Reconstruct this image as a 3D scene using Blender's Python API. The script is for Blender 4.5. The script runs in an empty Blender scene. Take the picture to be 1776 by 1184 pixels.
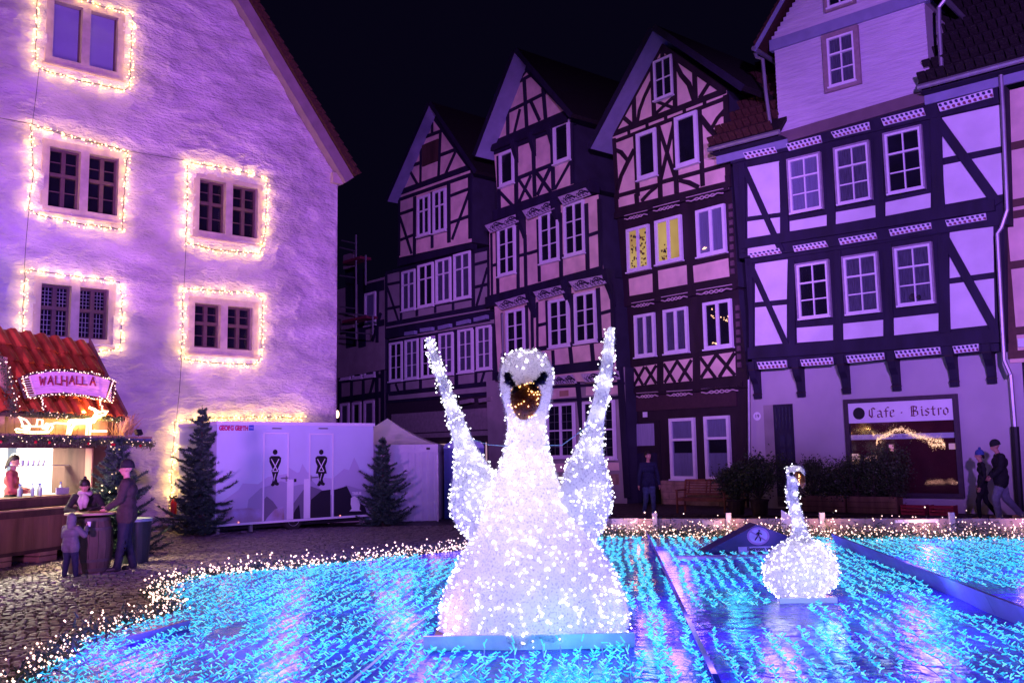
import bpy, math, random
import numpy as np
from mathutils import Vector, Matrix, noise
RN = random.Random(11)
rad = math.radians
scene = bpy.context.scene
COL = scene.collection
# ------------------------------------------------------------------ camera
FPX, PITCH, ROLL, EYE = 1628.0, rad(6.85), rad(-0.985), 1.8
_cp, _sp, _cr, _sr = math.cos(PITCH), math.sin(PITCH), math.cos(ROLL), math.sin(ROLL)
_r0, _u0, FWD = Vector((1, 0, 0)), Vector((0, -_sp, _cp)), Vector((0, _cp, _sp))
RIGHT = _r0 * _cr + _u0 * _sr
UP = _u0 * _cr - _r0 * _sr
CAMPOS = Vector((0, 0, EYE))
cd = bpy.data.cameras.new('camera'); cam = bpy.data.objects.new('camera', cd); COL.objects.link(cam)
cd.lens = FPX / 1776 * 36; cd.sensor_width = 36; cd.clip_start = .1; cd.clip_end = 600
m = Matrix((RIGHT, UP, -FWD)).transposed().to_4x4(); m.translation = CAMPOS
cam.matrix_world = m
scene.camera = cam
# ------------------------------------------------------------------ world, exposure
world = bpy.data.worlds.new('World'); scene.world = world; world.use_nodes = True
bg = world.node_tree.nodes['Background']
bg.inputs[0].default_value = (0.0017, 0.0012, 0.0062, 1); bg.inputs[1].default_value = 1.0
vs = scene.view_settings; vs.view_transform = 'Standard'; vs.look = 'None'; vs.exposure = 0; vs.gamma = 1
vs.use_curve_mapping = False
cy = scene.cycles
cy.use_denoising = True
cy.sample_clamp_indirect = 3.0; cy.sample_clamp_direct = 0
cy.max_bounces = 5; cy.diffuse_bounces = 2; cy.glossy_bounces = 3; cy.transmission_bounces = 4; cy.transparent_max_bounces = 8
cy.caustics_reflective = False; cy.caustics_refractive = False
cy.use_light_tree = True

def lamp(kind, name, loc, energy, color, size=.1, target=None, spot=None, blend=.6, vis=False):
    ld = bpy.data.lights.new(name, kind); ld.energy = energy; ld.color = color
    if kind == 'AREA': ld.shape = 'SQUARE'; ld.size = size
    else: ld.shadow_soft_size = size
    if kind == 'SPOT': ld.spot_size = rad(spot or 60); ld.spot_blend = blend
    o = bpy.data.objects.new(name, ld); COL.objects.link(o); o.location = loc
    if target is not None:
        o.rotation_euler = (Vector(target) - Vector(loc)).to_track_quat('-Z', 'Y').to_euler()
    return o
# violet floodlights of the square (unseen, placed out of frame)
lamp('SPOT', 'unseen_flood', (1.5, -3, 6.0), 25000, (.47, .15, 1.0), .35, (-8.0, 24, 9.4), 46, .9)
lamp('SPOT', 'unseen_flood', (-6.5, 6.5, .9), 7500, (.66, .19, .95), .25, (-7.0, 24.5, 6.8), 58, 1)
lamp('SPOT', 'unseen_flood', (3, -3, 6.5), 39000, (.42, .155, 1.0), .35, (13.0, 27, 8.8), 38, .8)
lamp('SPOT', 'unseen_flood', (-1, -3, 6.5), 38000, (.48, .175, .92), .35, (3.2, 33, 7.6), 31, .8)
lamp('SPOT', 'unseen_flood', (-4, 0, 3.5), 9000, (.07, .10, 1.0), .3, (-12.4, 21.3, 5.6), 18, 1).visible_glossy = False

lamp('SPOT', 'unseen_flood', (-3.5, -1, 3.2), 3600, (.14, .20, 1.0), .3, (-5.2, 25.5, 2.2), 20, .9).visible_glossy = False  # added blue fill for trailer, tent and the ground before them
lamp('SPOT', 'unseen_flood', (-9, 2, 5), 480, (.95, .50, .70), .4, (-6.0, 10.5, 0), 62, 1)  # added pink fill to tint the cobbles at left

# ------------------------------------------------------------------ pixel rays (used to read sizes off the photograph)
def ray(px, py): return (FWD * FPX + RIGHT * (px - 888) + UP * (592 - py)).normalized()
def ground(px, py, z=0.0):
    d = ray(px, py); return CAMPOS + d * ((z - EYE) / d.z)
def at_depth(px, py, y):
    d = ray(px, py); return CAMPOS + d * (y / d.y)
def crop(ox, oy, s): return lambda x, y: (ox + x / s, oy + y / s)

# ------------------------------------------------------------------ materials
MATS = {}
def nt(name):
    m = bpy.data.materials.new(name); m.use_nodes = True
    n = m.node_tree; b = n.nodes['Principled BSDF']; return m, n, b
def node(n, t, **kw):
    x = n.nodes.new(t)
    for k, v in kw.items(): setattr(x, k, v)
    return x
def mat(name, col, rough=.8, var=.15, scale=8, bump=.3, bscale=40, stretch=(1, 1, 1), metallic=0, spec=.4, col2=None, bdist=.01, detail=5):
    if name in MATS: return MATS[name]
    m, n, b = nt(name)
    tc = node(n, 'ShaderNodeTexCoord'); mp = node(n, 'ShaderNodeMapping'); mp.inputs['Scale'].default_value = stretch
    n.links.new(tc.outputs['Object'], mp.inputs[0])
    no = node(n, 'ShaderNodeTexNoise'); no.inputs['Scale'].default_value = scale; no.inputs['Detail'].default_value = detail
    n.links.new(mp.outputs[0], no.inputs[0])
    cr = node(n, 'ShaderNodeValToRGB')
    c2 = col2 or tuple(min(1, c * (1 + var)) for c in col); c1 = col if col2 else tuple(c * (1 - var) for c in col)
    cr.color_ramp.elements[0].position = .3; cr.color_ramp.elements[1].position = .7
    cr.color_ramp.elements[0].color = (*c1, 1); cr.color_ramp.elements[1].color = (*c2, 1)
    n.links.new(no.outputs[0], cr.inputs[0]); n.links.new(cr.outputs[0], b.inputs['Base Color'])
    b.inputs['Roughness'].default_value = rough; b.inputs['Metallic'].default_value = metallic
    b.inputs['Specular IOR Level'].default_value = spec
    if bump:
        n2 = node(n, 'ShaderNodeTexNoise'); n2.inputs['Scale'].default_value = bscale; n2.inputs['Detail'].default_value = 6
        n.links.new(mp.outputs[0], n2.inputs[0])
        bp = node(n, 'ShaderNodeBump'); bp.inputs['Strength'].default_value = bump; bp.inputs['Distance'].default_value = bdist
        n.links.new(n2.outputs[0], bp.inputs['Height']); n.links.new(bp.outputs[0], b.inputs['Normal'])
    MATS[name] = m; return m
def emit(name, col, strength, base=(.8, .8, .8)):
    if name in MATS: return MATS[name]
    m, n, b = nt(name)
    b.inputs['Base Color'].default_value = (*base, 1); b.inputs['Roughness'].default_value = .4
    b.inputs['Emission Color'].default_value = (*col, 1); b.inputs['Emission Strength'].default_value = strength
    m.cycles.emission_sampling = 'NONE'
    MATS[name] = m; return m
def glass_mat():
    m = bpy.data.materials.new('window_glass'); m.use_nodes = True; n = m.node_tree; n.nodes.clear()
    out = node(n, 'ShaderNodeOutputMaterial'); mix = node(n, 'ShaderNodeMixShader'); t = node(n, 'ShaderNodeBsdfTransparent')
    t.inputs[0].default_value = (.85, .87, .9, 1)
    g = node(n, 'ShaderNodeBsdfGlossy'); g.inputs['Roughness'].default_value = .04
    no = node(n, 'ShaderNodeTexNoise'); no.inputs['Scale'].default_value = 1.6
    bp = node(n, 'ShaderNodeBump'); bp.inputs['Strength'].default_value = .12; bp.inputs['Distance'].default_value = .05
    n.links.new(no.outputs[0], bp.inputs['Height']); n.links.new(bp.outputs[0], g.inputs['Normal'])
    fr = node(n, 'ShaderNodeFresnel'); fr.inputs['IOR'].default_value = 1.55
    ge = node(n, 'ShaderNodeNewGeometry'); iv = node(n, 'ShaderNodeMath', operation='SUBTRACT'); iv.inputs[0].default_value = 1; n.links.new(ge.outputs['Backfacing'], iv.inputs[1]); mu = node(n, 'ShaderNodeMath', operation='MULTIPLY'); n.links.new(iv.outputs[0], mu.inputs[0]); n.links.new(fr.outputs[0], mu.inputs[1]); n.links.new(mu.outputs[0], mix.inputs[0]); n.links.new(t.outputs[0], mix.inputs[1]); n.links.new(g.outputs[0], mix.inputs[2])
    n.links.new(mix.outputs[0], out.inputs[0]); MATS['glass'] = m; return m
GLASS = glass_mat()
TIMBER = mat('dark_timber', (.014, .010, .032), .7, .35, 3, .5, 30, (1, 1, .25))
TIMBER_R = mat('red_brown_timber', (.020, .009, .017), .65, .35, 3, .5, 30, (1, 1, .25))
PL_WHITE = mat('white_plaster', (.72, .70, .72), .9, .09, 1.6, .5, 25)
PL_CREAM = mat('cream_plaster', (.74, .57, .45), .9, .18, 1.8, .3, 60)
PL_ROSE = mat('rose_cream_plaster', (.80, .60, .46), .9, .15, 1.8, .3, 60)
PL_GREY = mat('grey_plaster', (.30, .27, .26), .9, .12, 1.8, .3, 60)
PL_GROUND = mat('pale_ground_floor_plaster', (.46, .43, .44), .9, .07, 1.2, .2, 50)
FRAME = mat('white_window_paint', (.80, .78, .80), .5, .05, 6, .15, 60)
FRAME_D = mat('brown_casement_paint', (.13, .075, .07), .55, .15, 6, .15, 60)
STONE = mat('pale_window_stone', (.50, .40, .36), .85, .15, 5, .6, 40)
ROOF = mat('red_clay_tiles', (.055, .018, .012), .75, .35, 14, .7, 18, bdist=.05)
ROOF_D = mat('night_dark_roof', (.010, .006, .007), .8, .3, 10, .8, 14, bdist=.05)  # near-black: the unlit night look is put into the roof colour
SOFFIT = mat('painted_verge_board', (.24, .25, .37), .7, .1, 3, .2, 30)
METAL = mat('zinc_pipe', (.35, .35, .38), .45, .1, 4, .1, 20, metallic=.6)
DARKROOM = mat('dark_room', (.010, .009, .018), .9, .5, 2, 0)  # flat backing behind panes; the unlit room's dark is put into its colour
CURTAIN = mat('sheer_curtain', (.14, .13, .17), .9, .5, 7, .5, 14, (9, 9, .5))
CURTAIN_B = mat('pale_blind', (.30, .29, .40), .9, .15, 3, .3, 14, (9, 9, .5))
BLACK = mat('black_paint', (.012, .012, .016), .6, .2, 8, 0)
WHITE = mat('white_enamel', (.78, .78, .80), .45, .04, 3, .05, 20)
WOOD = mat('weathered_boards', (.20, .11, .065), .75, .45, 4, .7, 26, (1, 1, .15))
WOOD_D = mat('dark_boards', (.07, .038, .028), .75, .45, 4, .7, 26, (1, 1, .15))
PALEWOOD = mat('pale_wood', (.42, .26, .15), .7, .3, 5, .4, 26, (1, 1, .2))
LED_WARM = emit('warm_led', (1.0, .68, .20), 2.0)
LED_SOFT = emit('soft_warm_led', (1.0, .62, .46), 2.8)
LED_WHITE = emit('cool_white_led', (.97, .95, 1.0), 3.5)
LED_CYAN = emit('cyan_led', (.035, .74, .90), 1.0, (.05, .4, .5))
_n = LED_CYAN.node_tree; _g = node(_n, 'ShaderNodeNewGeometry'); _r = node(_n, 'ShaderNodeValToRGB'); _n.links.new(_g.outputs['Random Per Island'], _r.inputs[0])
_r.color_ramp.elements[0].color = (.01, .22, .80, 1); _r.color_ramp.elements[1].color = (.30, 1.0, 1.0, 1); _e = _r.color_ramp.elements.new(.40); _e.color = (.03, .74, .92, 1)
_n.links.new(_r.outputs[0], _n.nodes['Principled BSDF'].inputs['Emission Color'])
LED_ORANGE = emit('orange_led', (1.0, .5, .12), 3.5)
RUST = mat('dark_iron_hoop', (.07, .055, .05), .6, .2, 9, .2)
CABLE = mat('dark_cable', (.02, .02, .02), .6, .1, 4, 0)
CABLE_C = mat('clear_cable', (.25, .45, .6), .4, .1, 4, 0)

# ------------------------------------------------------------------ scene graph helpers
OFF = {}
def thing(name, label, cat, loc=(0, 0, 0), group=None, kind=None):
    o = bpy.data.objects.new(name, None); COL.objects.link(o); o.location = loc; o.empty_display_size = .2
    o['label'] = label; o['category'] = cat
    if group: o['group'] = group
    OFF[o.name] = Vector(loc); return o
def tag(o, label, cat, group=None):
    o['label'] = label; o['category'] = cat
    if group: o['group'] = group
    return o
class MB:
    def __init__(s): s.v = []; s.f = []; s.m = []
    def add(s, vs, fs, m=0):
        k = len(s.v); s.v += [tuple(v) for v in vs]; s.f += [tuple(k + i for i in f) for f in fs]; s.m += [m] * len(fs)
    def hexa(s, p, m=0):
        s.add(p, [(0, 3, 2, 1), (4, 5, 6, 7), (0, 1, 5, 4), (1, 2, 6, 5), (2, 3, 7, 6), (3, 0, 4, 7)], m)
    def box(s, c, h, M=None, m=0):
        c = Vector(c); P = []
        for z in (-1, 1):
            for x, y in ((-1, -1), (1, -1), (1, 1), (-1, 1)):
                q = Vector((x * h[0], y * h[1], z * h[2])); P.append(c + (M @ q if M else q))
        s.hexa(P, m)
    def prism(s, pts, ext, m=0):
        n = len(pts); ext = Vector(ext); P = [Vector(p) for p in pts] + [Vector(p) + ext for p in pts]
        s.add(P, [tuple(range(n - 1, -1, -1)), tuple(range(n, 2 * n))] + [(i, (i + 1) % n, n + (i + 1) % n, n + i) for i in range(n)], m)
    def tube(s, pts, r, n=6, m=0, flat=None):
        pts = [Vector(p) for p in pts]; R = r if isinstance(r, (list, tuple)) else [r] * len(pts)
        if len(pts) < 2: return
        k = len(s.v); prev = None
        for i, p in enumerate(pts):
            d = (pts[min(i + 1, len(pts) - 1)] - pts[max(i - 1, 0)])
            d = d.normalized() if d.length > 1e-9 else Vector((0, 0, 1))
            if prev is None:
                a = d.cross(Vector((0, 0, 1)) if abs(d.z) < .9 else Vector((1, 0, 0))).normalized()
            else:
                a = prev - d * prev.dot(d); a = a.normalized() if a.length > 1e-6 else d.orthogonal().normalized()
            prev = a; b = d.cross(a)
            for j in range(n):
                t = 2 * math.pi * j / n
                s.v.append(tuple(p + a * (math.cos(t) * R[i]) + b * (math.sin(t) * R[i])))
        for i in range(len(pts) - 1):
            for j in range(n):
                s.f.append((k + i * n + j, k + i * n + (j + 1) % n, k + (i + 1) * n + (j + 1) % n, k + (i + 1) * n + j)); s.m.append(m)
        s.f.append(tuple(k + j for j in range(n - 1, -1, -1))); s.m.append(m)
        e = k + (len(pts) - 1) * n; s.f.append(tuple(e + j for j in range(n))); s.m.append(m)
    def ball(s, c, r, m=0, seg=6, rings=4, M=None):
        c = Vector(c); rx, ry, rz = (r, r, r) if not isinstance(r, (tuple, list)) else r
        P = [Vector((0, 0, rz))]
        for i in range(1, rings):
            t = math.pi * i / rings
            for j in range(seg):
                a = 2 * math.pi * j / seg; P.append(Vector((rx * math.sin(t) * math.cos(a), ry * math.sin(t) * math.sin(a), rz * math.cos(t))))
        P.append(Vector((0, 0, -rz))); F = []
        for j in range(seg): F.append((0, 1 + j, 1 + (j + 1) % seg))
        for i in range(rings - 2):
            for j in range(seg):
                a = 1 + i * seg + j; b = 1 + i * seg + (j + 1) % seg; F.append((a, a + seg, b + seg, b))
        e = len(P) - 1
        for j in range(seg): F.append((e, 1 + (rings - 2) * seg + (j + 1) % seg, 1 + (rings - 2) * seg + j))
        s.add([c + (M @ p if M else p) for p in P], F, m)
    def gem(s, c, r, m=0):
        x, y, z = c
        s.add([(x + r, y, z), (x - r, y, z), (x, y + r, z), (x, y - r, z), (x, y, z + r), (x, y, z - r)],
              [(0, 2, 4), (2, 1, 4), (1, 3, 4), (3, 0, 4), (2, 0, 5), (1, 2, 5), (3, 1, 5), (0, 3, 5)], m)
    def lathe(s, c, prof, n=20, m=0):
        c = Vector(c); k = len(s.v)
        for r, z in prof:
            for j in range(n):
                t = 2 * math.pi * j / n; s.v.append(tuple(c + Vector((r * math.cos(t), r * math.sin(t), z))))
        for i in range(len(prof) - 1):
            for j in range(n):
                s.f.append((k + i * n + j, k + i * n + (j + 1) % n, k + (i + 1) * n + (j + 1) % n, k + (i + 1) * n + j)); s.m.append(m)
        s.f.append(tuple(k + j for j in range(n - 1, -1, -1))); s.m.append(m)
        e = k + (len(prof) - 1) * n; s.f.append(tuple(e + j for j in range(n))); s.m.append(m)
    def build(s, name, mats, parent=None, smooth=False, label=None, cat=None, kind=None, group=None, loc=None):
        if not s.v: return None
        if not isinstance(mats, (list, tuple)): mats = [mats]
        me = bpy.data.meshes.new(name)
        off = OFF[parent.name] if parent is not None else Vector(loc or (0, 0, 0))
        if off.length: V = [(x - off.x, y - off.y, z - off.z) for x, y, z in s.v]
        else: V = s.v
        me.from_pydata(V, [], s.f)
        for mm in mats: me.materials.append(mm)
        if len(mats) > 1: me.polygons.foreach_set('material_index', s.m)
        if smooth: me.polygons.foreach_set('use_smooth', [True] * len(me.polygons))
        me.update()
        o = bpy.data.objects.new(name, me); COL.objects.link(o)
        if parent is not None: o.parent = parent
        elif loc: o.location = loc
        OFF[o.name] = off
        if label: o['label'] = label
        if cat: o['category'] = cat
        if kind: o['kind'] = kind
        if group: o['group'] = group
        return o
def copy_part(src, parent, delta):
    c = src.copy(); COL.objects.link(c); c.parent = parent; c.location = src.location + Vector(delta); return c

class Facade:
    def __init__(s, o, a, thing_=None):
        s.o = Vector((o[0], o[1], 0)); s.a = Vector((a[0], a[1], 0)).normalized(); s.n = Vector((s.a.y, -s.a.x, 0)); s.t = thing_; s.k = 0
    def uv(s, p, off=0.0):
        d = ray(*p); o = s.o + s.n * off
        t = (o - CAMPOS).dot(s.n) / d.dot(s.n); q = CAMPOS + d * t - o
        return (q.dot(s.a), q.z)
    def w(s, u, v, off=0.0): return s.o + s.a * u + s.n * off + Vector((0, 0, v))
    def poly(s, mb, uvs, o0, o1, m=0):
        mb.prism([s.w(u, v, o0) for u, v in uvs], s.n * (o1 - o0), m)
    def rect(s, mb, u0, v0, u1, v1, o0, o1, m=0):
        s.poly(mb, [(u0, v0), (u1, v0), (u1, v1), (u0, v1)], o0, o1, m)
    def strip(s, mb, A, B, w, o0, o1, m=0):
        d = Vector((B[0] - A[0], B[1] - A[1]))
        if d.length < 1e-6: return
        d.normalize(); q = Vector((-d.y, d.x)) * (w / 2)
        s.poly(mb, [(A[0] - q.x, A[1] - q.y), (B[0] - q.x, B[1] - q.y), (B[0] + q.x, B[1] + q.y), (A[0] + q.x, A[1] + q.y)], o0, o1, m)
    def beam(s, pts, w, off=0.0, mt=None, name='beam', proud=.035):
        s.k += 1; mb = MB(); U = [s.uv(p, off) for p in pts]; pr = proud + .003 * (s.k % 9)
        if len(U) == 2: s.strip(mb, U[0], U[1], w, off - .02, off + pr)
        else:
            L, Rr = [], []
            for i, u in enumerate(U):
                d = Vector((U[min(i + 1, len(U) - 1)][0] - U[max(i - 1, 0)][0], U[min(i + 1, len(U) - 1)][1] - U[max(i - 1, 0)][1])).normalized()
                q = Vector((-d.y, d.x)) * (w / 2) * RN.uniform(.8, 1.2); L.append((u[0] + q.x, u[1] + q.y)); Rr.append((u[0] - q.x, u[1] - q.y))
            for i in range(len(U) - 1):
                s.poly(mb, [Rr[i], Rr[i + 1], L[i + 1], L[i]], off - .02, off + pr)
        return mb.build(name, mt or TIMBER, s.t)
    def beams(s, C, lst, off=0.0, mt=None, w=.18):
        for b in lst:
            ww = w
            if isinstance(b[-1], float): ww = b[-1]; b = b[:-1]
            s.beam([C(*p) for p in b], ww, off, mt)
    def panel(s, C, pts, off=0.0, mt=None, name='infill_panel', proud=.012):
        s.k += 1; mb = MB(); s.poly(mb, [s.uv(C(*p), off) for p in pts][::-1], off - .02, off + proud + .002 * (s.k % 4)); return mb.build(name, mt or PL_WHITE, s.t)
    def window(s, tl, br, off=0.0, cols=2, rows=(1, 2), frame=FRAME, fw=.07, back=DARKROOM, casing=None, cw=.06, mw=.035, tall=None, sill=True, fine=None, label=None, rail=.05, center=None):
        """casing > sashes with muntins; every pane its own sub-part. rows: list of sash row counts, top first"""
        u0, v1 = s.uv(tl, off); u1, v0 = s.uv(br, off)
        mb = MB(); o0, o1 = off - .01, off + .09
        mats = [frame, casing or frame]
        if casing:
            for r in ((u0, v0, u0 + cw, v1), (u1 - cw, v0, u1, v1), (u0 + cw, v1 - cw, u1 - cw, v1), (u0 + cw, v0, u1 - cw, v0 + cw)):
                s.rect(mb, *r, o0, o1 + .015, 1)
            u0 += cw; u1 -= cw; v0 += cw; v1 -= cw
        if sill: s.rect(mb, u0 - .03, v0 - .05, u1 + .03, v0 - .002, o0, o1 + .06, 0)
        for r in ((u0, v0, u0 + fw, v1), (u1 - fw, v0, u1, v1), (u0 + fw, v1 - fw, u1 - fw, v1), (u0 + fw, v0, u1 - fw, v0 + fw)):
            s.rect(mb, *r, o0, o1, 0)
        a0, a1, b0, b1 = u0 + fw, u1 - fw, v0 + fw, v1 - fw
        H = b1 - b0; tot = sum(rows); panes = []; top = b1
        cwid = center or mw
        for ri, rr in enumerate(rows):
            h = (H - rail * (len(rows) - 1)) * (rr / tot) if tall is None else (H - rail * (len(rows) - 1)) * tall[ri]
            bot = top - h
            for k in range(cols):
                x0 = a0 + (a1 - a0) * k / cols; x1 = a0 + (a1 - a0) * (k + 1) / cols
                for j in range(rr):
                    y1 = top - h * j / rr; y0 = top - h * (j + 1) / rr
                    panes.append((x0, y0, x1, y1))
                    if j < rr - 1: s.rect(mb, x0 + cwid / 2, y0 - mw / 2, x1 - cwid / 2, y0 + mw / 2, o0, o1 - .03, 0)
            for k in range(1, cols):
                x = a0 + (a1 - a0) * k / cols; s.rect(mb, x - cwid / 2, bot, x + cwid / 2, top, o0, o1 - .018, 0)
            if ri < len(rows) - 1: s.rect(mb, a0, bot - rail, a1, bot, o0, o1 + .012, 0)
            top = bot - rail
        w = mb.build('window', mats, s.t, label=label)
        g = MB(); s.rect(g, a0, b0, a1, b1, off + .002, off + .012); g.build('blind' if back is CURTAIN_B else 'curtain' if back is CURTAIN else 'room_backing', back, w)
        for p in panes:
            g = MB(); s.rect(g, p[0] + .004, p[1] + .004, p[2] - .004, p[3] - .004, off + .032, off + .037)
            g.build('pane', GLASS, w)
            if fine:
                g = MB()
                for i in range(1, fine[0]): x = p[0] + (p[2] - p[0]) * i / fine[0]; s.rect(g, x - .006, p[1], x + .006, p[3], off + .038, off + .045)
                for i in range(1, fine[1]): y = p[1] + (p[3] - p[1]) * i / fine[1]; s.rect(g, p[0], y - .006, p[2], y + .006, off + .038, off + .0465)
                g.build('leading', METAL, w)
        return w

def text_mesh(txt, size, bold=0.0, extrude=.004):
    cu = bpy.data.curves.new('lettering', 'FONT'); cu.body = txt; cu.size = size; cu.extrude = extrude; cu.offset = bold; cu.align_x = 'CENTER'; cu.align_y = 'CENTER'
    o = bpy.data.objects.new('lettering', cu); COL.objects.link(o)
    dg = bpy.context.evaluated_depsgraph_get(); me = bpy.data.meshes.new_from_object(o.evaluated_get(dg))
    bpy.data.objects.remove(o); bpy.data.curves.remove(cu)
    V = [v.co.copy() for v in me.vertices]; F = [tuple(p.vertices) for p in me.polygons]; bpy.data.meshes.remove(me); return V, F
def put_text(F, txt, u, v, off, size, mt, parent, bold=0.0, name='lettering', sx=1.0, rot=0.0):
    V, Fc = text_mesh(txt, size, bold); mb = MB(); c, sn = math.cos(rot), math.sin(rot)
    mb.add([F.w(u + (p.x * c * sx - p.y * sn), v + (p.x * sn * sx + p.y * c), off + p.z) for p in V], Fc); return mb.build(name, mt, parent)
# ================================================================== GROUND
def inside(poly, x, y):
    c = False; j = len(poly) - 1
    for i in range(len(poly)):
        if (poly[i][1] > y) != (poly[j][1] > y) and x < (poly[j][0] - poly[i][0]) * (y - poly[i][1]) / (poly[j][1] - poly[i][1]) + poly[i][0]: c = not c
        j = i
    return c
POOL_PX = [(-260, 1420), (60, 1186), (125, 1128), (215, 1092), (300, 1068), (268, 1034), (330, 1010), (450, 996), (600, 982), (700, 970), (810, 956), (1038, 934)]
POOL = [ground(*p).xy for p in POOL_PX] + [Vector((10.6, 18.0)), Vector((14, 16.5)), Vector((14, 3.0)), Vector((-4, 3.0))]
POOL_EDGE = POOL[:12]
FRONT_R = (ground(1038, 934).xy, Vector((10.6, 18.0)))

def ground_mat():
    m, n, b = nt('cobble_paving')
    tc = node(n, 'ShaderNodeTexCoord'); mp = node(n, 'ShaderNodeMapping'); mp.inputs['Rotation'].default_value = (0, 0, .5)
    n.links.new(tc.outputs['Object'], mp.inputs[0])
    v = node(n, 'ShaderNodeTexVoronoi', feature='DISTANCE_TO_EDGE'); v.inputs['Scale'].default_value = 9
    v2 = node(n, 'ShaderNodeTexVoronoi'); v2.inputs['Scale'].default_value = 9
    n.links.new(mp.outputs[0], v.inputs[0]); n.links.new(mp.outputs[0], v2.inputs[0])
    r = node(n, 'ShaderNodeValToRGB'); r.color_ramp.elements[0].position = .0; r.color_ramp.elements[1].position = .16
    r.color_ramp.elements[0].color = (.03, .025, .025, 1); r.color_ramp.elements[1].color = (1, 1, 1, 1)
    n.links.new(v.outputs['Distance'], r.inputs[0])
    r2 = node(n, 'ShaderNodeValToRGB'); r2.color_ramp.elements[0].color = (.05, .04, .045, 1); r2.color_ramp.elements[1].color = (.14, .11, .11, 1)
    n.links.new(v2.outputs['Color'], r2.inputs[0])
    mx = node(n, 'ShaderNodeMix', data_type='RGBA', blend_type='MULTIPLY'); mx.inputs[0].default_value = 1
    n.links.new(r2.outputs[0], mx.inputs[6]); n.links.new(r.outputs[0], mx.inputs[7]); n.links.new(mx.outputs[2], b.inputs['Base Color'])
    bp = node(n, 'ShaderNodeBump'); bp.inputs['Strength'].default_value = 1; bp.inputs['Distance'].default_value = .03
    n.links.new(r.outputs[0], bp.inputs['Height']); n.links.new(bp.outputs[0], b.inputs['Normal'])
    b.inputs['Roughness'].default_value = .55; return m
mb = MB(); mb.add([(-90, -20, 0), (90, -20, 0), (90, 150, 0), (-90, 150, 0)], [(0, 1, 2, 3)])
GROUND = mb.build('ground', ground_mat(), kind='structure')
def stone_mat():
    m, n, b = nt('cobblestone')
    g = node(n, 'ShaderNodeNewGeometry'); no = node(n, 'ShaderNodeTexNoise'); no.inputs['Scale'].default_value = 7; no.inputs['Detail'].default_value = 8
    r2 = node(n, 'ShaderNodeValToRGB'); r2.color_ramp.elements[0].color = (.055, .042, .05, 1); r2.color_ramp.elements[1].color = (.24, .19, .20, 1)
    tc = node(n, 'ShaderNodeTexCoord'); n.links.new(tc.outputs['Object'], no.inputs[0])
    ad = node(n, 'ShaderNodeMath', operation='ADD'); ad.inputs[1].default_value = 0
    ml = node(n, 'ShaderNodeMath', operation='MULTIPLY'); ml.inputs[1].default_value = .62
    n.links.new(g.outputs['Random Per Island'], ml.inputs[0]); n.links.new(ml.outputs[0], ad.inputs[0])
    ml2 = node(n, 'ShaderNodeMath', operation='MULTIPLY'); ml2.inputs[1].default_value = .55; n.links.new(no.outputs[0], ml2.inputs[0]); n.links.new(ml2.outputs[0], ad.inputs[1])
    n.links.new(ad.outputs[0], r2.inputs[0]); n.links.new(r2.outputs[0], b.inputs['Base Color'])
    b.inputs['Roughness'].default_value = .45
    bp = node(n, 'ShaderNodeBump'); bp.inputs['Strength'].default_value = .5; bp.inputs['Distance'].default_value = .01
    n.links.new(no.outputs[0], bp.inputs['Height']); n.links.new(bp.outputs[0], b.inputs['Normal']); return m
COBBLE = stone_mat()
def cobble(mb, x, y, a, b_, h, rot):
    c, s = math.cos(rot), math.sin(rot); P = []
    tx, ty = RN.uniform(-.004, .006), RN.uniform(-.004, .006)
    for (k, z) in ((1.0, .002), (.92, h * .75), (.66, h)):
        for sx, sy in ((-1, -1), (1, -1), (1, 1), (-1, 1)):
            ex = sx * a * k * RN.uniform(.88, 1.04); ey = sy * b_ * k * RN.uniform(.88, 1.04)
            P.append((x + ex * c - ey * s, y + ex * s + ey * c, z + (tx * sx + ty * sy if z > .01 else 0)))
    F = [(8, 9, 10, 11)]
    for l in (0, 4):
        for i in range(4): F.append((l + i, l + (i + 1) % 4, l + 4 + (i + 1) % 4, l + 4 + i))
    mb.add(P, F)
stones = []
_rot = .32; _c, _s = math.cos(_rot), math.sin(_rot); row = 0; yy = -14.0
while yy < 30:
    xx = -26 + RN.uniform(0, .1); h_ = RN.uniform(.038, .052)
    while xx < 26:
        w_ = RN.uniform(.038, .062); x = xx * _c - yy * _s; y = xx * _s + yy * _c; xx += 2 * w_ + .012
        if not (5.5 < y < 24.5) or abs(x) > .6 * y + .5 or x > 1.8: continue
        if inside(POOL, x, y): continue
        stones.append((x, y, w_, h_, RN.uniform(.016, .034), _rot + RN.uniform(-.09, .09)))
    yy += 2 * h_ + .012
stones.sort(key=lambda t: t[0] ** 2 + t[1] ** 2)
def _vis(t):
    return abs(t[0]) < .55 * t[1] and t[1] > 6.7
near = [t for t in stones if _vis(t)][:300]; ns = set(near)
for t in near:
    mb = MB(); cobble(mb, *t); mb.build('cobblestone', COBBLE, GROUND)
mb = MB()
for t in stones:
    if t not in ns: cobble(mb, *t)
mb.build('cobblestones', COBBLE, GROUND, kind='stuff')
# raised pavement before the houses
mb = MB(); mb.prism([(1.5, 27.4, 0), (14, 22.9, 0), (26, 14, 0), (30, 20, 0), (10, 40, 0), (-1, 40, 0)], (0, 0, .07))
mb.build('pavement', mat('pavement_setts', (.075, .05, .055), .7, .5, 9, 1, 14, bdist=.05), kind='structure')

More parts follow.
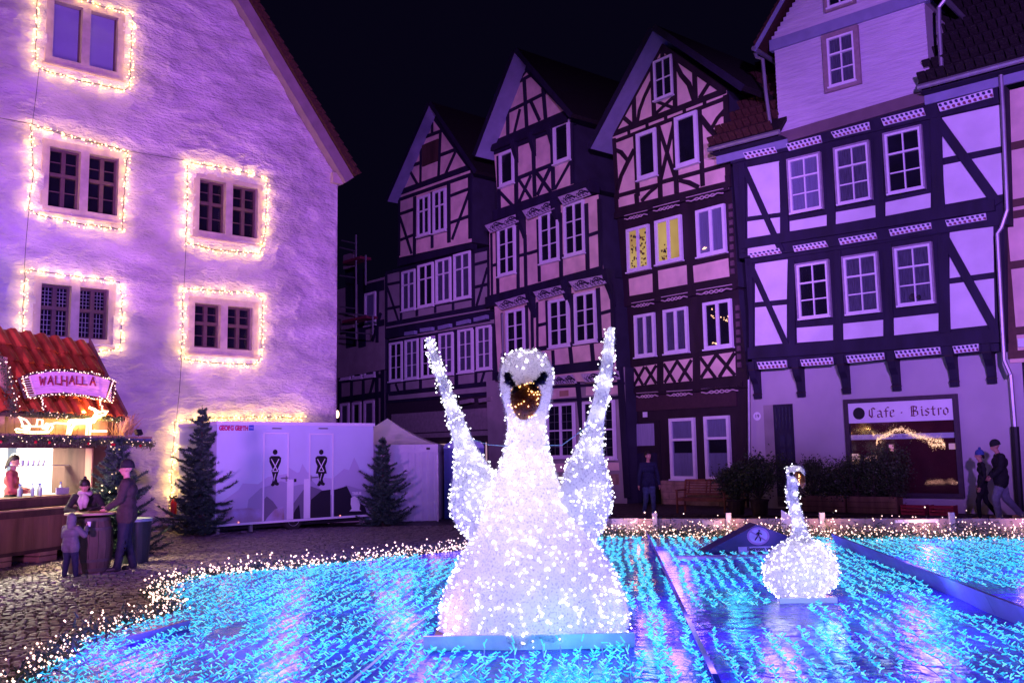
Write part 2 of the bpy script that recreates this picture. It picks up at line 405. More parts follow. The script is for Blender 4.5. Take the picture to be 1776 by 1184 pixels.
# ================================================================== ROOF HELPER
def gable_roof(F, tl, apex, tr, off, depth, th=.14, roofm=ROOF_D, soff=SOFFIT, ext=.0):
    L, A, Rr = [F.uv(p, off) for p in (tl, apex, tr)]
    for S_, nm in ((L, 1), (Rr, -1)):
        d = Vector((A[0] - S_[0], A[1] - S_[1])).normalized(); q = Vector((-d.y, d.x)) * th * (1 if nm > 0 else -1)
        mb = MB(); p0 = F.w(*S_, off); p1 = F.w(*A, off); e = -F.n * depth; q3 = F.a * q.x + Vector((0, 0, q.y))
        p = [p0, p1, p1 + q3, p0 + q3]; P = p + [x + e for x in p]
        mb.add(P, [(0, 4, 5, 1)], 1); mb.add(P, [(0, 1, 2, 3), (4, 7, 6, 5), (3, 2, 6, 7), (0, 3, 7, 4), (1, 5, 6, 2)], 0)
        o = mb.build('roof', [roofm, soff], F.t)
        # barge board along the verge
        mb = MB(); b0 = F.w(S_[0], S_[1], off + .002); b1 = F.w(A[0], A[1], off + .002); qq = q3.normalized()
        mb.prism([b0 - qq * .03, b1 - qq * .03, b1 + qq * (th + .02), b0 + qq * (th + .02)], F.n * .03); mb.build('verge_board', TIMBER, F.t)

A5 = crop(560, 160, 3.7); A6 = crop(560, 440, 3.7); A7 = crop(800, 60, 3.7); A8 = crop(800, 340, 3.7)
K1 = crop(1020, 30, 3.7); K2 = crop(1020, 320, 3.7); K3 = crop(900, 620, 3.7)
K4 = crop(1240, 0, 2.961); K5 = crop(1240, 360, 3.289); K6 = crop(1240, 640, 3.313)
SIDE = mat('shaded_side_render', (.025, .022, .045), .9, .2, 2, .3, 30)  # shade of the side walls is put into this dark colour
def wall_poly(F, pts, off, depth=6, mt=PL_CREAM, name='wall'):
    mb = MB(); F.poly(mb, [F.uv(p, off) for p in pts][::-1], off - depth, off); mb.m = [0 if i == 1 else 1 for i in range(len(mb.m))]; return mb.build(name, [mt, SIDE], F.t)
def jetty(F, C, A, B, h, off, proud, mt=TIMBER, name='jetty_beam'):
    mb = MB(); F.strip(mb, F.uv(C(*A), off), F.uv(C(*B), off), h, off - .3, off + proud); return mb.build(name, mt, F.t)

# ================================================================== CAFE HOUSE (right)
a4 = Vector((.743, -.669))
o4 = Vector((8.7, 27.6)) - a4 * 2.35
t = thing('half_timbered_house', 'half timbered cafe house with bright white panels, clapboard gable and a bistro window', 'house', (o4.x + 3, o4.y - 2.7, 0))
F = CF = Facade(o4, a4, t)
OG, O1, O2, O3 = 0.0, .38, .48, .52
wall_poly(F, [K5(196, 920), K5(1745, 800), (1790, 900), (1300, 900)], OG, 7, PL_GROUND, 'ground_floor_wall')
wall_poly(F, [K5(165, 225), K5(1650, 40), K5(1655, 815), K5(215, 925)], O1, 6, TIMBER, 'timber_wall')
wall_poly(F, [K4(85, 775), K4(1490, 440), K4(1510, 1150), K5(140, 290)], O2, 6, TIMBER, 'timber_wall')
# white infill panels
WP = lambda C, off, *ps: [F.panel(C, p, off, PL_WHITE) for p in ps]
WP(K4, O2, [(168, 860), (330, 828), (335, 1092), (170, 1113)], [(168, 1138), (334, 1116), (372 * .9, 1290), (170, 1312)],
   [(385, 1137), (574, 1104), (574, 1160), (386, 1188)], [(622, 1090), (826, 1055), (826, 1116), (622, 1152)], [(877, 1040), (1108, 992), (1108, 1066), (877, 1110)],
   [(1168, 606), (1464, 540), (1472, 752), (1170, 812)], [(1170, 850), (1475, 786), (1478, 998), (1184, 1050)])
WP(K5, O1, [(230, 322), (415, 295), (410, 522), (230, 540)], [(230, 570), (410, 553), (410, 772), (230, 788)],
   [(468, 686), (673, 670), (674, 756), (470, 770)], [(733, 662), (960, 640), (960, 732), (735, 753)], [(1021, 630), (1275, 602), (1275, 702), (1023, 728)],
   [(1340, 142), (1588, 104), (1592, 368), (1340, 403)], [(1340, 436), (1592, 404), (1598, 666), (1346, 693)])
# timbers standing a little proud
F.beams(K4, [[(155, 868), (345, 1292)], [(1138, 612), (1455, 1050), .24], [(85, 835), (1480, 520), .10], [(350, 830), (362, 1240), .24], [(590, 770), (600, 1180), .24], [(840, 700), (850, 1120), .24], [(1135, 600), (1150, 1070), .30],
             [(140, 840), (145, 1300), .2]], O2)
F.beams(K5, [[(208, 335), (425, 815), .17], [(1310, 168), (1612, 715), .22], [(190, 312), (1600, 92), .10], [(440, 300), (445, 790), .2], [(700, 250), (708, 780), .2], [(985, 210), (998, 740), .22], [(1300, 160), (1318, 715), .26],
             [(205, 310), (210, 800), .14], [(1618, 90), (1625, 690), .2]], O1)
jetty(F, K5, (150, 212), (1600, -12), .30, O2, .10, name='sill_beam'); jetty(F, K5, (195, 833), (1655, 730), .34, O1, .10, name='sill_beam')
jetty(F, K4, (330, 715), (1110, 490), .34, O2 + .03, .06, mat('violet_fascia', (.16, .11, .12), .7, .1, 3, .2), name='fascia_board')
# painted tumbling-block friezes
FR_W = mat('frieze_white', (.75, .75, .78), .8, .04, 8, 0); FR_B = mat('frieze_dark', (.03, .02, .09), .8, .1, 8, 0); FR_R = mat('frieze_red', (.22, .05, .09), .8, .1, 8, 0)
def dice_frieze(C, q, off, n):
    f = CF; P = [f.uv(C(*p), off) for p in q]  # tl tr br bl
    L = lambda s, t: tuple((P[0][i] * (1 - s) + P[1][i] * s) * (1 - t) + (P[3][i] * (1 - s) + P[2][i] * s) * t for i in (0, 1))
    mb = MB(); mb_ = f.poly(mb, [L(0, 1), L(1, 1), L(1, 0), L(0, 0)], off + .02, off + .075, 0)
    for i in range(n):
        s0, s1 = i / n, (i + 1) / n; e = 1 / n
        for r, mi in ((0, 1), (1, 2)):
            t0 = r * .5; sh = e * .35 * (1 if r else 0)
            a, b = s0 + sh * .9 + .25 * e, min(1, s0 + sh * .9 + .72 * e)
            f.poly(mb, [L(a - .18 * e, t0 + .28), L(a + .1 * e, t0 + .46), L(b, t0 + .46), L(b - .05 * e, t0 + .12), L(a, t0 + .06)], off + .075, off + .079, mi)
    mb.build('painted_frieze', [FR_W, FR_B, FR_R], f.t)
for q, n in (([(150, 788), (312, 757), (322, 787), (165, 820)], 7), ([(370, 743), (545, 698), (553, 735), (385, 778)], 8), ([(600, 682), (795, 630), (800, 668), (618, 712)], 9), ([(857, 613), (1072, 558), (1085, 596), (872, 650)], 9), ([(1147, 537), (1428, 460), (1433, 502), (1160, 577)], 10)):
    dice_frieze(K4, q, O2 + .05, n)
for q, n in (([(200, 262), (372, 233), (385, 262), (212, 288)], 7), ([(450, 222), (632, 192), (650, 225), (460, 255)], 8), ([(710, 180), (920, 145), (930, 180), (722, 215)], 8), ([(997, 128), (1235, 88), (1240, 122), (1008, 165)], 9), ([(1318, 75), (1548, 35), (1552, 72), (1330, 110)], 8)):
    dice_frieze(K5, q, O2 - .02, n)
for q, n in (([(245, 882), (412, 870), (415, 912), (258, 922)], 7), ([(492, 868), (675, 853), (680, 893), (502, 905)], 8), ([(752, 845), (967, 827), (972, 865), (765, 888)], 9), ([(1028, 818), (1287, 795), (1293, 835), (1040, 858)], 10), ([(1360, 792), (1507, 777), (1508, 818), (1372, 832)], 6)):
    dice_frieze(K5, q, O1 + .04, n)
# brackets under the jetty
for tp, bt in (((232, 925), (242, 1090)), ((474, 915), (491, 1080)), ((732, 895), (749, 1062)), ((1010, 872), (1036, 1045)), ((1338, 845), (1366, 1020)), ((1558, 825), (1580, 1003))):
    u1, v1 = F.uv(K5(*tp), .33); u0, v0 = F.uv(K5(*bt), .12); u = u0; mb = MB()
    prof = [(.0, v0), (.14, v0), (.17, v0 + .12), (.13, v0 + .2), (.2, v0 + .45), (.34, v0 + .62), (.42, v1), (.42, v1 + .25), (0, v1 + .25)]
    P = [F.w(u - .1, v, o) for o, v in prof]; mb.prism(P, F.a * .2); mb.build('bracket', TIMBER, t)
    mb = MB(); F.rect(mb, u - .11, v0 + .12, u + .11, v0 + .15, .0, .20); F.rect(mb, u - .11, v1 - .02, u + .11, v1 + .02, .0, .425); mb.build('bracket_moulding', TIMBER_R, t)
# windows
for (a, b_), bk in zip((((373, 822), (562, 1075)), ((612, 765), (815, 1028)), ((865, 690), (1088, 972))), (CURTAIN_B, CURTAIN, DARKROOM)):
    F.window(K4(*a), K4(*b_), O2 + .02, 2, (1, 2), back=bk, casing=mat('grey_casing', (.32, .28, .33), .7), fw=.06, cw=.05)
for (a, b_), bk in zip((((462, 325), (672, 625)), ((727, 283), (955, 598)), ((1017, 230), (1266, 548))), (DARKROOM, CURTAIN, CURTAIN)):
    F.window(K5(*a), K5(*b_), O1 + .02, 2, (1, 2), back=bk, casing=MATS['grey_casing'], fw=.06, cw=.05)
# plush figure on the sill
mb = MB(); u, v = F.uv(K5(1140, 505), O1); mb.ball(F.w(u, v - .02, O1 + .03), (.14, .02, .1), 0, 8, 6); mb.ball(F.w(u + .14, v - .05, O1 + .03), (.1, .02, .07), 0, 8, 6); mb.build('plush_figure', BLACK, t)
# clapboard gable
u0, v0 = F.uv(K4(330, 692), O3); u1, _ = F.uv(K4(1110, 480), O3); ul, vs_ = F.uv(K4(213, 240), O3); ur, vr = F.uv(K4(1118, -30), O3)
vb = v0 - .02; vt = F.uv(K4(255, 280), O3)[1]
mb = MB(); F.rect(mb, u0, vb, u1, vt, O3 - 3, O3); mb.build('gable_wall', PL_GROUND, t)
SID = mat('painted_clapboard', (.60, .56, .60), .7, .12, 5, .4, 30, (.3, .3, 3))
mb = MB(); z = vb; uc = (u0 + u1) / 2; hw = (u1 - u0) / 2; slope = 1.15
def clap(mb, z0, z1, ua, ub, o):
    if ub - ua < .1: return
    P = [F.w(ua, z0, o + .028), F.w(ub, z0, o + .028), F.w(ub, z1, o + .006), F.w(ua, z1, o + .006), F.w(ua, z0, o), F.w(ub, z0, o), F.w(ub, z1, o - .01), F.w(ua, z1, o - .01)]
    mb.hexa([P[4], P[5], P[1], P[0], P[7], P[6], P[2], P[3]])
z = vb
while z < vt: clap(mb, z, z + .118, u0 + RN.uniform(0, .004), u1, O3); z += .118
mb.build('siding', SID, t, kind='stuff')
mb = MB(); F.rect(mb, u0 - .12, vt, u1 + .12, vt + .34, O3 - .1, O3 + .1); mb.build('fascia_board', SOFFIT, t)
mb = MB(); z = vt + .34; apex_h = hw * slope + .3
while z < vt + .34 + apex_h:
    w2 = hw + .05 - (z - vt - .34) / slope; clap(mb, z, z + .118, uc - w2, uc + w2, O3 + .05); z += .118
mb.build('siding', SID, t, kind='stuff')
mb = MB(); F.poly(mb, [(uc - hw, vt + .34), (uc + hw, vt + .34), (uc, vt + .34 + hw * slope + .2)], O3 - 3, O3 + .045); mb.build('gable_wall', PL_GROUND, t)
for sgn in (-1, 1):
    A = (uc, vt + .55 + hw * slope + .35); S_ = (uc + sgn * (hw + .45), vt + .40 - .35)
    d = Vector((A[0] - S_[0], A[1] - S_[1])).normalized(); q = Vector((0, .16)); mb = MB()
    mb.prism([F.w(*S_, O3 + .45), F.w(*A, O3 + .45), F.w(A[0], A[1] + .16, O3 + .45), F.w(S_[0], S_[1] + .16, O3 + .45)], -F.n * 7); mb.build('roof', [ROOF], t)
    mb = MB()
    for o_ in np.arange(-5, .5, .32):  # roll tile ends along the verge
        pass
    n_ = 22
    for i in range(n_):
        s0, s1 = i / n_, (i + .9) / n_
        p0 = (S_[0] + (A[0] - S_[0]) * s0, S_[1] + (A[1] - S_[1]) * s0 + .16); p1 = (S_[0] + (A[0] - S_[0]) * s1, S_[1] + (A[1] - S_[1]) * s1 + .16)
        F.poly(mb, [p0, p1, (p1[0], p1[1] + .03), (p0[0], p0[1] + .07)], O3 - .1, O3 + .47)
    mb.build('verge_tiles', ROOF, t, kind='stuff')
    mb = MB(); F.strip(mb, (S_[0], S_[1] - .05), (A[0], A[1] - .05), .12, O3 + .44, O3 + .48); mb.build('verge_board', SOFFIT, t)
    eo = MB(); eo.tube([F.w(S_[0], S_[1] + .02, O3 + .5), F.w(S_[0], S_[1] + .02, -4)], .075, 8); eo.build('gutter', METAL, t)
F.window(K4(553, 190), K4(757, 432), O3 + .03, 2, (1, 2), back=CURTAIN, casing=mat('taupe_casing', (.30, .22, .22), .7), cw=.14, fw=.06)
F.window(K4(556, -120), K4(727, 18), O3 + .09, 2, (1, 2), back=DARKROOM, casing=MATS['taupe_casing'], cw=.1, fw=.06)
# main roof either side of the gable
for (pa, pb) in ((K4(-30, 792), K4(335, 665)), (K4(1045, 465), K4(1660, 285))):
    ua, va = F.uv(pa, O2 + .55); ub, vb2 = F.uv(pb, O2 + .55); v_ = (va + vb2) / 2
    mb = MB(); P = [F.w(ua, v_, O2 + .55), F.w(ub, v_, O2 + .55), F.w(ub, v_ + 5.4, O2 - 4.8), F.w(ua, v_ + 5.4, O2 - 4.8)]
    mb.hexa(P + [p + Vector((0, 0, .14)) for p in P]); mb.build('roof', ROOF_D, t)
    mb = MB(); F.rect(mb, ua, v_ - .33, ub, v_ - .08, O2 + .05, O2 + .12); mb.build('eave_board', SOFFIT, t)
    mb = MB(); F.rect(mb, ua, v_ - .08, ub, v_ - .06, O2, O2 + .5); mb.build('eave_soffit', TIMBER, t)
    mb = MB(); mb.tube([F.w(ua, v_ + .02, O2 + .6), F.w(ub, v_ + .02, O2 + .6)], .075, 8); mb.build('gutter', METAL, t)
    mb = MB()
    for i in range(9):
        for j in range(int((ub - ua) / .24)):
            u = ua + .12 + j * .24; k = i * .5; mb.box(F.w(u, v_ + .2 + k, O2 + .5 - k * .99), (.1, .03, .27), Matrix((F.a, F.n, Vector((0, 0, 1)))).transposed() @ Matrix.Rotation(-rad(45), 3, 'X'))
    mb.build('roof_tiles', ROOF if pa[0] < 1400 else ROOF_D, t, kind='stuff')  # right slope takes the night-darkened tile colour
# pipes
def pipe(pts, F, r=.05, off=.1):
    mb = MB(); mb.tube([F.w(*F.uv(p, off), off) for p in pts], r, 8); return mb.build('downpipe', METAL, F.t)
pipe([K4(205, 270), K4(215, 295), K4(245, 305), K4(262, 480), K4(285, 645)], F, .055, O3 + .15)
pipe([K4(1180, 0), K4(1150, 40), K4(1150, 130), K4(1165, 380)], F, .06, O3 + .1)
pipe([K4(1467, 370), K4(1478, 560), K4(1500, 1080), K4(1470, 1170), K5(1610, 150), K5(1640, 700), K5(1650, 870), K5(1685, 950)], F, .055, O2 + .2)
pipe([K5(1685, 950), K6(1705, 120), K6(1722, 330), K6(1750, 800)], F, .065, .12)
mb = MB(); mb.tube([F.w(*F.uv(K6(1722, 330), .12), .12), F.w(*F.uv(K6(1752, 815), .12), .12)], .1, 10); mb.build('downpipe_foot', BLACK, t)
pipe([K6(195, 60), K6(200, 640)], F, .05, .15)
# bistro window
u0, v1 = F.uv(K6(748, 168), .05); u1, v0 = F.uv(K6(1432, 742), .05)
v1 = F.uv(K6(1070, 158), .05)[1]; u0 = F.uv(K6(752, 350), .05)[0]; u1 = F.uv(K6(1415, 450), .05)[0]
mb = MB(); fwd = .12
for r in ((u0, v0, u0 + fwd, v1), (u1 - fwd, v0, u1, v1), (u0 + fwd, v1 - fwd, u1 - fwd, v1), (u0 + fwd, v0, u1 - fwd, v0 + fwd)): F.rect(mb, *r, -.01, .12)
w = mb.build('bistro_window', mat('dark_violet_frame', (.05, .03, .05), .5), t, label='large shop window under the Cafe Bistro board')
a0, a1, b0, b1 = u0 + fwd, u1 - fwd, v0 + fwd, v1 - fwd; H = b1 - b0
REDROOM = mat('red_brown_room', (.085, .014, .018), .9, .25, 2, 0)
mb = MB(); F.rect(mb, a0, b0, a1, b1, .002, .012); mb.build('room_backing', REDROOM, w)
mb = MB(); F.rect(mb, a0, b1 - .56, a1, b1, .06, .085); mb.build('sign_board', WHITE, w)
mb = MB(); sv = b0 + H * .615; F.rect(mb, a0, sv - .07, a1, sv + .07, .013, .016); mb.build('white_stripe', WHITE, w)
put_text(F, 'Cafe - Bistro', (a0 + a1) / 2, sv, .0165, .12, mat('faint_print', (.35, .25, .4), .7), w)
mb = MB(); F.rect(mb, a0, b0, a1, b1 - .56, .05, .056); mb.build('pane', GLASS, w)
# blackletter sign drawn with a broad nib
GL = {'C': ([(.75, .85), (.5, 1), (.15, .8), (.12, .25), (.4, 0), (.75, .2)], [(.42, .95), (.42, .1)]), 'a': ([(.1, .6), (.35, .7), (.5, .55), (.5, .1), (.65, 0)], [(.5, .35), (.15, .3), (.12, .08), (.3, 0), (.5, .12)]),
      'f': ([(.6, .95), (.4, 1), (.28, .85), (.28, 0)], [(.08, .62), (.52, .62)]), 'e': ([(.15, .35), (.5, .5), (.42, .7), (.15, .6), (.12, .12), (.3, 0), (.55, .12)],), '.': ([(.2, .42), (.3, .36)],),
      'B': ([(.2, 1), (.2, .0)], [(.0, .8), (.3, 1), (.7, .9), (.65, .6), (.3, .52), (.75, .45), (.8, .12), (.5, 0), (.1, .06)], [(.38, .95), (.38, .1)]), 'i': ([(.1, .6), (.25, .68), (.25, .08), (.38, 0)], [(.2, .9), (.3, .84)]),
      's': ([(.5, .6), (.3, .7), (.12, .52), (.48, .25), (.3, 0), (.1, .1)],), 't': ([(.25, .9), (.25, .1), (.42, 0)], [(.05, .64), (.48, .64)]), 'r': ([(.1, .62), (.22, .68), (.22, 0)], [(.22, .55), (.4, .7), (.5, .58)]), 'o': ([(.3, .7), (.1, .5), (.1, .15), (.3, 0), (.5, .18), (.5, .52), (.3, .7)],)}
SIGNRED = mat('dark_red_lettering', (.13, .02, .04), .6)
def nib(mb, f, pts, u, v, s, off):
    q = (s * .06, s * .045)
    for A, B in zip(pts, pts[1:]):
        A = (u + A[0] * s, v + A[1] * s); B = (u + B[0] * s, v + B[1] * s)
        P = [(A[0] - q[0], A[1] - q[1]), (A[0] + q[0], A[1] + q[1]), (B[0] + q[0], B[1] + q[1]), (B[0] - q[0], B[1] - q[1])]
        ar = sum(P[i][0] * P[(i + 1) % 4][1] - P[(i + 1) % 4][0] * P[i][1] for i in range(4))
        f.poly(mb, P if ar > 0 else P[::-1], off, off + .004 + RN.uniform(0, .002))
mb = MB(); cw_ = {'C': .85, 'a': .72, 'f': .58, 'e': .66, '.': .7, 'B': .95, 'i': .45, 's': .62, 't': .55, 'r': .6, 'o': .7, ' ': .35}
sg = .27; xw = sum(cw_[c] for c in 'Cafe . Bistro') * sg; u = (a0 + a1) / 2 - xw / 2 + .24; vv = b1 - .42
for c in 'Cafe . Bistro':
    for st in GL.get(c, ()): nib(mb, F, st, u, vv, sg, .086)
    u += cw_[c] * sg
mb.build('lettering', SIGNRED, w)
mb = MB(); c_ = F.w(a0 + .3, b1 - .29, .086); Mf = Matrix((F.a, Vector((0, 0, 1)), F.n)).transposed()
mb.add([c_ + Mf @ Vector((.17 * math.cos(i * math.pi / 10), .17 * math.sin(i * math.pi / 10), .004)) for i in range(20)], [tuple(range(20))]); mb.build('round_emblem', BLACK, w)
# reflection of string lights in the pane, painted as glowing points
arch = thing('painted_reflection', 'painted yellow reflection of string lights behind the bistro pane', 'painted reflection', F.w((a0 + a1) / 2, b0 + H * .6, .0))
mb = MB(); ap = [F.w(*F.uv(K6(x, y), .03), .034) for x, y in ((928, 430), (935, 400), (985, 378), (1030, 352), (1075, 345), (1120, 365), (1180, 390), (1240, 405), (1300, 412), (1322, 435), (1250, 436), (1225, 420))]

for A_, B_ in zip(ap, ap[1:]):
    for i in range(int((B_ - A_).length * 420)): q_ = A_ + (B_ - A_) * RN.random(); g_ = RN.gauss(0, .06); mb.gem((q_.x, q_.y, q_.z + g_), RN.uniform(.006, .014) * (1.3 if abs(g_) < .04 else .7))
mb.build('reflection_glow', emit('yellow_reflection', (1.0, .52, .13), 1.5), arch, kind='stuff')
for q, cl in (((785, 485, 832, 545), (1, .5, .16)), ((858, 495, 932, 528), (1, .42, .1)), ((1000, 432, 1025, 470), (1, .3, .05)), ((1345, 425, 1390, 460), (.7, .3, .06))):  # flat glowing patches behind the pane
    mb = MB(); p0 = F.uv(K6(q[0], q[3]), .02); p1 = F.uv(K6(q[2], q[1]), .02); F.rect(mb, p0[0], p0[1], p1[0], p1[1], .014, .02); mb.build('glow_patch', emit('glow_patch_%d' % q[0], cl, .5), arch)
for (x, z_) in ():
    pass
# door with recess
u0, v1 = F.uv(K6(278, 207), .0); u1, v0 = F.uv(K6(476, 770), .0); uu = F.uv(K6(345, 400), 0)[0]
mb = MB(); F.rect(mb, u0, v0 - .1, uu, v1, -.02, .012); mb.build('door_reveal', PL_GREY, t)
mb = MB(); F.rect(mb, uu, v0 - .1, u1, v1, -.02, .03); d_ = mb.build('door', TIMBER, t)
mb = MB(); z = v1 - .75
dw = u1 - uu
for i in range(5): F.rect(mb, uu + dw * (.1 + i * .18), z, uu + dw * (.18 + i * .18), v1 - .08, .03, .05)
for i in range(2):
    for j in range(3): F.rect(mb, uu + dw * (.3 + i * .34), z - 1.35 + j * .42, uu + dw * (.55 + i * .34), z - 1.0 + j * .42, .03, .04)
mb.build('door_glazing', mat('door_glass', (.03, .03, .06), .12), d_)
mb = MB(); mb.tube([F.w(uu + dw * .8, v0 + .95, .06), F.w(uu + dw * .95, v0 + .95, .1)], .016, 6); mb.build('handle', METAL, d_)
mb = MB(); u, v = F.uv(K6(243, 270), .0); c_ = F.w(u, v, .012); mb.add([c_ + Mf @ Vector((.13 * math.cos(i * math.pi / 10), .13 * math.sin(i * math.pi / 10), 0)) for i in range(20)] , [tuple(range(20))]); pl = mb.build('number_plate', WHITE, t)
put_text(F, '19', u, v, .016, .15, BLACK, t)
mb = MB(); F.rect(mb, F.uv(K6(196, 700), 0)[0], -.1, F.uv(K6(745, 800), 0)[0] , .42, .0, .03); mb.build('plinth', PL_GREY, t)
# ================================================================== MIDDLE HOUSE (curved timbers)
a3 = Vector((.636, -.771)); t = thing('half_timbered_house', 'tall narrow timbered house with curved gable timbers and two lit yellow windows', 'house', (5.6, 31, 0))
F = Facade(Vector((7.3, 29.05)) - a3 * 5.3, a3, t); OG, O1, O2, O3 = 0, .1, .22, .34
TR = TIMBER_R
wall_poly(F, [K3(715, 190), K3(1480, 150), (1300, 892), (1089, 892)], OG, 7, TR, 'ground_floor_wall')
wall_poly(F, [K2(205, 775), K2(960, 640), K3(1475, 190), K3(710, 250)], O1, 7, TR, 'timber_wall')
wall_poly(F, [K2(185, 200), K2(920, 20), K2(965, 655), K2(235, 770)], O2, 7, TR, 'timber_wall')
wall_poly(F, [K1(158, 752), K1(470, 175), K1(890, 470), K2(905, 25), K2(180, 195)], O3, 7, PL_ROSE, 'gable_wall')
gable_roof(F, K1(12, 842), K1(415, 80), K1(985, 470), O3 + .75, 8, .17)
B = lambda C, l, off, w=.17: F.beams(C, l, off, TR, w)
B(K1, [[(160, 752), (888, 470), .2], [(165, 802), (888, 520), .13], [(295, 480), (300, 690)], [(413, 320), (427, 640)], [(553, 240), (562, 580)], [(685, 320), (692, 540)], [(478, 188), (480, 270), .14],
       [(408, 302), (548, 240), .13], [(435, 540), (548, 582), .11], [(545, 518), (438, 618), .11], [(215, 632), (285, 692), .15], [(795, 400), (718, 520), .13],
       [(410, 415), (365, 510), (332, 600), (318, 680), .12], [(558, 285), (600, 372), (650, 430), (682, 535), .16],
       [(468, 192), (162, 745), .22], [(470, 190), (882, 478), .22], [(170, 780), (192, 1170), .14], [(885, 500), (900, 1010), .2],
       [(263, 725), (265, 765), .12], [(380, 683), (382, 718), .12], [(500, 640), (502, 672), .12], [(620, 592), (622, 625), .12], [(750, 540), (752, 575), .12],
       [(305, 752), (322, 1150)], [(452, 695), (468, 1165)], [(556, 655), (572, 1130)], [(716, 590), (738, 1085)],
       [(455, 705), (560, 1025), .14], [(556, 670), (468, 1045), .14], [(182, 1150), (450, 1078), .14], [(465, 1062), (895, 945), .14], [(320, 1052), (448, 1012), .1], [(575, 962), (718, 925), .1],
       [(172, 848), (215, 868), (262, 925), .14], [(300, 850), (258, 930), (215, 1020), (192, 1110), .14], [(722, 640), (780, 715), (820, 760), (858, 815), .16], [(885, 590), (832, 650), (790, 722), .14],
       [(442, 1088), (400, 1122), (345, 1180), .14], [(588, 1048), (650, 1062), (712, 1092), .14]], O3)
B(K2, [[(185, 172), (905, 0), .22], [(182, 60), (190, 190), .15], [(312, 60), (322, 165)], [(898, -60), (905, 20), .18]], O3)
F.window(K1(315, 755), K1(452, 1012), O3 + .03, 1, (1,), fw=.13, back=DARKROOM); F.window(K1(560, 650), K1(716, 928), O3 + .03, 1, (1,), fw=.13, back=DARKROOM)
F.window(K1(425, 290), K1(552, 495), O3 + .03, 2, (2,), fw=.07, back=DARKROOM)
jetty(F, K2, (185, 205), (915, 20), .22, O2, .16, TR); jetty(F, K2, (235, 765), (965, 645), .26, O1, .14, TR)
LITROOM = MATS['lit'] = None
def lit_mat():
    m, n, b = nt('lit_yellow_room'); n.nodes.remove(b)
    e = node(n, 'ShaderNodeEmission'); out = n.nodes['Material Output']
    tc = node(n, 'ShaderNodeTexCoord'); no = node(n, 'ShaderNodeTexNoise'); no.inputs['Scale'].default_value = .8; n.links.new(tc.outputs['Object'], no.inputs[0])
    r = node(n, 'ShaderNodeValToRGB'); r.color_ramp.elements[0].position = .3; r.color_ramp.elements[1].position = .7
    r.color_ramp.elements[0].color = (.62, .33, .12, 1); r.color_ramp.elements[1].color = (.95, .62, .22, 1)
    n.links.new(no.outputs[0], r.inputs[0]); n.links.new(r.outputs[0], e.inputs[0]); e.inputs[1].default_value = .85
    n.links.new(e.outputs[0], out.inputs[0]); m.cycles.emission_sampling = 'NONE'; return m
LIT = lit_mat()
PICS = [mat('picture_%d' % i, c, .8, .1, 9, 0) for i, c in enumerate(((.02, .02, .02), (.25, .03, .02), (.3, .12, .04), (.08, .06, .05), (.4, .3, .05)))]
def pictures(w, tl, br, off, x0, x1, y0, y1, n):
    ua, vb = F.uv(tl, off); ub, va = F.uv(br, off); mb = MB()
    for i in range(n):
        u = ua + (ub - ua) * RN.uniform(x0, x1); v = va + (vb - va) * RN.uniform(y0, y1); s_ = RN.uniform(.018, .04)
        F.rect(mb, u - s_, v - s_, u + s_, v + s_, off + .014 + i * .0001, off + .0145 + i * .0002, i % 5)
    mb.build('pictures', PICS, w, kind='stuff')
for a, b_, bk in (((252, 292), (404, 535), LIT), ((434, 238), (613, 482), LIT), ((697, 172), (894, 430), CURTAIN_B)):
    w = F.window(K2(*a), K2(*b_), O2 + .03, 2, (1,), fw=.1, back=bk, center=.11, label='window lit yellow from inside' if bk is LIT else None)
    if bk is LIT:
        if a[0] < 300: pictures(w, K2(*a), K2(*b_), O2 + .03, .15, .85, .08, .85, 60)
        else: pictures(w, K2(*a), K2(*b_), O2 + .03, .15, .45, .08, .45, 16)
    else:
        g = MB(); u, v = F.uv(K2(755, 408), O2)
        for i in range(9): g.gem(F.w(u + RN.uniform(-.1, .12), v + RN.uniform(-.03, .04), O2 + .06), .018)
        g.build('candle_lights', LED_ORANGE, w)
for a, b_, bk in (((302, 842), (440, 1095), CURTAIN), ((488, 808), (652, 1070), CURTAIN), ((743, 762), (936, 1038), DARKROOM)):
    w = F.window(K2(*a), K2(*b_), O1 + .03, 2, (1,), fw=.1, back=bk, center=.11)
    if a[0] > 700:
        g = MB()
        for (x, y) in ((795, 800), (820, 825), (790, 845), (805, 850), (855, 850), (870, 860), (880, 868), (895, 870), (908, 858), (900, 848), (800, 1020), (815, 1018), (825, 1022)):
            u, v = F.uv(K2(x, y), O1 + .06)
            for k in range(3): g.gem(F.w(u + RN.uniform(-.04, .04), v + RN.uniform(-.04, .04), O1 + .055), .016)
        g.build('candle_lights', LED_ORANGE, w)
P = lambda C, off, *ps: [F.panel(C, p, off, PL_ROSE) for p in ps]
P(K2, O2, [(262, 606), (412, 572), (415, 690), (268, 715)], [(450, 553), (632, 517), (637, 640), (455, 673)], [(675, 522), (900, 473), (908, 590), (682, 630)])
P(K3, O1, [(740, 62), (885, 42), (885, 168), (742, 182)], [(930, 28), (1115, 3), (1115, 148), (930, 165)], [(1165, -5), (1388, -38), (1392, 114), (1168, 135)])
B(K3, [[(742, 70), (800, 178), .1], [(885, 50), (812, 175), .1], [(742, 180), (810, 60), .1], [(818, 60), (885, 165), .1],
       [(932, 40), (1005, 160), .11], [(1020, 20), (938, 160), .11], [(1018, 22), (1110, 148), .11], [(1110, 15), (1030, 155), .11],
       [(1168, 0), (1265, 130), .11], [(1270, -18), (1172, 130), .11], [(1272, -20), (1390, 112), .11], [(1388, -30), (1290, 125), .11]], O1, .11)
SCROLL = mat('pale_carved_scroll', (.55, .42, .42), .8, .1, 9, .2)
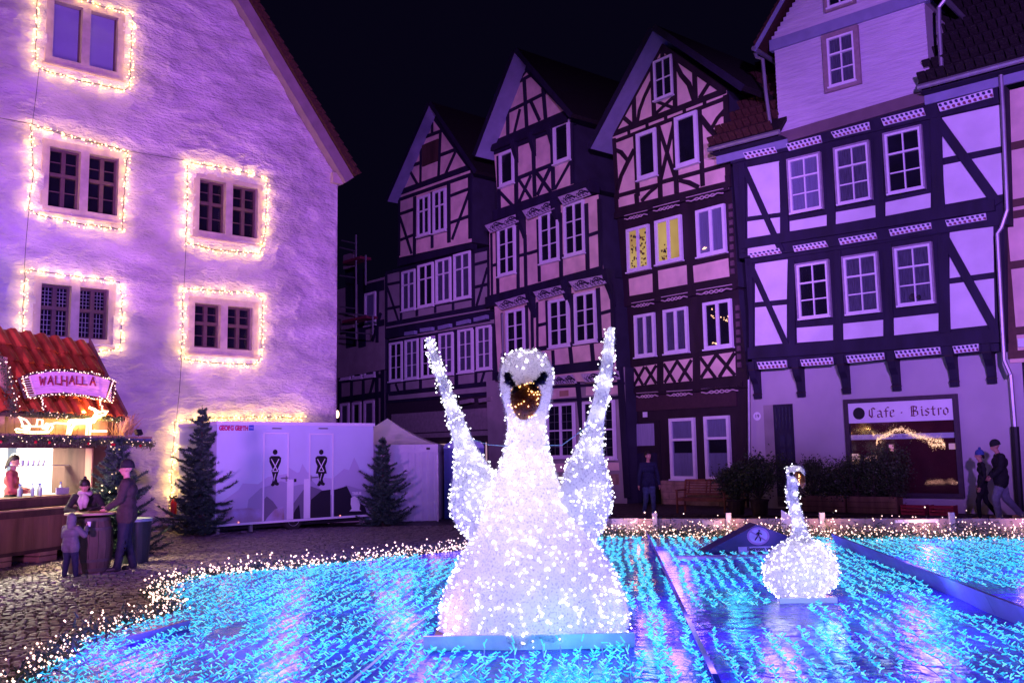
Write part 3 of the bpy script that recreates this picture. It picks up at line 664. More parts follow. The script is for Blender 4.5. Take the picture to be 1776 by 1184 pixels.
def scroll(C, A, B_, off, amp=.05):
    ua, va = F.uv(C(*A), off); ub, vb = F.uv(C(*B_), off); mb = MB(); n = 40
    for ph in (0, math.pi):
        pts = []
        for i in range(n + 1):
            s = i / n; q = min(1, 4 * min(s, 1 - s)); f = 3.5
            pts.append(F.w(ua + (ub - ua) * s, va + (vb - va) * s + amp * (.3 + .7 * (1 - abs(2 * s - 1))) * math.sin(f * 2 * math.pi * (s - .5) + ph) + (amp * .6 * (1 - q) * (1 if s > .5 else -1) if ph else 0), off + .02))
        if ph == 0: mb.tube(pts, .022, 5)
        else: mb.tube(pts[8:-8], .02, 5)
    F.strip(mb, (ua, va + .13), (ub, vb + .13), .025, off, off + .03); mb.build('carved_scroll', SCROLL, F.t)
scroll(K2, (235, 225), (382, 190), O2 + .17); scroll(K2, (420, 172), (588, 130), O2 + .17); scroll(K2, (632, 110), (870, 52), O2 + .17)
scroll(K2, (282, 785), (425, 762), O1 + .15); scroll(K2, (472, 748), (640, 718), O1 + .15); scroll(K2, (697, 705), (925, 668), O1 + .15)
scroll(K3, (757, 252), (895, 243), OG + .13); scroll(K3, (952, 242), (1115, 232), OG + .13); scroll(K3, (1173, 226), (1408, 208), OG + .13)
jetty(F, K3, (735, 215), (1450, 170), .16, OG, .16, TR); jetty(F, K3, (735, 300), (1400, 258), .5, OG - .0, .05, mat('brown_fascia', (.05, .02, .03), .7))
mb = MB()
for C, xx, y0, y1, off in ((K2, 918, 140, 560, O2), (K2, 962, 790, 1170, O1)):
    y = y0
    while y < y1:
        u, v = F.uv(C(xx + (y - y0) * .03, y), off); F.rect(mb, u - .06, v - .09, u + .06, v + .07, off, off + .06); y += 52
mb.build('post_rosettes', mat('rosette_paint', (.13, .07, .09), .7), F.t, kind='stuff')
# ground floor of this house
F.window(K3(970, 392), K3(1147, 780), .03, 1, (1, 1), tall=(.33, .67), fw=.1, back=CURTAIN_B, rail=.08); F.window(K3(1193, 378), K3(1372, 780), .03, 1, (1, 1), tall=(.33, .67), fw=.1, back=CURTAIN_B, rail=.08)
for (x0, x1) in ((992, 1122), (1216, 1350)):
    mb = MB(); a_, b_ = F.uv(K3(x0, 612), .1), F.uv(K3(x1, 520), .1); F.rect(mb, a_[0], a_[1], b_[0], b_[1], .045, .05); mb.build('shade', DARKROOM, t)
u0, v0 = F.uv(K3(745, 965), 0); u1, v1 = F.uv(K3(905, 400), 0)
mb = MB(); F.rect(mb, u0, v0, u1, v1, -.02, .03); d_ = mb.build('door', mat('near_black_door', (.02, .012, .02), .5), t)
mb = MB(); F.rect(mb, u0 + .12, v1 - .85, u1 - .25, v1 - .1, .03, .04); mb.build('transom_light', CURTAIN_B, d_)
mb = MB(); F.rect(mb, u0 + .15, v0 + .2, u1 - .15, v1 - 1.1, .03, .045); mb.build('door_leaf', TIMBER, d_)
mb = MB(); F.rect(mb, u0 + .55, v1 + .12, u0 + .75, v1 + .3, .03, .05); mb.build('number_plate', WHITE, t)
BRICK = mat('warm_sandstone', (.33, .22, .15), .9, .3, 5, .6, 14, (1, 1, 1), bdist=.03)
ua, va = F.uv(K3(915, 790), .0); ub, vb = F.uv(K3(1470, 975), 0); zt = F.uv(K3(1150, 788), 0)[1]
mb = MB(); F.rect(mb, ua, -.05, ub, zt, -.02, .03); mb.build('plinth', mat('mortar', (.12, .09, .08), .95), t)
z = .0; k = 0
while z < zt - .1:
    u = ua + .005; h = min(.24, zt - z - .005)
    while u < ub - .05:
        w_ = min(RN.uniform(.35, .6), ub - u); mb = MB(); F.rect(mb, u, z, u + w_ - .012, z + h - .012, .025, .045 + RN.uniform(0, .012)); mb.build('stone', BRICK, t); u += w_
    z += h
pipe([K3(682, 350), K3(684, 640), K3(686, 965)], F, .04, .15)

# ================================================================== SECOND HOUSE (carved friezes)
a2 = Vector((.629, -.777)); t = thing('half_timbered_house', 'steep gabled timbered house with carved friezes behind the big swan', 'house', (1.5, 34, 0))
F = Facade(Vector((3.52, 32.75)) - a2 * 6.3, a2, t); OG, O1, O2, O3 = 0, .25, .42, .55
wall_poly(F, [K3(-210, 150), K3(680, 60), (1088, 885), (850, 885)], OG, 5, PL_GREY, 'ground_floor_wall')
wall_poly(F, [A8(212, 700), A8(960, 520), A8(1000, 1190), A8(238, 1190)], O1, 5, PL_CREAM)
wall_poly(F, [A8(180, 190), A8(880, -10), A8(915, 510), A8(185, 690)], O2, 5, PL_CREAM)
wall_poly(F, [A7(205, 692), A7(395, 185), A7(680, 490), A7(722, 960), A7(240, 1130)], O3, 6, PL_CREAM, 'gable_wall')
gable_roof(F, A7(88, 780), A7(343, 108), A7(700, 530), O3 + .8, 8, .15)
B = lambda C, l, off, w=.17: F.beams(C, l, off, TIMBER, w)
B(A7, [[(205, 702), (685, 500), .22], [(298, 500), (545, 375), .13], [(340, 322), (462, 255), .13], [(300, 440), (302, 655)], [(406, 280), (424, 605)], [(528, 345), (545, 545)], [(380, 480), (343, 635), .11], [(450, 430), (506, 552), .13],
       [(378, 290), (430, 222), .08], [(395, 200), (440, 250), .06], [(392, 192), (205, 690), .2], [(392, 190), (682, 490), .2], [(300, 745), (440, 690), .03], [(445, 680), (560, 630), .03]], O3)
B(A7, [[(215, 760), (700, 575), .16], [(240, 780), (248, 1120), .16], [(352, 690), (358, 1085), .2], [(462, 650), (474, 1040), .2], [(582, 600), (594, 1000), .2], [(708, 570), (715, 960), .16], [(242, 972), (712, 785), .15],
       [(368, 925), (455, 1058), .12], [(450, 905), (372, 1080), .12], [(485, 885), (578, 1010), .14], [(575, 855), (492, 1030), .14], [(248, 1008), (345, 1110), .12], [(702, 815), (605, 990), .12]], O3)
for x, y in ((355, 700), (468, 655), (588, 610)):
    u, v = F.uv(A7(x, y), O3); mb = MB(); mb.prism([F.w(u - .1, v + .1, O3 + .0), F.w(u - .1, v + .1, O3 + .3), F.w(u - .1, v - .2, O3 + .22), F.w(u - .1, v - .8, O3)], F.a * .2); mb.build('bracket', TIMBER, t)
jetty(F, A7, (215, 735), (700, 545), .25, O3, .22)
F.window(A7(250, 768), A7(346, 950), O3 + .03, 1, (1,), fw=.12); F.window(A7(596, 588), A7(705, 800), O3 + .03, 1, (1,), fw=.12)
jetty(F, A7, (235, 1170), (850, 975), .42, O2 - .05, .28)
B(A8, [[(195, 240), (200, 640), .12], [(232, 225), (238, 630)], [(365, 190), (368, 590), .16], [(412, 250), (418, 580), .16], [(495, 150), (505, 550), .14], [(638, 110), (645, 520)], [(805, 50), (815, 470)], [(888, 20), (900, 450), .16],
       [(195, 448), (235, 438), .12], [(370, 385), (430, 368), .12], [(432, 370), (495, 350), .12], [(815, 255), (890, 230), .12], [(240, 510), (370, 478), .14], [(505, 430), (812, 348), .15], [(250, 215), (360, 180), .1], [(500, 130), (640, 90), .1], [(190, 650), (905, 470), .16]], O2)
F.window(A8(238, 215), A8(355, 492), O2 + .03, 2, (3,), fw=.1, center=.08); F.window(A8(505, 120), A8(635, 408), O2 + .03, 2, (3,), fw=.1, center=.08); F.window(A8(662, 62), A8(800, 362), O2 + .03, 2, (3,), fw=.1, center=.08)
jetty(F, A8, (190, 685), (940, 490), .42, O1 - .05, .30)
B(A8, [[(262, 750), (275, 1150), .12], [(290, 740), (292, 1010), .08], [(420, 700), (428, 1050)], [(455, 690), (462, 1040), .14], [(490, 680), (492, 980), .1], [(552, 670), (560, 970), .14], [(712, 625), (722, 960)], [(880, 590), (895, 920)], [(968, 560), (985, 1000), .16],
       [(495, 830), (555, 815), .12], [(890, 755), (965, 735), .12], [(500, 980), (975, 915), .17], [(590, 990), (595, 1090), .14], [(700, 960), (712, 1080)], [(840, 950), (850, 1060)], [(260, 1020), (420, 985), .14], [(265, 1140), (980, 1060), .2]], O1)
F.window(A8(292, 740), A8(415, 1012), O1 + .03, 2, (3,), fw=.1, center=.08); F.window(A8(565, 675), A8(700, 958), O1 + .03, 2, (3,), fw=.1, center=.08); F.window(A8(730, 632), A8(875, 930), O1 + .03, 2, (3,), fw=.1, center=.08)
jetty(F, A8, (265, 1160), (985, 1080), .35, OG - .05, .38)
FRZ = mat('carved_frieze_board', (.46, .40, .46), .85, .2, 10, .4)
def frieze(C, q, off):
    P4 = [F.uv(C(*p), off) for p in q]; mb = MB(); F.poly(mb, P4[::-1], off, off + .04)
    o = mb.build('frieze_board', FRZ, F.t)
    L = lambda s, t_: tuple((P4[0][i] * (1 - s) + P4[1][i] * s) * (1 - t_) + (P4[3][i] * (1 - s) + P4[2][i] * s) * t_ for i in (0, 1)); mb = MB()
    for c_ in range(2):
        b0 = .03 + c_ * .48
        for r_ in range(2):
            pts = [L(b0 + .12 + .42 * k / 10 * .9, .62 - .5 * math.sin(math.pi * k / 10) * (1 if r_ == 0 else .45)) for k in range(11)]
            mb.tube([F.w(*p, off + .045) for p in pts], .02, 4)
        mb.tube([F.w(*L(b0 + .02 + .44 * k / 12, .5 + .22 * math.sin(k * 1.7)), off + .045) for k in range(13)], .015, 4)
        for k in range(4): F.strip(mb, L(b0 + .1 * k + .05, .7), L(b0 + .1 * k + .1, .92), .03, off + .04, off + .05)
        mb.tube([F.w(*L(b0 + .3 + .05 * math.cos(k), .35 + .22 * math.sin(k)), off + .045) for k in range(7)], .02, 4)
    mb.build('carving', TIMBER, o)
for C, off, qs in ((A8, O2 + .26, ([(155, 190), (355, 117), (375, 165), (190, 238)], [(395, 95), (580, 30), (605, 82), (430, 150)], [(625, 8), (800, -52), (835, -8), (660, 62)])),
                   (A8, O1 + .26, ([(220, 685), (410, 630), (435, 680), (262, 730)], [(465, 615), (640, 573), (668, 620), (500, 668)], [(693, 550), (905, 508), (935, 560), (735, 608)])),
                   (K3, OG + .34, ([(215, 125), (345, 108), (375, 165), (235, 170)], [(400, 105), (640, 85), (650, 140), (430, 158)]))):
    for q in qs: frieze(C, q, off)
for C, off, ps in ((A8, O2, ((378, 150), (600, 75), (415, 190 + 0))), (A8, O1, ((440, 660), (668, 590), (935, 525)))):
    for x, y in ps[:2] if off == O2 else ps:
        u, v = F.uv(C(x, y), off + .2); mb = MB(); mb.prism([F.w(u - .11, v + .3, off - .1), F.w(u - .11, v + .3, off + .36), F.w(u - .11, v - .15, off + .28), F.w(u - .11, v - .55, off + .06), F.w(u - .11, v - 1.0, off - .1)], F.a * .22); mb.build('bracket', TIMBER, t)
# ground floor
F.beam([K3(200, 190), K3(680, 165)], .10, 0, TIMBER); F.beam([K3(375, 120), K3(430, 700)], .24, 0, TIMBER); F.beam([K3(650, 60), K3(700, 900)], .3, 0, TIMBER); F.beam([K3(170, 280), K3(640, 255)], .12, 0, TIMBER)
F.panel(K3, [(200, 178), (390, 165), (392, 245), (200, 268)], 0, PL_CREAM); F.panel(K3, [(432, 160), (665, 145), (668, 232), (432, 242)], 0, PL_CREAM)
F.panel(K3, [(180, 680), (640, 672), (645, 722), (180, 735)], 0, PL_CREAM); F.panel(K3, [(180, 755), (640, 745), (645, 815), (180, 830)], 0, BRICK)
F.window(K3(183, 302), K3(368, 640), .04, 2, (1, 1), fw=.09, center=.1, fine=(2, 3)); F.window(K3(415, 285), K3(628, 648), .04, 2, (1, 1), fw=.09, center=.1, fine=(2, 3))
mb = MB(); p = F.uv(K3(262, 250), .02); q = F.uv(K3(318, 208), .02); F.rect(mb, p[0], p[1], q[0], q[1], .0, .03); mb.build('house_plaque', PALEWOOD, t)
pipe([A8(262, 755), A8(268, 980), A8(245, 1150)], F, .04, .55)

# ================================================================== THIRD HOUSE (long dark facade)
a1 = Vector((.679, -.734)); t = thing('half_timbered_house', 'dim wide timbered house with rows of tall windows left of the carved one', 'house', (-3, 40, 0))
F = Facade(Vector((-.42, 38.3)) - a1 * 8.2, a1, t); OG, O1, O2, O3 = 0, .2, .4, .6
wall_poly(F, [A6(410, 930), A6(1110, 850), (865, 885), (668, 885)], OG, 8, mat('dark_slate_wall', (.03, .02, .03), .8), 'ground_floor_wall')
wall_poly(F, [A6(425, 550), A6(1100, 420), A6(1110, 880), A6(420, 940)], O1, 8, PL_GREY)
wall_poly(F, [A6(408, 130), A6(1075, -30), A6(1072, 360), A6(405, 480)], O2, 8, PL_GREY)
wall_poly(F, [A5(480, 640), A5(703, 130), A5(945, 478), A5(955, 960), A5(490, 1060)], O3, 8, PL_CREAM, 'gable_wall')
gable_roof(F, A5(412, 700), A5(683, 78), A5(975, 520), O3 + .6, 8, .14)
B = lambda C, l, off, w=.18: F.beams(C, l, off, TIMBER, w)
B(A5, [[(480, 650), (945, 482), .26], [(550, 482), (855, 368), .15], [(622, 302), (775, 245), .15], [(632, 300), (628, 605), .12], [(757, 255), (745, 545), .14], [(705, 150), (704, 270), .12], [(553, 492), (610, 592), .12], [(855, 380), (788, 532), .12],
       [(700, 140), (482, 640), .2], [(700, 140), (942, 480), .2], [(492, 690), (950, 530), .16], [(492, 690), (492, 1050), .14], [(592, 670), (590, 1050), .2], [(702, 640), (704, 1000), .16], [(810, 590), (812, 965), .2], [(945, 545), (948, 940), .18],
       [(500, 782), (585, 752), .13], [(500, 948), (585, 915), .13], [(605, 938), (800, 885), .13], [(822, 665), (942, 620), .13], [(822, 838), (942, 795), .13], [(497, 800), (572, 1035), .13], [(942, 640), (832, 945), .13]], O3)
mb = MB(); p, q = F.uv(A5(642, 480), O3), F.uv(A5(745, 300), O3); F.rect(mb, p[0], p[1], q[0], q[1], O3, O3 + .06); sh = mb.build('shutter', WOOD_D, t)
jetty(F, A5, (490, 1085), (955, 970), .5, O3 - .2, .1)
F.window(A5(612, 680), A5(693, 908), O3 + .03, 2, (1, 1), tall=(.36, .64), fw=.1, center=.08); F.window(A5(712, 642), A5(795, 885), O3 + .03, 2, (1, 1), tall=(.36, .64), fw=.1, center=.08)
for i, (a_, b_) in enumerate((((512, 120), (600, 355)), ((615, 78), (716, 330)), ((730, 45), (828, 302)), ((845, 8), (955, 278)))):
    F.window(A6(*a_), A6(*b_), O2 + .03, 2, (1, 1), tall=(.33, .67), fw=.1, back=(CURTAIN, DARKROOM, CURTAIN, CURTAIN)[i], center=.07)
B(A6, [[(410, 125), (410, 460), .14], [(503, 110), (505, 440), .14], [(606, 80), (607, 400), .14], [(722, 50), (723, 380), .14], [(836, 20), (838, 360), .14], [(965, -20), (968, 345), .2], [(1066, -30), (1068, 330), .16],
       [(415, 198), (500, 182), .12], [(410, 355), (500, 338), .12], [(505, 368), (965, 285), .14], [(970, 72), (1060, 48), .12], [(970, 218), (1060, 196), .12], [(415, 215), (490, 440), .12], [(1058, 90), (988, 335), .12], [(408, 125), (1070, -35), .16], [(408, 455), (1070, 335), .2]], O2)
jetty(F, A6, (410, 500), (1080, 380), .7, O2 - .25, .1)
for i, (a_, b_) in enumerate((((433, 575), (516, 812)), ((533, 556), (619, 799)), ((637, 540), (724, 787)), ((750, 515), (843, 772)), ((872, 491), (970, 756)), ((990, 471), (1088, 737)))):
    F.window(A6(*a_), A6(*b_), O1 + .03, 2, (3,), fw=.1, mw=.03, back=(DARKROOM, CURTAIN)[i % 2 if i < 4 else 1], center=.05)
B(A6, [[(425, 570), (428, 900), .16], [(524, 560), (526, 890), .14], [(628, 545), (630, 880), .16], [(735, 520), (740, 870), .2], [(857, 500), (860, 850), .2], [(980, 475), (984, 840), .16], [(1098, 455), (1100, 830), .16], [(428, 828), (1100, 742), .13], [(428, 898), (1100, 830), .2], [(470, 835), (490, 890), .1], [(790, 775), (828, 862), .14], [(1040, 755), (1015, 838), .1], [(425, 565), (1100, 455), .12]], O1)
jetty(F, A6, (415, 925), (1115, 865), .5, O1 - .2, .08)
SLAT = mat('pale_louvre_board', (.26, .22, .22), .8)
for i in range(4):
    mb = MB(); F.strip(mb, F.uv(A6(445, 1050 + i * 42), OG), F.uv(A6(1112, 1008 + i * 46), OG), .3 if i < 3 else .2, 0, .05 + i * .002); mb.build('slat', SLAT, t)
for (x0, y0, x1, y1) in ((750, 478, 825, 460), (868, 450, 945, 432), (980, 425, 1060, 405), (890, 955, 965, 940), (1012, 942, 1088, 930), (535, 515, 600, 505), (635, 492, 710, 482)):
    mb = MB(); F.strip(mb, F.uv(A6(x0, y0), O2), F.uv(A6(x1, y1), O2), .16, O2 - .05, O2 + .115); mb.build('fill_board', SOFFIT if y0 < 900 else SLAT, t)
# warm lit shop strip at street level
mb = MB(); p, q = F.uv((756, 800), .1), F.uv((872, 766), .1); F.rect(mb, p[0], p[1], q[0], q[1], 0, .1); mb.build('lit_shop_window', emit('dim_shop_light', (.9, .55, .35), .45), t)
for x in (776, 806, 838, 846): mb = MB(); p, q = F.uv((x, 802), .13), F.uv((x + 3, 764), .13); F.rect(mb, p[0], p[1], q[0], q[1], .1, .16); mb.build('mullion', TIMBER, t)
mb = MB(); p, q = F.uv((848, 812), .2), F.uv((856, 772), .2); F.rect(mb, p[0], p[1], q[0], q[1], .1, .2); mb.build('lit_sign', emit('lit_sign_glow', (1, .8, .6), .8), t)

# ================================================================== FAR NARROW HOUSE with scaffold
a0_ = Vector((.669, -.743)); t = thing('half_timbered_house', 'darkest timbered house tucked between the stone gable and the scaffold', 'house', (-8, 45, 0))
F = Facade(Vector((-6.2, 44.8)) - a0_ * 7, a0_, t)
wall_poly(F, [(520, 660), (668, 632), (668, 885), (520, 885)], .1, 6, PL_GREY); wall_poly(F, [(520, 520), (668, 480), (668, 640), (520, 668)], .3, 6, PL_GREY)
B = lambda C, l, off, w=.2: F.beams(C, l, off, TIMBER, w)
B(A6, [[(120, 610), (395, 570), .5], [(105, 820), (395, 780), .2], [(100, 940), (395, 900), .3], [(110, 620), (110, 1100), .3], [(187, 610), (187, 1100), .2], [(262, 600), (262, 1100), .2], [(348, 590), (350, 1100), .25], [(345, 750), (305, 900), .15], [(385, 600), (385, 1100), .3], [(380, 600), (355, 740), .15]], .1)
B(A6, [[(270, 230), (395, 200), .5], [(270, 470), (395, 440), .3], [(355, 230), (350, 570), .2], [(250, 100), (255, 600), .6], [(375, 380), (320, 560), .18], [(180, 80), (185, 600), .9]], .3)
F.window(A6(122, 625), A6(182, 802), .13, 1, (1,), fw=.12, back=CURTAIN); F.window(A6(196, 610), A6(257, 797), .13, 1, (1,), fw=.12); F.window(A6(271, 594), A6(341, 786), .13, 1, (1,), fw=.12, back=CURTAIN)
F.window(A6(275, 258), A6(345, 452), .33, 1, (1,), fw=.12, back=CURTAIN_B)
F.window(A6(118, 962), A6(172, 1100), .13, 1, (1,), fw=.12, back=CURTAIN); F.window(A6(195, 955), A6(248, 1100), .13, 1, (1,), fw=.12); F.window(A6(270, 945), A6(335, 1100), .13, 1, (1,), fw=.12, back=CURTAIN)
sc_ = thing('scaffold', 'thin tube scaffold in front of the dark house beside the stone gable', 'scaffold', (-8, 41, 0))
SF = Facade(Vector((-6.6, 42.0)) - a0_ * 7, a0_, sc_)
def bar(C, A, B_, r=.045, F_=None, off=0, mt=METAL, name='pole'):
    F_ = F_ or SF; mb = MB(); mb.tube([F_.w(*F_.uv(C(*A), off), off), F_.w(*F_.uv(C(*B_), off), off)], r, 6); return mb.build(name, mt, F_.t)
for A, B_ in (((213, -120 + 0), (213, 545)), ((275, 10), (275, 200)), ((320, 395), (320, 510))): bar(A6, A, B_)
for A, B_ in (((110, 340), (215, 352)), ((110, 378), (320, 400)), ((110, 498), (320, 515)), ((110, 530), (215, 545)), ((110, 140), (215, 155)), ((110, -40), (215, -15)), ((120, -85), (215, -65))): bar(A6, A, B_, .035, name='rail')
for (x0, y0, x1, y1) in ((135, 420, 290, 455), (140, 40, 250, 75)):
    mb = MB(); p = SF.uv(A6(x0, (y0 + y1) / 2), 0); q = SF.uv(A6(x1, (y0 + y1) / 2), 0); SF.rect(mb, p[0], p[1] - .06, q[0], p[1] + .06, -.5, .1); mb.build('platform', mat('red_scaffold_board', (.18, .02, .05), .7), sc_)
mb = MB(); p, q = SF.uv(A6(115, 490), -.6), SF.uv(A6(195, 385), -.6); SF.rect(mb, p[0], p[1], q[0], q[1], -.7, -.6); mb.build('panel', SLAT, sc_)
mb = MB(); p, q = SF.uv(A6(130, 100), -.6), SF.uv(A6(195, -10), -.6); SF.rect(mb, p[0], p[1], q[0], q[1], -.7, -.6); mb.build('panel', SLAT, sc_)
lamp_t = thing('wall_lantern', 'small glowing lantern at the corner of the stone gable above the trailer roof', 'lantern', at_depth(584, 720, 29))
mb = MB(); mb.ball(at_depth(585, 718, 29), (.06, .06, .12), 0, 8, 5); mb.build('lamp_glass', emit('lantern_glow', (1, .6, .35), 6), lamp_t)
mb = MB(); p = at_depth(585, 711, 29); mb.lathe(p, [(.09, 0), (.02, .07)], 8); mb.tube([p, p + Vector((-.25, .1, .05))], .015, 5); mb.build('lamp_cap', BLACK, lamp_t)
# house at the far right edge
t = thing('half_timbered_house', 'sliver of a brownish timbered house at the right edge of the photo', 'house', (15, 22, 0))
F = Facade(o4, a4, t)
F.o = Vector((CF.w(CF.uv((1757, 700), 0)[0], 0, -.25).x, CF.w(CF.uv((1757, 700), 0)[0], 0, -.25).y, 0))
mb = MB(); F.rect(mb, .02, 0, 4, 3.9, -6, .0); mb.build('ground_floor_wall', PL_GROUND, t); mb = MB(); F.rect(mb, .02, 3.9, 4, 11, -6, .3); mb.build('wall', PL_ROSE, t)
BR = mat('brown_timber', (.10, .05, .035), .7)
for z in (4.0, 4.6, 6.3, 7.6, 7.9, 9.4): mb = MB(); F.rect(mb, .0, z, 4, z + .2, .29, .34); mb.build('beam', BR, t)
for u in (.0, .9, 1.9): mb = MB(); F.rect(mb, u, 4.2, u + .22, 11, .29, .335); mb.build('beam', BR, t)
for u in (.25, .6): mb = MB(); F.rect(mb, u, 4.28, u + .18, 4.5, .3, .36); mb.build('white_block', WHITE, t)
mb = MB(); F.rect(mb, .3, .5, 1.3, 3.0, 0, .03); mb.build('window_shutter', WOOD_D, t)

# ================================================================== STONE HALL (left)
t = thing('stone_hall', 'massive rough plastered stone gable with twin windows framed by light strings', 'building', (-8, 25, 0))
aL = Vector((.751, .66)); F = LF = Facade((-9.2, 24.0), aL, t)
L0 = crop(0, 0, 2.467); L2 = crop(0, 430, 3.7)
uR = F.uv((584, 600), 0)[0]; zE = F.uv((584, 318), 0)[1]
pe = F.uv((588, 285), .25); pa = F.uv((418, 0), .25); slope = (pa[1] - pe[1]) / (pa[0] - pe[0])
# window openings (stone frame outer)
WIN = {'U': ((82, -14), (213, 140)), 'M1': ((74, 240), (214, 388)), 'M2': ((336, 297), (455, 426)), 'L1': ((59, 478), (197, 602)), 'L2': ((327, 513), (446, 619))}
WR = {}
for k, (a_, b_) in WIN.items():
    ua, vb = F.uv(a_, .0); ub, va = F.uv(b_, .0); WR[k] = (ua, va, ub, vb)
def gable_z(u): return pe[1] + slope * (u - pe[0]) - .12
# rough wall as a displaced sheet with the openings left out
step = .06; U0, U1 = -7.2, uR; nu = int((U1 - U0) / step); nv = int(17.5 / step); idx = {}; mb = MB()
def okc(u, v):
    if v > gable_z(u) + .1: return False
    for a_, b_, c_, d_ in WR.values():
        if a_ + .03 < u < c_ - .03 and b_ + .03 < v < d_ - .03: return False
    return True
def vert(i, j):
    if (i, j) in idx: return idx[(i, j)]
    u = U0 + (U1 - U0) * i / nu; v = j * step
    p = Vector((u * .9, v * 2.1, 3.3))
    d = .036 * noise.noise(p * 1.3) + .026 * noise.noise(p * 2.9) + .05 * noise.noise(Vector((u * .25, v * .3, 9)))
    c = noise.noise(Vector((u * 1.6, v * 4.2 + .8 * noise.noise(Vector((u, v, 0))), 5.5)))
    d += .045 * (1 - abs(c)) ** 4
    if i == nu: d = 0
    idx[(i, j)] = len(mb.v); mb.v.append(tuple(F.w(u, min(v, gable_z(u) if v < gable_z(u) + step * 3 else v), d))); return idx[(i, j)]
for i in range(nu):
    for j in range(nv):
        u = U0 + (U1 - U0) * (i + .5) / nu; v = (j + .5) * step
        if okc(u, v): mb.f.append((vert(i, j), vert(i + 1, j), vert(i + 1, j + 1), vert(i, j + 1))); mb.m.append(0)
ROUGH = mat('rough_lime_plaster', (.60, .54, .54), .9, .26, .8, 1.0, 7, (1, 1, 2.4), bdist=.065, detail=8)
mb.build('plaster_wall', ROUGH, t, smooth=True)
mb = MB(); F.poly(mb, [(U0 - 8, -.1), (uR - .0, -.1), (uR - .0, pe[1] - .2), (pa[0], pa[1] - .3), (pa[0] - 3, pa[1] - .3 - slope * 3), (U0 - 8, pa[1] - .3 - slope * 3)], -6, -.35); mb.build('wall_core', ROUGH, t)
mb = MB(); F.rect(mb, uR - .6, -.1, uR - .001, zE + .1, -.34, -.03); mb.build('corner_stones', ROUGH, t)
for p0, p1, w_, o0, o1, mt, nm in ((pe, pa, .3, .02, .30, SOFFIT, 'verge_board'),):
    d = Vector((pa[0] - pe[0], pa[1] - pe[1])).normalized(); A = (pe[0] - d.x * .55, pe[1] - d.y * .55); Bp = (pa[0] + d.x * 5, pa[1] + d.y * 5)
    mb = MB(); F.strip(mb, A, Bp, .34, -.2, .32); mb.build('verge_board', mat('tan_verge_board', (.26, .19, .20), .8, .15, 3, .3), t)
    mb = MB(); q = (-d.y * .25, d.x * .25)
    if q[0] < 0: q = (-q[0], -q[1])
    F.strip(mb, (A[0] + q[0], A[1] + q[1] + .02), (Bp[0] + q[0], Bp[1] + q[1] + .02), .16, -8, .42); mb.build('roof', ROOF, t)
    mb = MB(); L_ = Vector((Bp[0] - A[0], Bp[1] - A[1])).length; n_ = int(L_ / .25)
    for i in range(n_):
        s0 = i / n_; s1 = (i + .93) / n_; g = lambda s, o: (A[0] + (Bp[0] - A[0]) * s + q[0] * o, A[1] + (Bp[1] - A[1]) * s + q[1] * o)
        F.poly(mb, [g(s0, 1.3), g(s1, 1.3), g(s1, 1.5), g(s0, 1.68)][::(1 if True else -1)], -1, .44)
    mb.build('verge_tiles', ROOF, t, kind='stuff')
ue, ze = F.uv((604, 318), .0)
mb = MB(); F.poly(mb, [(uR - .25, ze - .12), (uR + .08, ze - .12), (uR + .42, ze + .2), (uR - .25, ze + .2)], -.5, .16); mb.build('kneeler_stone', STONE, t)
mb = MB(); F.poly(mb, [(uR - .2, ze + .2), (uR + .40, ze + .2), (uR + .42, ze + .32), (uR - .2, ze + 1.2)], -.5, .05); mb.build('kneeler_wall', PL_GREY, t)
GOLD = mat('ochre_glow_curtain', (.1, .08, .14), .9)
BLIND_BLUE = mat('white_roller_blind', (.55, .50, .75), .9, .05, 2, 0)
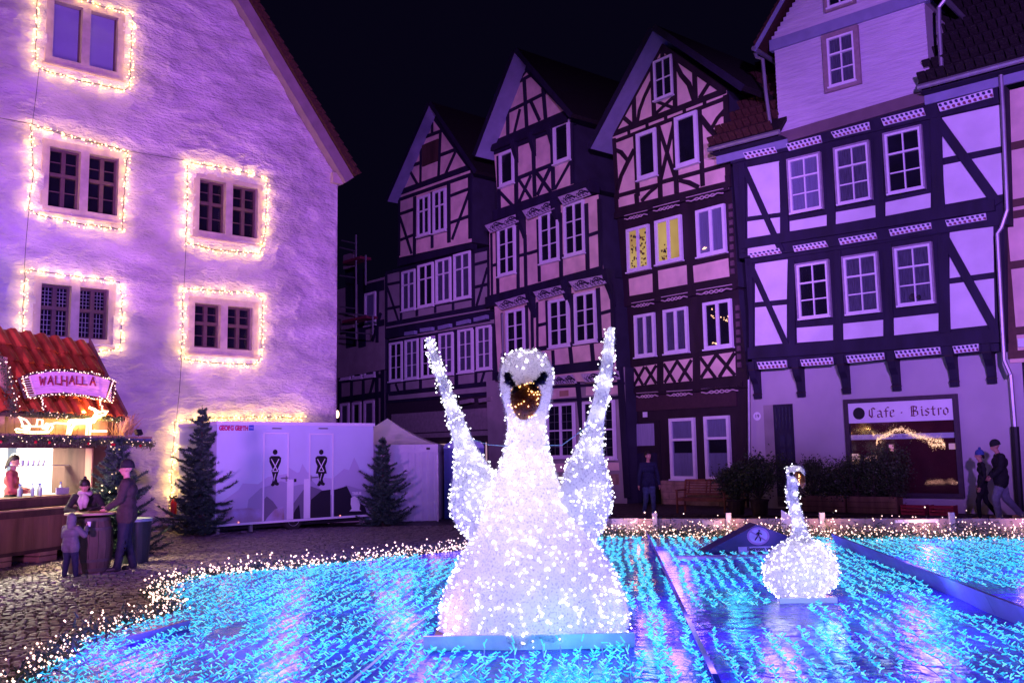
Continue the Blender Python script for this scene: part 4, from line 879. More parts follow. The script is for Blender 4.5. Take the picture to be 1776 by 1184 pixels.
for k, (ua, va, ub, vb) in WR.items():
    mb = MB(); fs = .17; ms = .2; um = (ua + ub) / 2; D0, D1 = -.28, .035
    for r in ((ua, va, ua + fs, vb), (ub - fs, va, ub, vb), (ua + fs, vb - fs, ub - fs, vb), (ua + fs, va, ub - fs, va + fs), (um - ms / 2, va + fs, um + ms / 2, vb - fs)): F.rect(mb, *r, D0, D1)
    F.rect(mb, ua - .06, va - .05, ub + .06, va - .002, D0, .07)
    w = mb.build('stone_window_frame', STONE, t)
    for (x0, x1) in ((ua + fs, um - ms / 2), (um + ms / 2, ub - fs)):
        y0, y1 = va + fs, vb - fs; o0, o1 = -.22, -.14; f_ = .055
        if k == 'U':
            mb = MB(); F.rect(mb, x0, y0, x1, y1, -.25, -.2); mb.build('blind', BLIND_BLUE, w)
            mb = MB(); F.rect(mb, x0, y0, x1, y1, -.19, -.18); mb.build('pane', GLASS, w)
            mb = MB()
            for r in ((x0, y0, x0 + .03, y1), (x1 - .03, y0, x1, y1), (x0 + .03, y0, x1 - .03, y0 + .03)): F.rect(mb, *r, -.19, -.13)
            mb.build('sash', FRAME_D, w); continue
        mb = MB(); xm = (x0 + x1) / 2; ym = y0 + (y1 - y0) * .56
        for r in ((x0, y0, x0 + f_, y1), (x1 - f_, y0, x1, y1), (x0 + f_, y1 - f_, x1 - f_, y1), (x0 + f_, y0, x1 - f_, y0 + f_)): F.rect(mb, *r, o0, o1)
        F.rect(mb, xm - .05, y0 + f_, xm + .05, y1 - f_, o0, o1 + .02); F.rect(mb, x0 + f_, ym - .045, x1 - f_, ym + .045, o0, o1 + .035)
        nb = (5, 4) if k == 'L1' else (2, 2)
        if k != 'L1':
            for (ya, yb) in ((y0 + f_, ym - .05), (ym + .05, y1 - f_)): F.rect(mb, x0 + f_, (ya + yb) / 2 - .012, x1 - f_, (ya + yb) / 2 + .012, o0, o1 - .02)
        mb.build('casement', FRAME_D, w)
        mb = MB(); F.rect(mb, x0, y0, x1, y1, -.27, -.25); mb.build('room_backing', DARKROOM, w)
        for (a_, b_, c_, d_) in ((x0 + f_, y0 + f_, xm - .05, ym - .05), (xm + .05, y0 + f_, x1 - f_, ym - .05), (x0 + f_, ym + .05, xm - .05, y1 - f_), (xm + .05, ym + .05, x1 - f_, y1 - f_)):
            mb = MB(); F.rect(mb, a_, b_, c_, d_, -.195, -.19); mb.build('pane', GLASS, w)
            if k == 'L1':
                mb = MB()
                for i in (1, 2): x = a_ + (c_ - a_) * i / 3; F.rect(mb, x - .007, b_, x + .007, d_, -.189, -.18)
                for i in range(1, 5): y = b_ + (d_ - b_) * i / 5; F.rect(mb, a_, y - .007, c_, y + .007, -.1885, -.179)
                mb.build('leading', METAL, w)
# light strings round the windows
STR = {'U': [(66, -50), (64, 20), (62, 112), (80, 122), (150, 142), (216, 156), (226, 150), (228, 90), (231, 30), (224, 18), (190, 14), (120, -8)],
       'M1': [(54, 218), (58, 300), (50, 362), (66, 372), (130, 386), (213, 398), (216, 340), (222, 264), (190, 254), (120, 236), (58, 218)],
       'M2': [(325, 282), (326, 350), (323, 420), (370, 432), (452, 440), (462, 400), (464, 312), (440, 302), (380, 290), (326, 280)],
       'L1': [(40, 585), (41, 520), (44, 468), (70, 470), (140, 480), (208, 488), (213, 520), (209, 605), (165, 609)],
       'L2': [(318, 502), (318, 560), (315, 622), (360, 628), (444, 632), (454, 620), (457, 516), (440, 508), (380, 504), (320, 500)],
       'D': [(296, 880), (300, 800), (304, 730), (345, 726), (430, 722), (530, 724)]}
LBL = {'U': ('warm light string round the topmost window with white blinds', 'light string'), 'M1': ('warm light string round the left window of the middle row', 'light string'),
       'M2': ('warm light string round the right window of the middle row, below the roof edge', 'light string'), 'L1': ('warm light string round the leaded window above the market stall roof', 'light string'),
       'L2': ('warm light string round the window above the toilet trailer', 'light string'), 'D': ('warm light string on the wall behind the fir and trailer roof', 'light string')}
for k, pts in STR.items():
    U = [F.uv(p, .1) for p in pts]; c = F.w(*U[0], .1)
    th = thing('light_string', LBL[k][0], LBL[k][1], tuple(F.w(U[0][0], U[-1][1], .1)), 'warm light strings on the stone gable')
    path = []; bulbs = MB(); step_ = .075
    for A, B_ in zip(U, U[1:]):
        L = math.dist(A, B_); n = max(1, int(L / step_))
        for i in range(n):
            s = i / n; path.append((A[0] + (B_[0] - A[0]) * s + RN.uniform(-.015, .015), A[1] + (B_[1] - A[1]) * s + RN.uniform(-.015, .015)))
    cb = MB(); cb.tube([F.w(u, v, .07 + RN.uniform(-.01, .01)) for u, v in path], .009, 4); cb.build('cable', CABLE, th)
    for u, v in path:
        for q in range(RN.choice((1, 2, 2))):
            bulbs.gem(F.w(u + RN.uniform(-.085, .085), v - RN.uniform(-.05, .09), .08 + RN.uniform(0, .03)), RN.uniform(.017, .029))
    bulbs.build('bulbs', LED_WARM, th, kind='stuff')
    for i in range(0, len(path), 5):
        lamp('POINT', 'string_bulb_lamp', F.w(path[i][0], path[i][1], .15), 3.3 if k != 'D' else 4.6, (1.0, .62, .13), .05)
def wire(pts, label, off=.06):
    mb = MB(); mb.tube([LF.w(*LF.uv(p, off), off) for p in pts], .006, 4); tag(mb.build('wall_cable', CABLE, None, loc=tuple(LF.w(*LF.uv(pts[-1], off), off))), label, 'cable')
wire([(68, 118), (62, 170), (56, 215)], 'thin dark cable between the two upper left windows'); wire([(50, 365), (45, 420), (42, 468)], 'thin dark cable between the middle and lower left windows')
wire([(323, 420), (321, 460), (319, 500)], 'thin dark cable between the two right windows'); wire([(315, 622), (311, 680), (306, 728)], 'thin dark cable hanging below the lower right window')
wire([(-10, 203), (54, 215), (140, 240), (221, 262), (320, 278)], 'long sagging cable running across the stone wall')
# ================================================================== TOILET TRAILER
aT = Vector((.728, .685)); C0 = Vector((-7.1, 22.56))
t = thing('toilet_trailer', 'white toilet trailer with man and woman pictograms on its two doors and grey mountain shapes', 'trailer', (-5.6, 24, 0))
F = TF = Facade(C0, aT, t); T4 = crop(290, 680, 3.552)
uL, vB = F.uv(T4(303, 812)); uR2, _ = F.uv(T4(1270, 480)); vT = F.uv(T4(800, 190))[1]; vB = .27
W_T = uR2
BODY = mat('white_trailer_panel', (.58, .66, .76), .35, .03, 2, .03, 10)
mb = MB(); F.rect(mb, 0, vB, W_T, vT - .06, -2.1, 0); mb.build('body', BODY, t)
mb = MB(); F.rect(mb, -.03, vT - .06, W_T + .03, vT + .02, -2.13, .035); mb.build('roof', WHITE, t)
mb = MB(); F.rect(mb, -.01, vB - .05, W_T + .01, vB, -2.1, .02); mb.build('bottom_rail', WHITE, t)
mb = MB(); F.rect(mb, .1, .1, W_T - .1, vB - .05, -2.0, -.3); mb.build('chassis', BLACK, t)
pu = lambda x, y: F.uv(T4(x, y), 0)
def decal(pts, mt, o, parent=t, name='mountain_shape', C=T4, f=None):
    f = f or F; P = [f.uv(C(*p), 0) for p in pts]; ar = sum(P[i][0] * P[(i + 1) % len(P)][1] - P[(i + 1) % len(P)][0] * P[i][1] for i in range(len(P)))
    P = [(min(max(u, .01), W_T - .01), max(v, vB + .005)) for u, v in P]
    mb = MB(); f.poly(mb, P if ar > 0 else P[::-1], o, o + .0012); return mb.build(name, mt, parent)
M1_, M2_, M3_, M4_ = mat('pale_lavender_print', (.50, .49, .62), .4, 0, 3, 0), mat('mid_grey_print', (.36, .35, .46), .4, 0, 3, 0), mat('slate_print', (.16, .15, .20), .4, 0, 3, 0), mat('dark_print', (.02, .018, .03), .4, 0, 3, 0)
mist = mat('smoky_brown_print', (.28, .20, .17), .4, .5, 3, 0, col2=(.45, .42, .62))
for i, (pts, mt) in enumerate([
    ([(300, 760), (300, 700), (440, 600), (465, 560), (560, 565), (620, 520), (745, 500), (745, 460), (800, 495), (815, 490), (833, 440), (862, 490), (900, 520), (1020, 530), (1090, 470), (1120, 480), (1152, 400), (1185, 470), (1266, 520), (1266, 800), (300, 830)], M1_),
    ([(480, 830), (500, 660), (575, 590), (640, 570), (700, 545), (745, 560), (745, 590), (800, 570), (862, 560), (880, 530), (960, 610), (1030, 640), (1100, 570), (1266, 620), (1266, 800), (480, 830)], M2_),
    ([(310, 830), (310, 760), (370, 720), (500, 712), (580, 720), (580, 830)], mist),
    ([(590, 830), (590, 665), (613, 640), (650, 670), (700, 740), (720, 830)], M3_), ([(745, 830), (750, 720), (860, 570), (950, 600), (965, 650), (900, 800)], M3_),
    ([(885, 660), (950, 605), (1005, 598), (1005, 790), (870, 800)], M4_), ([(757, 800), (790, 720), (812, 690), (820, 795)], M4_), ([(1026, 600), (1105, 577), (1140, 650), (1215, 700), (1230, 780), (1026, 790)], M4_),
    ([(600, 830), (615, 770), (660, 720), (715, 700), (720, 830)], mist)]): decal(pts, mt, .001 + .0015 * i)
def tdoor(x0, x1, y0, y1, hx, lab):
    ua, va = pu(x0, y0); ub, vb = pu(x1, y0 + 4); o = MB(); z0 = vB + .01
    for r in ((ua, z0, ua + .04, va), (ub - .04, z0, ub, va), (ua + .04, va - .04, ub - .04, va)): F.rect(o, *r, .016, .035)
    d = o.build('door', WHITE, t, label=lab)
    o = MB(); F.rect(o, ub + .0 if hx > 0 else ua - .14, z0, ub + .14 if hx > 0 else ua, vB + 1.0, .016, .03); o.build('door_post', WHITE, t)
    u, v = pu(*((735, 527) if hx > 0 else (880, 523))); o = MB(); F.rect(o, u - .03, v - .09, u + .03, v + .05, .016, .03)
    o.tube([F.w(u, v, .03), F.w(u, v, .08), F.w(u + (-.2 if hx > 0 else .2), v, .08)], .014, 6); o.build('handle', METAL, d); return d
D1 = tdoor(590, 748, 247, 810, 1, 'left door with the man pictogram'); D2 = tdoor(872, 1022, 252, 775, -1, 'right door with the woman pictogram')
for cx, dd, wm in ((663, D1, 0), (947, D2, 1)):
    def q(x, y): return F.uv(T4(cx + x, y), 0)
    o = MB(); c_ = q(0, 368); F.poly(o, [(c_[0] + .066 * math.cos(a * math.pi / 12), c_[1] + .066 * math.sin(a * math.pi / 12)) for a in range(24)], .016, .018)
    F.poly(o, [q(*p) for p in [(-36, 402), (-24, 392), (24, 392), (37, 402), (35, 428), (8, 490), (-8, 490), (-35, 428)]][::-1], .016, .018)
    if wm: F.poly(o, [q(*p) for p in [(-24, 455), (-34, 500), (34, 500), (24, 455)]][::-1], .0161, .0182)
    y0 = 486 if not wm else 500
    F.strip(o, q(-14, y0 - 10), q(8, 568), .085, .0162, .0184); F.strip(o, q(15, y0 - 10), q(-14, 570), .085, .0163, .0186)
    o.add([], []); c_ = q(-15, 568); F.poly(o, [(c_[0] + .05 * math.cos(a * math.pi / 8), c_[1] + .04 * math.sin(a * math.pi / 8)) for a in range(16)], .0164, .0188)
    c_ = q(12, 564); F.poly(o, [(c_[0] + .05 * math.cos(a * math.pi / 8), c_[1] + .04 * math.sin(a * math.pi / 8)) for a in range(16)], .0165, .019)
    o.build('pictogram', BLACK, dd)
    o = MB(); F.strip(o, q(-24, 410), q(16, 486), .024, .0194, .0200); F.strip(o, q(23, 410), q(-14, 482), .024, .0196, .0203); F.strip(o, q(2, 500), q(-9, 545), .018, .0192, .0199); F.strip(o, q(16, 486), q(-18, 486), .02, .0198, .0204); o.build('pictogram_lines', WHITE, dd)
MAG = mat('magenta_lettering', (.50, .02, .12), .5)
u, v = pu(410, 222); put_text(F, 'GEORG GERTH', u, v, .003, .15, MAG, t, .009, sx=.74)
u, v = pu(388, 203); put_text(F, 'MOBILE TOILETTEN', u, v, .003, .05, M3_, t)
mb = MB(); a_, b_ = pu(503, 234), pu(533, 202); F.rect(mb, a_[0], a_[1], b_[0], b_[1], .001, .004); mb.build('blue_emblem', mat('blue_emblem_paint', (.02, .08, .45), .5), t)
u, v = pu(518, 218); put_text(F, 'GG', u, v, .0045, .07, WHITE, t)
u, v = pu(1175, 622); put_text(F, 'TREUE', u - .05, v, .017, .1, WHITE, t, .004)
decal([(1130, 650), (1150, 638), (1172, 650), (1186, 690), (1182, 722), (1195, 730), (1120, 732), (1135, 715), (1128, 690)], WHITE, .0165, name='white_bird_print')
mb = MB(); a_, b_ = pu(765, 568), pu(850, 512); F.rect(mb, a_[0], a_[1], b_[0], b_[1], .016, .022); n_ = mb.build('notice', M1_, t)
mb = MB(); a_, b_ = pu(778, 552), pu(793, 532); F.rect(mb, a_[0], a_[1], b_[0], b_[1], .022, .024); mb.build('notice_mark', BLACK, n_)
for x in (672, 958):
    mb = MB(); a_, b_ = pu(x - 27, 226), pu(x + 27, 219); F.rect(mb, a_[0], a_[1], b_[0], b_[1], 0, .04); mb.build('vent_cover', METAL, t)
def wheel(u, f, off, r=.27, th=t):
    c = f.w(u, r, off); o = MB(); k = 18
    prof = [(r * .55, -.09), (r * .95, -.09), (r, -.06), (r, .06), (r * .95, .09), (r * .55, .09)]
    Mx = Matrix((f.a, Vector((0, 0, 1)), f.n)).transposed()
    o2 = MB(); o2.lathe((0, 0, 0), prof, k); o.add([c + Mx @ Vector(v_) for v_ in o2.v], o2.f); w_ = o.build('wheel', mat('tyre_rubber', (.02, .02, .02), .8), th, smooth=False)
    o = MB(); o2 = MB(); o2.lathe((0, 0, 0), [(.02, .05), (r * .6, .085), (r * .62, .095), (.1, .07), (.05, .1)], k); o.add([c + Mx @ Vector(v_) for v_ in o2.v], o2.f); o.build('rim', METAL, w_)
ux = pu(782, 820)[0]; wheel(ux, F, -.12); wheel(pu(1060, 780)[0] , F, -1.9)
for x in (545, 1230, 340):
    mb = MB(); u = pu(x, 800)[0]; F.rect(mb, u - .04, 0, u + .04, vB, -.3, -.22); F.rect(mb, u - .1, 0, u + .1, .02, -.36, -.16); mb.build('support_leg', METAL, t)
for x in (436, 1062):
    mb = MB(); u = pu(x, 800)[0]; mb.ball(F.w(u, vB + .02, .03), .02, 0, 6, 4); mb.build('marker_lamp', emit('amber_marker', (1, .25, .05), 1.5), t)
mb = MB(); mb.tube([F.w(-.1, .35, -1.0), F.w(-.5, .4, -1.05), F.w(-1.3, .42, -1.05)], .05, 6); mb.build('drawbar', METAL, t)
# ================================================================== fire extinguisher, pavilion, blue cabin
p = LF.w(*LF.uv((301, 884), .2), .2)
th = thing('fire_extinguisher', 'red fire extinguisher standing at the wall behind the left fir', 'fire extinguisher', (p.x, p.y, .0))
mb = MB(); mb.lathe((p.x, p.y, .3), [(.02, 0), (.075, .01), (.08, .05), (.08, .42), (.05, .5), (.025, .52)], 12); mb.build('cylinder_body', mat('red_enamel', (.5, .015, .015), .3), th)
mb = MB(); mb.tube([(p.x, p.y, .8), (p.x, p.y, .88), (p.x + .08, p.y - .02, .9)], .02, 6); mb.tube([(p.x, p.y, .85), (p.x - .12, p.y, .75), (p.x - .11, p.y, .45)], .012, 5); mb.lathe((p.x, p.y, 0), [(.12, 0), (.12, .03), (.02, .05), (.02, .3)], 10); mb.build('hose_and_stand', BLACK, th)
th = thing('pavilion', 'pale canvas pavilion tent between the trailer and the blue cabin', 'tent', (-3.6, 27.8, 0))
CANV = mat('pale_canvas', (.55, .54, .60), .85, .06, 2, .5, 3, bdist=.05)
x0, x1, y0, y1, ze_, za = -5.15, -2.13, 26.3, 29.3, 2.02, 2.92; xc, yc = -3.72, 27.8
mb = MB(); n = 8; g = []
for k in range(n + 1):
    s = k / n; z = ze_ + .1 + (za - ze_ - .1) * (s ** 1.5 * .8 + s * .2); ring = []
    for (cx, cy_) in ((x0, y0), (x1, y0), (x1, y1), (x0, y1)): ring.append((cx + (xc - cx) * s, cy_ + (yc - cy_) * s, z))
    g.append(ring)
for k in range(n):
    for i in range(4): mb.add([g[k][i], g[k][(i + 1) % 4], g[k + 1][(i + 1) % 4], g[k + 1][i]], [(0, 1, 2, 3)])
mb.build('canopy', CANV, th)
mb = MB()
for (A, B_) in (((x0, y0), (x1, y0)), ((x1, y0), (x1, y1))):
    m_ = 16
    for i in range(m_):
        s0, s1 = i / m_, (i + 1) / m_; f_ = lambda s: (A[0] + (B_[0] - A[0]) * s, A[1] + (B_[1] - A[1]) * s)
        sc = lambda s: .22 - .07 * abs(math.sin(s * math.pi * 5)); a_, b_ = f_(s0), f_(s1)
        mb.add([(a_[0] + .02, a_[1] - .03, ze_ + .1 - sc(s0) - .05), (b_[0] + .02, b_[1] - .03, ze_ + .1 - sc(s1) - .05), (b_[0] + .01, b_[1] - .01, ze_ + .1), (a_[0] + .01, a_[1] - .01, ze_ + .1)], [(0, 1, 2, 3)])
mb.build('valance', CANV, th)
for (A, B_) in (((x0, y0), (-2.95, y0)), ((-2.95, y0 - .02), (x1, y0)), ((x1, y0), (x1, y1)), ((x0, y1), (x1, y1))):
    mb = MB(); m_ = 24; V = []; Fq = []
    for i in range(m_ + 1):
        s = i / m_; w_ = .02 * math.sin(s * 23) + .015 * math.sin(s * 51); d = Vector((B_[0] - A[0], B_[1] - A[1])).normalized()
        for z in (.02, ze_ + .08): V.append((A[0] + (B_[0] - A[0]) * s - d.y * w_ * (1.5 if z < 1 else .4), A[1] + (B_[1] - A[1]) * s + d.x * w_ * (1.5 if z < 1 else .4), z))
    for i in range(m_): Fq.append((2 * i, 2 * i + 2, 2 * i + 3, 2 * i + 1))
    mb.add(V, Fq); mb.build('side_wall', CANV, th, smooth=True)
for (cx, cy_) in ((x0, y0), (x1, y0), (x1, y1), (x0, y1)): mb = MB(); mb.box((cx, cy_ + .02, 1.05), (.02, .02, 1.05)); mb.build('pole', METAL, th)
mb = MB(); mb.box((-2.38, y0 - .06, 2.0), (.05, .008, .03)); mb.build('maker_badge', BLACK, th)
th = thing('portable_toilet', 'dark blue portable toilet cabin half hidden behind the swan wing', 'portable toilet', (-1.4, 28, 0))
PB = mat('blue_plastic', (.015, .05, .22), .5, .1, 4, .1)
mb = MB(); mb.box((-1.45, 28, 1.0), (.58, .58, 1.0)); mb.build('cabin', PB, th)
mb = MB(); mb.lathe((0, 0, 0), [(0, 0)], 3); mb = MB(); mb.prism([(-2.05, 27.4, 2.0), (-.85, 27.4, 2.0), (-.9, 27.4, 2.12), (-1.2, 27.4, 2.24), (-1.7, 27.4, 2.24), (-2.0, 27.4, 2.12)], (0, 1.2, 0)); mb.build('roof', mat('pale_blue_plastic', (.2, .25, .45), .5), th)
for i in range(5): mb = MB(); mb.box((-1.95 + i * .25, 27.41, 1.0), (.012, .012, .95)); mb.build('rib', PB, th)
mb = MB(); mb.box((-1.35, 27.4, 1.0), (.32, .02, .9)); d_ = mb.build('door', PB, th); mb = MB(); mb.box((-1.62, 27.37, 1.0), (.02, .02, .08)); mb.build('handle', METAL, d_)

# ================================================================== CONIFERS and SHRUBS
NEEDLE = mat('fir_needles', (.018, .045, .035), .6, .5, 6, 0, col2=(.06, .11, .075))
BARK = mat('bark', (.06, .04, .03), .9, .3, 12, .6, 30)
LEAF = mat('shrub_leaves', (.02, .035, .015), .5, .4, 5, 0, col2=(.07, .10, .04))
def conifer(th, base, H, Rr, seed, nw=13, dens=1.0):
    r_ = random.Random(seed); b = Vector(base); tr = MB(); tr.tube([b, b + Vector((0, 0, H * .5)), b + Vector((0, 0, H))], [.05 * H / 3, .035 * H / 3, .008], 8); tr.build('trunk', BARK, th)
    nd = MB(); br = MB()
    def sprig(p, d, L):
        up = Vector((0, 0, 1)); sd = d.cross(up).normalized() if abs(d.z) < .95 else Vector((1, 0, 0))
        n = max(3, int(L / .035))
        for i in range(n):
            q = p + d * (L * i / n)
            for k in range(3):
                a = r_.uniform(0, 6.28); v = (sd * math.cos(a) + d.cross(sd) * math.sin(a)) * .045 + d * .045; w = d.cross(v).normalized() * .009
                nd.add([q - w, q + w, q + v], [(0, 1, 2)])
    for wi in range(nw):
        f = wi / (nw - 1); z = H * (.07 + .89 * f ** .92); L = Rr * (1 - f) ** .8 * r_.uniform(.8, 1.15) + .07; nb = max(4, int((9 - 4 * f) * dens)); a0 = r_.uniform(0, 6)
        for k in range(nb):
            a = a0 + k * 6.283 / nb + r_.uniform(-.25, .25); l = L * r_.uniform(.38, 1.22); d = Vector((math.cos(a), math.sin(a), r_.uniform(-.30, .22))); p0 = b + Vector((0, 0, z + r_.uniform(-.06, .06)))
            pts = [p0 + d * (l * s) + Vector((0, 0, -.12 * l * math.sin(s * 3.1) + .16 * l * s * s)) for s in (0, .25, .5, .75, 1)]
            br.tube(pts, [.014, .011, .008, .006, .003], 4)
            for i in range(4):
                A, B_ = pts[i], pts[i + 1]; dd = (B_ - A).normalized(); sd = dd.cross(Vector((0, 0, 1))).normalized()
                sprig(A, dd, (B_ - A).length)
                for s in (.05, .4, .75):
                    for sg in (-1, 1):
                        q = A + (B_ - A) * s; tl = l * .38 * (1 - (i + s) / 4.3) + .05; td = (dd * .8 + sd * sg * r_.uniform(.5, .9) + Vector((0, 0, r_.uniform(-.15, .2)))).normalized(); sprig(q, td, tl)
                        if tl > .16: sprig(q + td * tl * .5, (td + dd * .8).normalized(), tl * .45)
    sprig(b + Vector((0, 0, H * .9)), Vector((0, 0, 1)), H * .12)
    br.build('branches', BARK, th); nd.build('needles', NEEDLE, th, kind='stuff')
p = ground(346, 930); th = thing('fir_tree', 'bushy cut fir tree in front of the left end of the toilet trailer', 'fir tree', tuple(p)); conifer(th, p, 3.05, .84, 3, 17, 1.15)
p = ground(664, 910); th = thing('fir_tree', 'small dark fir tree between the trailer and the pavilion tent', 'fir tree', tuple(p)); conifer(th, p, 2.3, .74, 5, 13, 1.2)
p = Vector((-7.55, 18.0, 0)); th = thing('fir_tree', 'decorated fir tree behind the man at the barrel table', 'fir tree', tuple(p)); conifer(th, p, 2.25, .85, 8, 15, 1.5)
mb = MB()
for i in range(26):
    f = RN.uniform(.1, .95); a = RN.uniform(3, 6); mb.gem((p.x + math.cos(a) * .6 * (1 - f), p.y + math.sin(a) * .6 * (1 - f), 2.2 * f + .1), .02)
mb.build('bulbs', LED_WARM, th, kind='stuff')
def shrub(th, c, r, n, seed, leaf=.06, stems=True, m_=LEAF):
    r_ = random.Random(seed); mb = MB(); cl = [Vector((r_.gauss(0, .45) * r[0], r_.gauss(0, .45) * r[1], r_.uniform(-.8, .75) * r[2])) for _ in range(26)]
    for i in range(n):
        k = r_.choice(cl); q = Vector(c) + k + Vector((r_.gauss(0, .16) * r[0] * 1.3, r_.gauss(0, .16) * r[1] * 1.3, r_.gauss(0, .2) * r[2])); q.z = max(q.z, .1)
        d = Vector((r_.uniform(-1, 1), r_.uniform(-1, 1), r_.uniform(-.6, 1))).normalized(); s = d.orthogonal().normalized(); s = Matrix.Rotation(r_.uniform(0, 6.3), 3, d) @ s; l = leaf * r_.uniform(.7, 1.4)
        mb.add([q, q + d * l * .5 + s * l * .22, q + d * l, q + d * l * .5 - s * l * .22], [(0, 1, 2, 3)])
    mb.build('leaves', m_, th, kind='stuff')
    if stems:
        mb = MB()
        for k in cl: b = Vector((c[0], c[1], c[2] - r[2])); mb.tube([b, b + (Vector(c) + k - b) * .5 + Vector((0, 0, .05)), Vector(c) + k], [.015, .01, .004], 4)
        mb.build('stems', BARK, th)
def potted(px, py, label, r, hz, seed, leaf=.07):
    p = ground(px, py, .07); th = thing('potted_shrub', label, 'potted shrub', tuple(p), 'shrubs before the cafe')
    mb = MB(); mb.lathe(p, [(.14, 0), (.2, .02), (.24, .36), (.27, .38), (.27, .42), (.22, .42), (.2, .38)], 14); mb.build('pot', mat('dark_pot', (.05, .03, .03), .7), th)
    shrub(th, (p.x, p.y, p.z + .4 + hz), (r, r, hz), 3200, seed, leaf * 1.2); return th
potted(1318, 893, 'broad leafy shrub in a dark pot, right of the two potted shrubs by the bench', .75, .62, 21); potted(1278, 892, 'leafy shrub in a dark pot at the end of the bench', .5, .5, 23)
# planters along the cafe with a dark hedge
for i, (x0, x1) in enumerate(((1385, 1470), (1475, 1560))):
    A, B_ = CF.w(CF.uv((x0, 870), .9)[0], .07, .9), CF.w(CF.uv((x1, 870), .9)[0], .07, .9); L = (B_ - A).length; c = (A + B_) / 2
    Mx = Matrix((CF.a, CF.n, Vector((0, 0, 1)))).transposed()
    th = thing('planter', ('left' if i == 0 else 'right') + ' wooden planter box with a dark shrub under the bistro window', 'planter', tuple(c))
    for j in range(3): mb = MB(); mb.box(c + CF.n * .22 + Vector((0, 0, .08 + j * .15)), (L / 2, .012, .07), Mx); mb.build('board', WOOD, th)
    for sg in (-1, 1): mb = MB(); mb.box(c + CF.a * sg * L / 2 + Vector((0, 0, .22)), (.012, .22, .22), Mx); mb.build('end_board', WOOD, th)
    mb = MB(); mb.box(c + Vector((0, 0, .2)), (L / 2 - .02, .2, .18), Mx); mb.build('soil', mat('soil', (.02, .015, .01), .95), th)
    for j in range(3 if i else 2):
        q = c + CF.a * ((j - (1 if i else .5)) * L * .36); top = (.55, .62, .72)[j] if i else (.55, .5)[j]
        shrub(th, (q.x, q.y, .5 + top * .9), (.52, .36, top), 2800, 40 + i * 7 + j, .065)
for i, (x0, x1) in enumerate(((1567, 1607), (1616, 1657))):
    A, B_ = CF.w(CF.uv((x0, 885), 1.0)[0], .07, 1.0), CF.w(CF.uv((x1, 885), 1.0)[0], .07, 1.0); L = (B_ - A).length; c = (A + B_) / 2
    th = thing('crate', ('left' if i == 0 else 'right') + ' one of two low red plastic crates under the bistro window', 'crate', tuple(c)); RC = mat('red_crate_plastic', (.35, .02, .05), .5)
    for sg in (-1, 1):
        for j in range(3): mb = MB(); mb.box(c + CF.n * .17 * sg + Vector((0, 0, .04 + j * .085)), (L / 2, .01, .03), Mx); mb.build('side_slat', RC, th)
        mb = MB(); mb.box(c + CF.a * sg * L / 2 + Vector((0, 0, .13)), (.01, .17, .13), Mx); mb.build('end_panel', RC, th)
    mb = MB(); mb.box(c + Vector((0, 0, .015)), (L / 2, .17, .012), Mx); mb.build('base', RC, th)
# ================================================================== BENCH
A = ground(1175, 889, .07); B_ = ground(1246, 890, .07); d = Vector((.80, -.60, 0)); n_ = Vector((-.60, -.80, 0)); L = 1.45
th = thing('garden_bench', 'brown slatted wooden garden bench against the sandstone plinth', 'bench', tuple(A)); BW = mat('oiled_bench_wood', (.20, .07, .035), .6, .3, 8, .3)
Mx = Matrix((d, n_, Vector((0, 0, 1)))).transposed()
P0 = lambda s, o, z: A + d * s - n_ * o + Vector((0, 0, z))
for s in (0, L):
    mb = MB(); mb.tube([P0(s, 0, 0), P0(s, 0, .62)], .03, 4); mb.build('leg', BW, th); mb = MB(); mb.tube([P0(s, .5, 0), P0(s, .48, .42), P0(s, .6, .92)], .03, 4); mb.build('leg', BW, th)
    mb = MB(); mb.box(P0(s, .26, .635), (.035, .3, .02), Mx); mb.build('armrest', BW, th); mb = MB(); mb.box(P0(s, .25, .2), (.02, .25, .02), Mx); mb.build('stretcher', BW, th)
for i in range(5): mb = MB(); mb.box(P0(L / 2, .06 + i * .1, .42), (L / 2, .038, .012), Mx); mb.build('seat_slat', BW, th)
mb = MB(); mb.box(P0(L / 2, .02, .37), (L / 2, .015, .035), Mx); mb.build('apron', BW, th)
for z, o in ((.9, .61), (.52, .51)): mb = MB(); mb.box(P0(L / 2, o, z), (L / 2, .018, .035), Mx); mb.build('back_rail', BW, th)
for i in range(4): mb = MB(); z = .60 + i * .075; mb.box(P0(L / 2, .535 + i * .02, z), (L / 2, .008, .018), Mx); mb.build('back_slat', BW, th)
for s in (L * .08, L * .46, L * .54, L * .92): mb = MB(); mb.tube([P0(s, .50, .52), P0(s, .60, .9)], .02, 4); mb.build('back_post', BW, th)

# ================================================================== MARKET STALL
aS = Vector((.243, .97)); t = thing('market_stall', 'wooden market stall with curved red roof tiles and a brightly lit serving hatch', 'market stall', (-8.8, 16.5, 0))
F = SF2 = Facade((-8.8, 16.0), aS, t); U0 = -2.6; UE = 2.85
S5 = crop(0, 560, 5.38); S6 = crop(0, 760, 4.737)
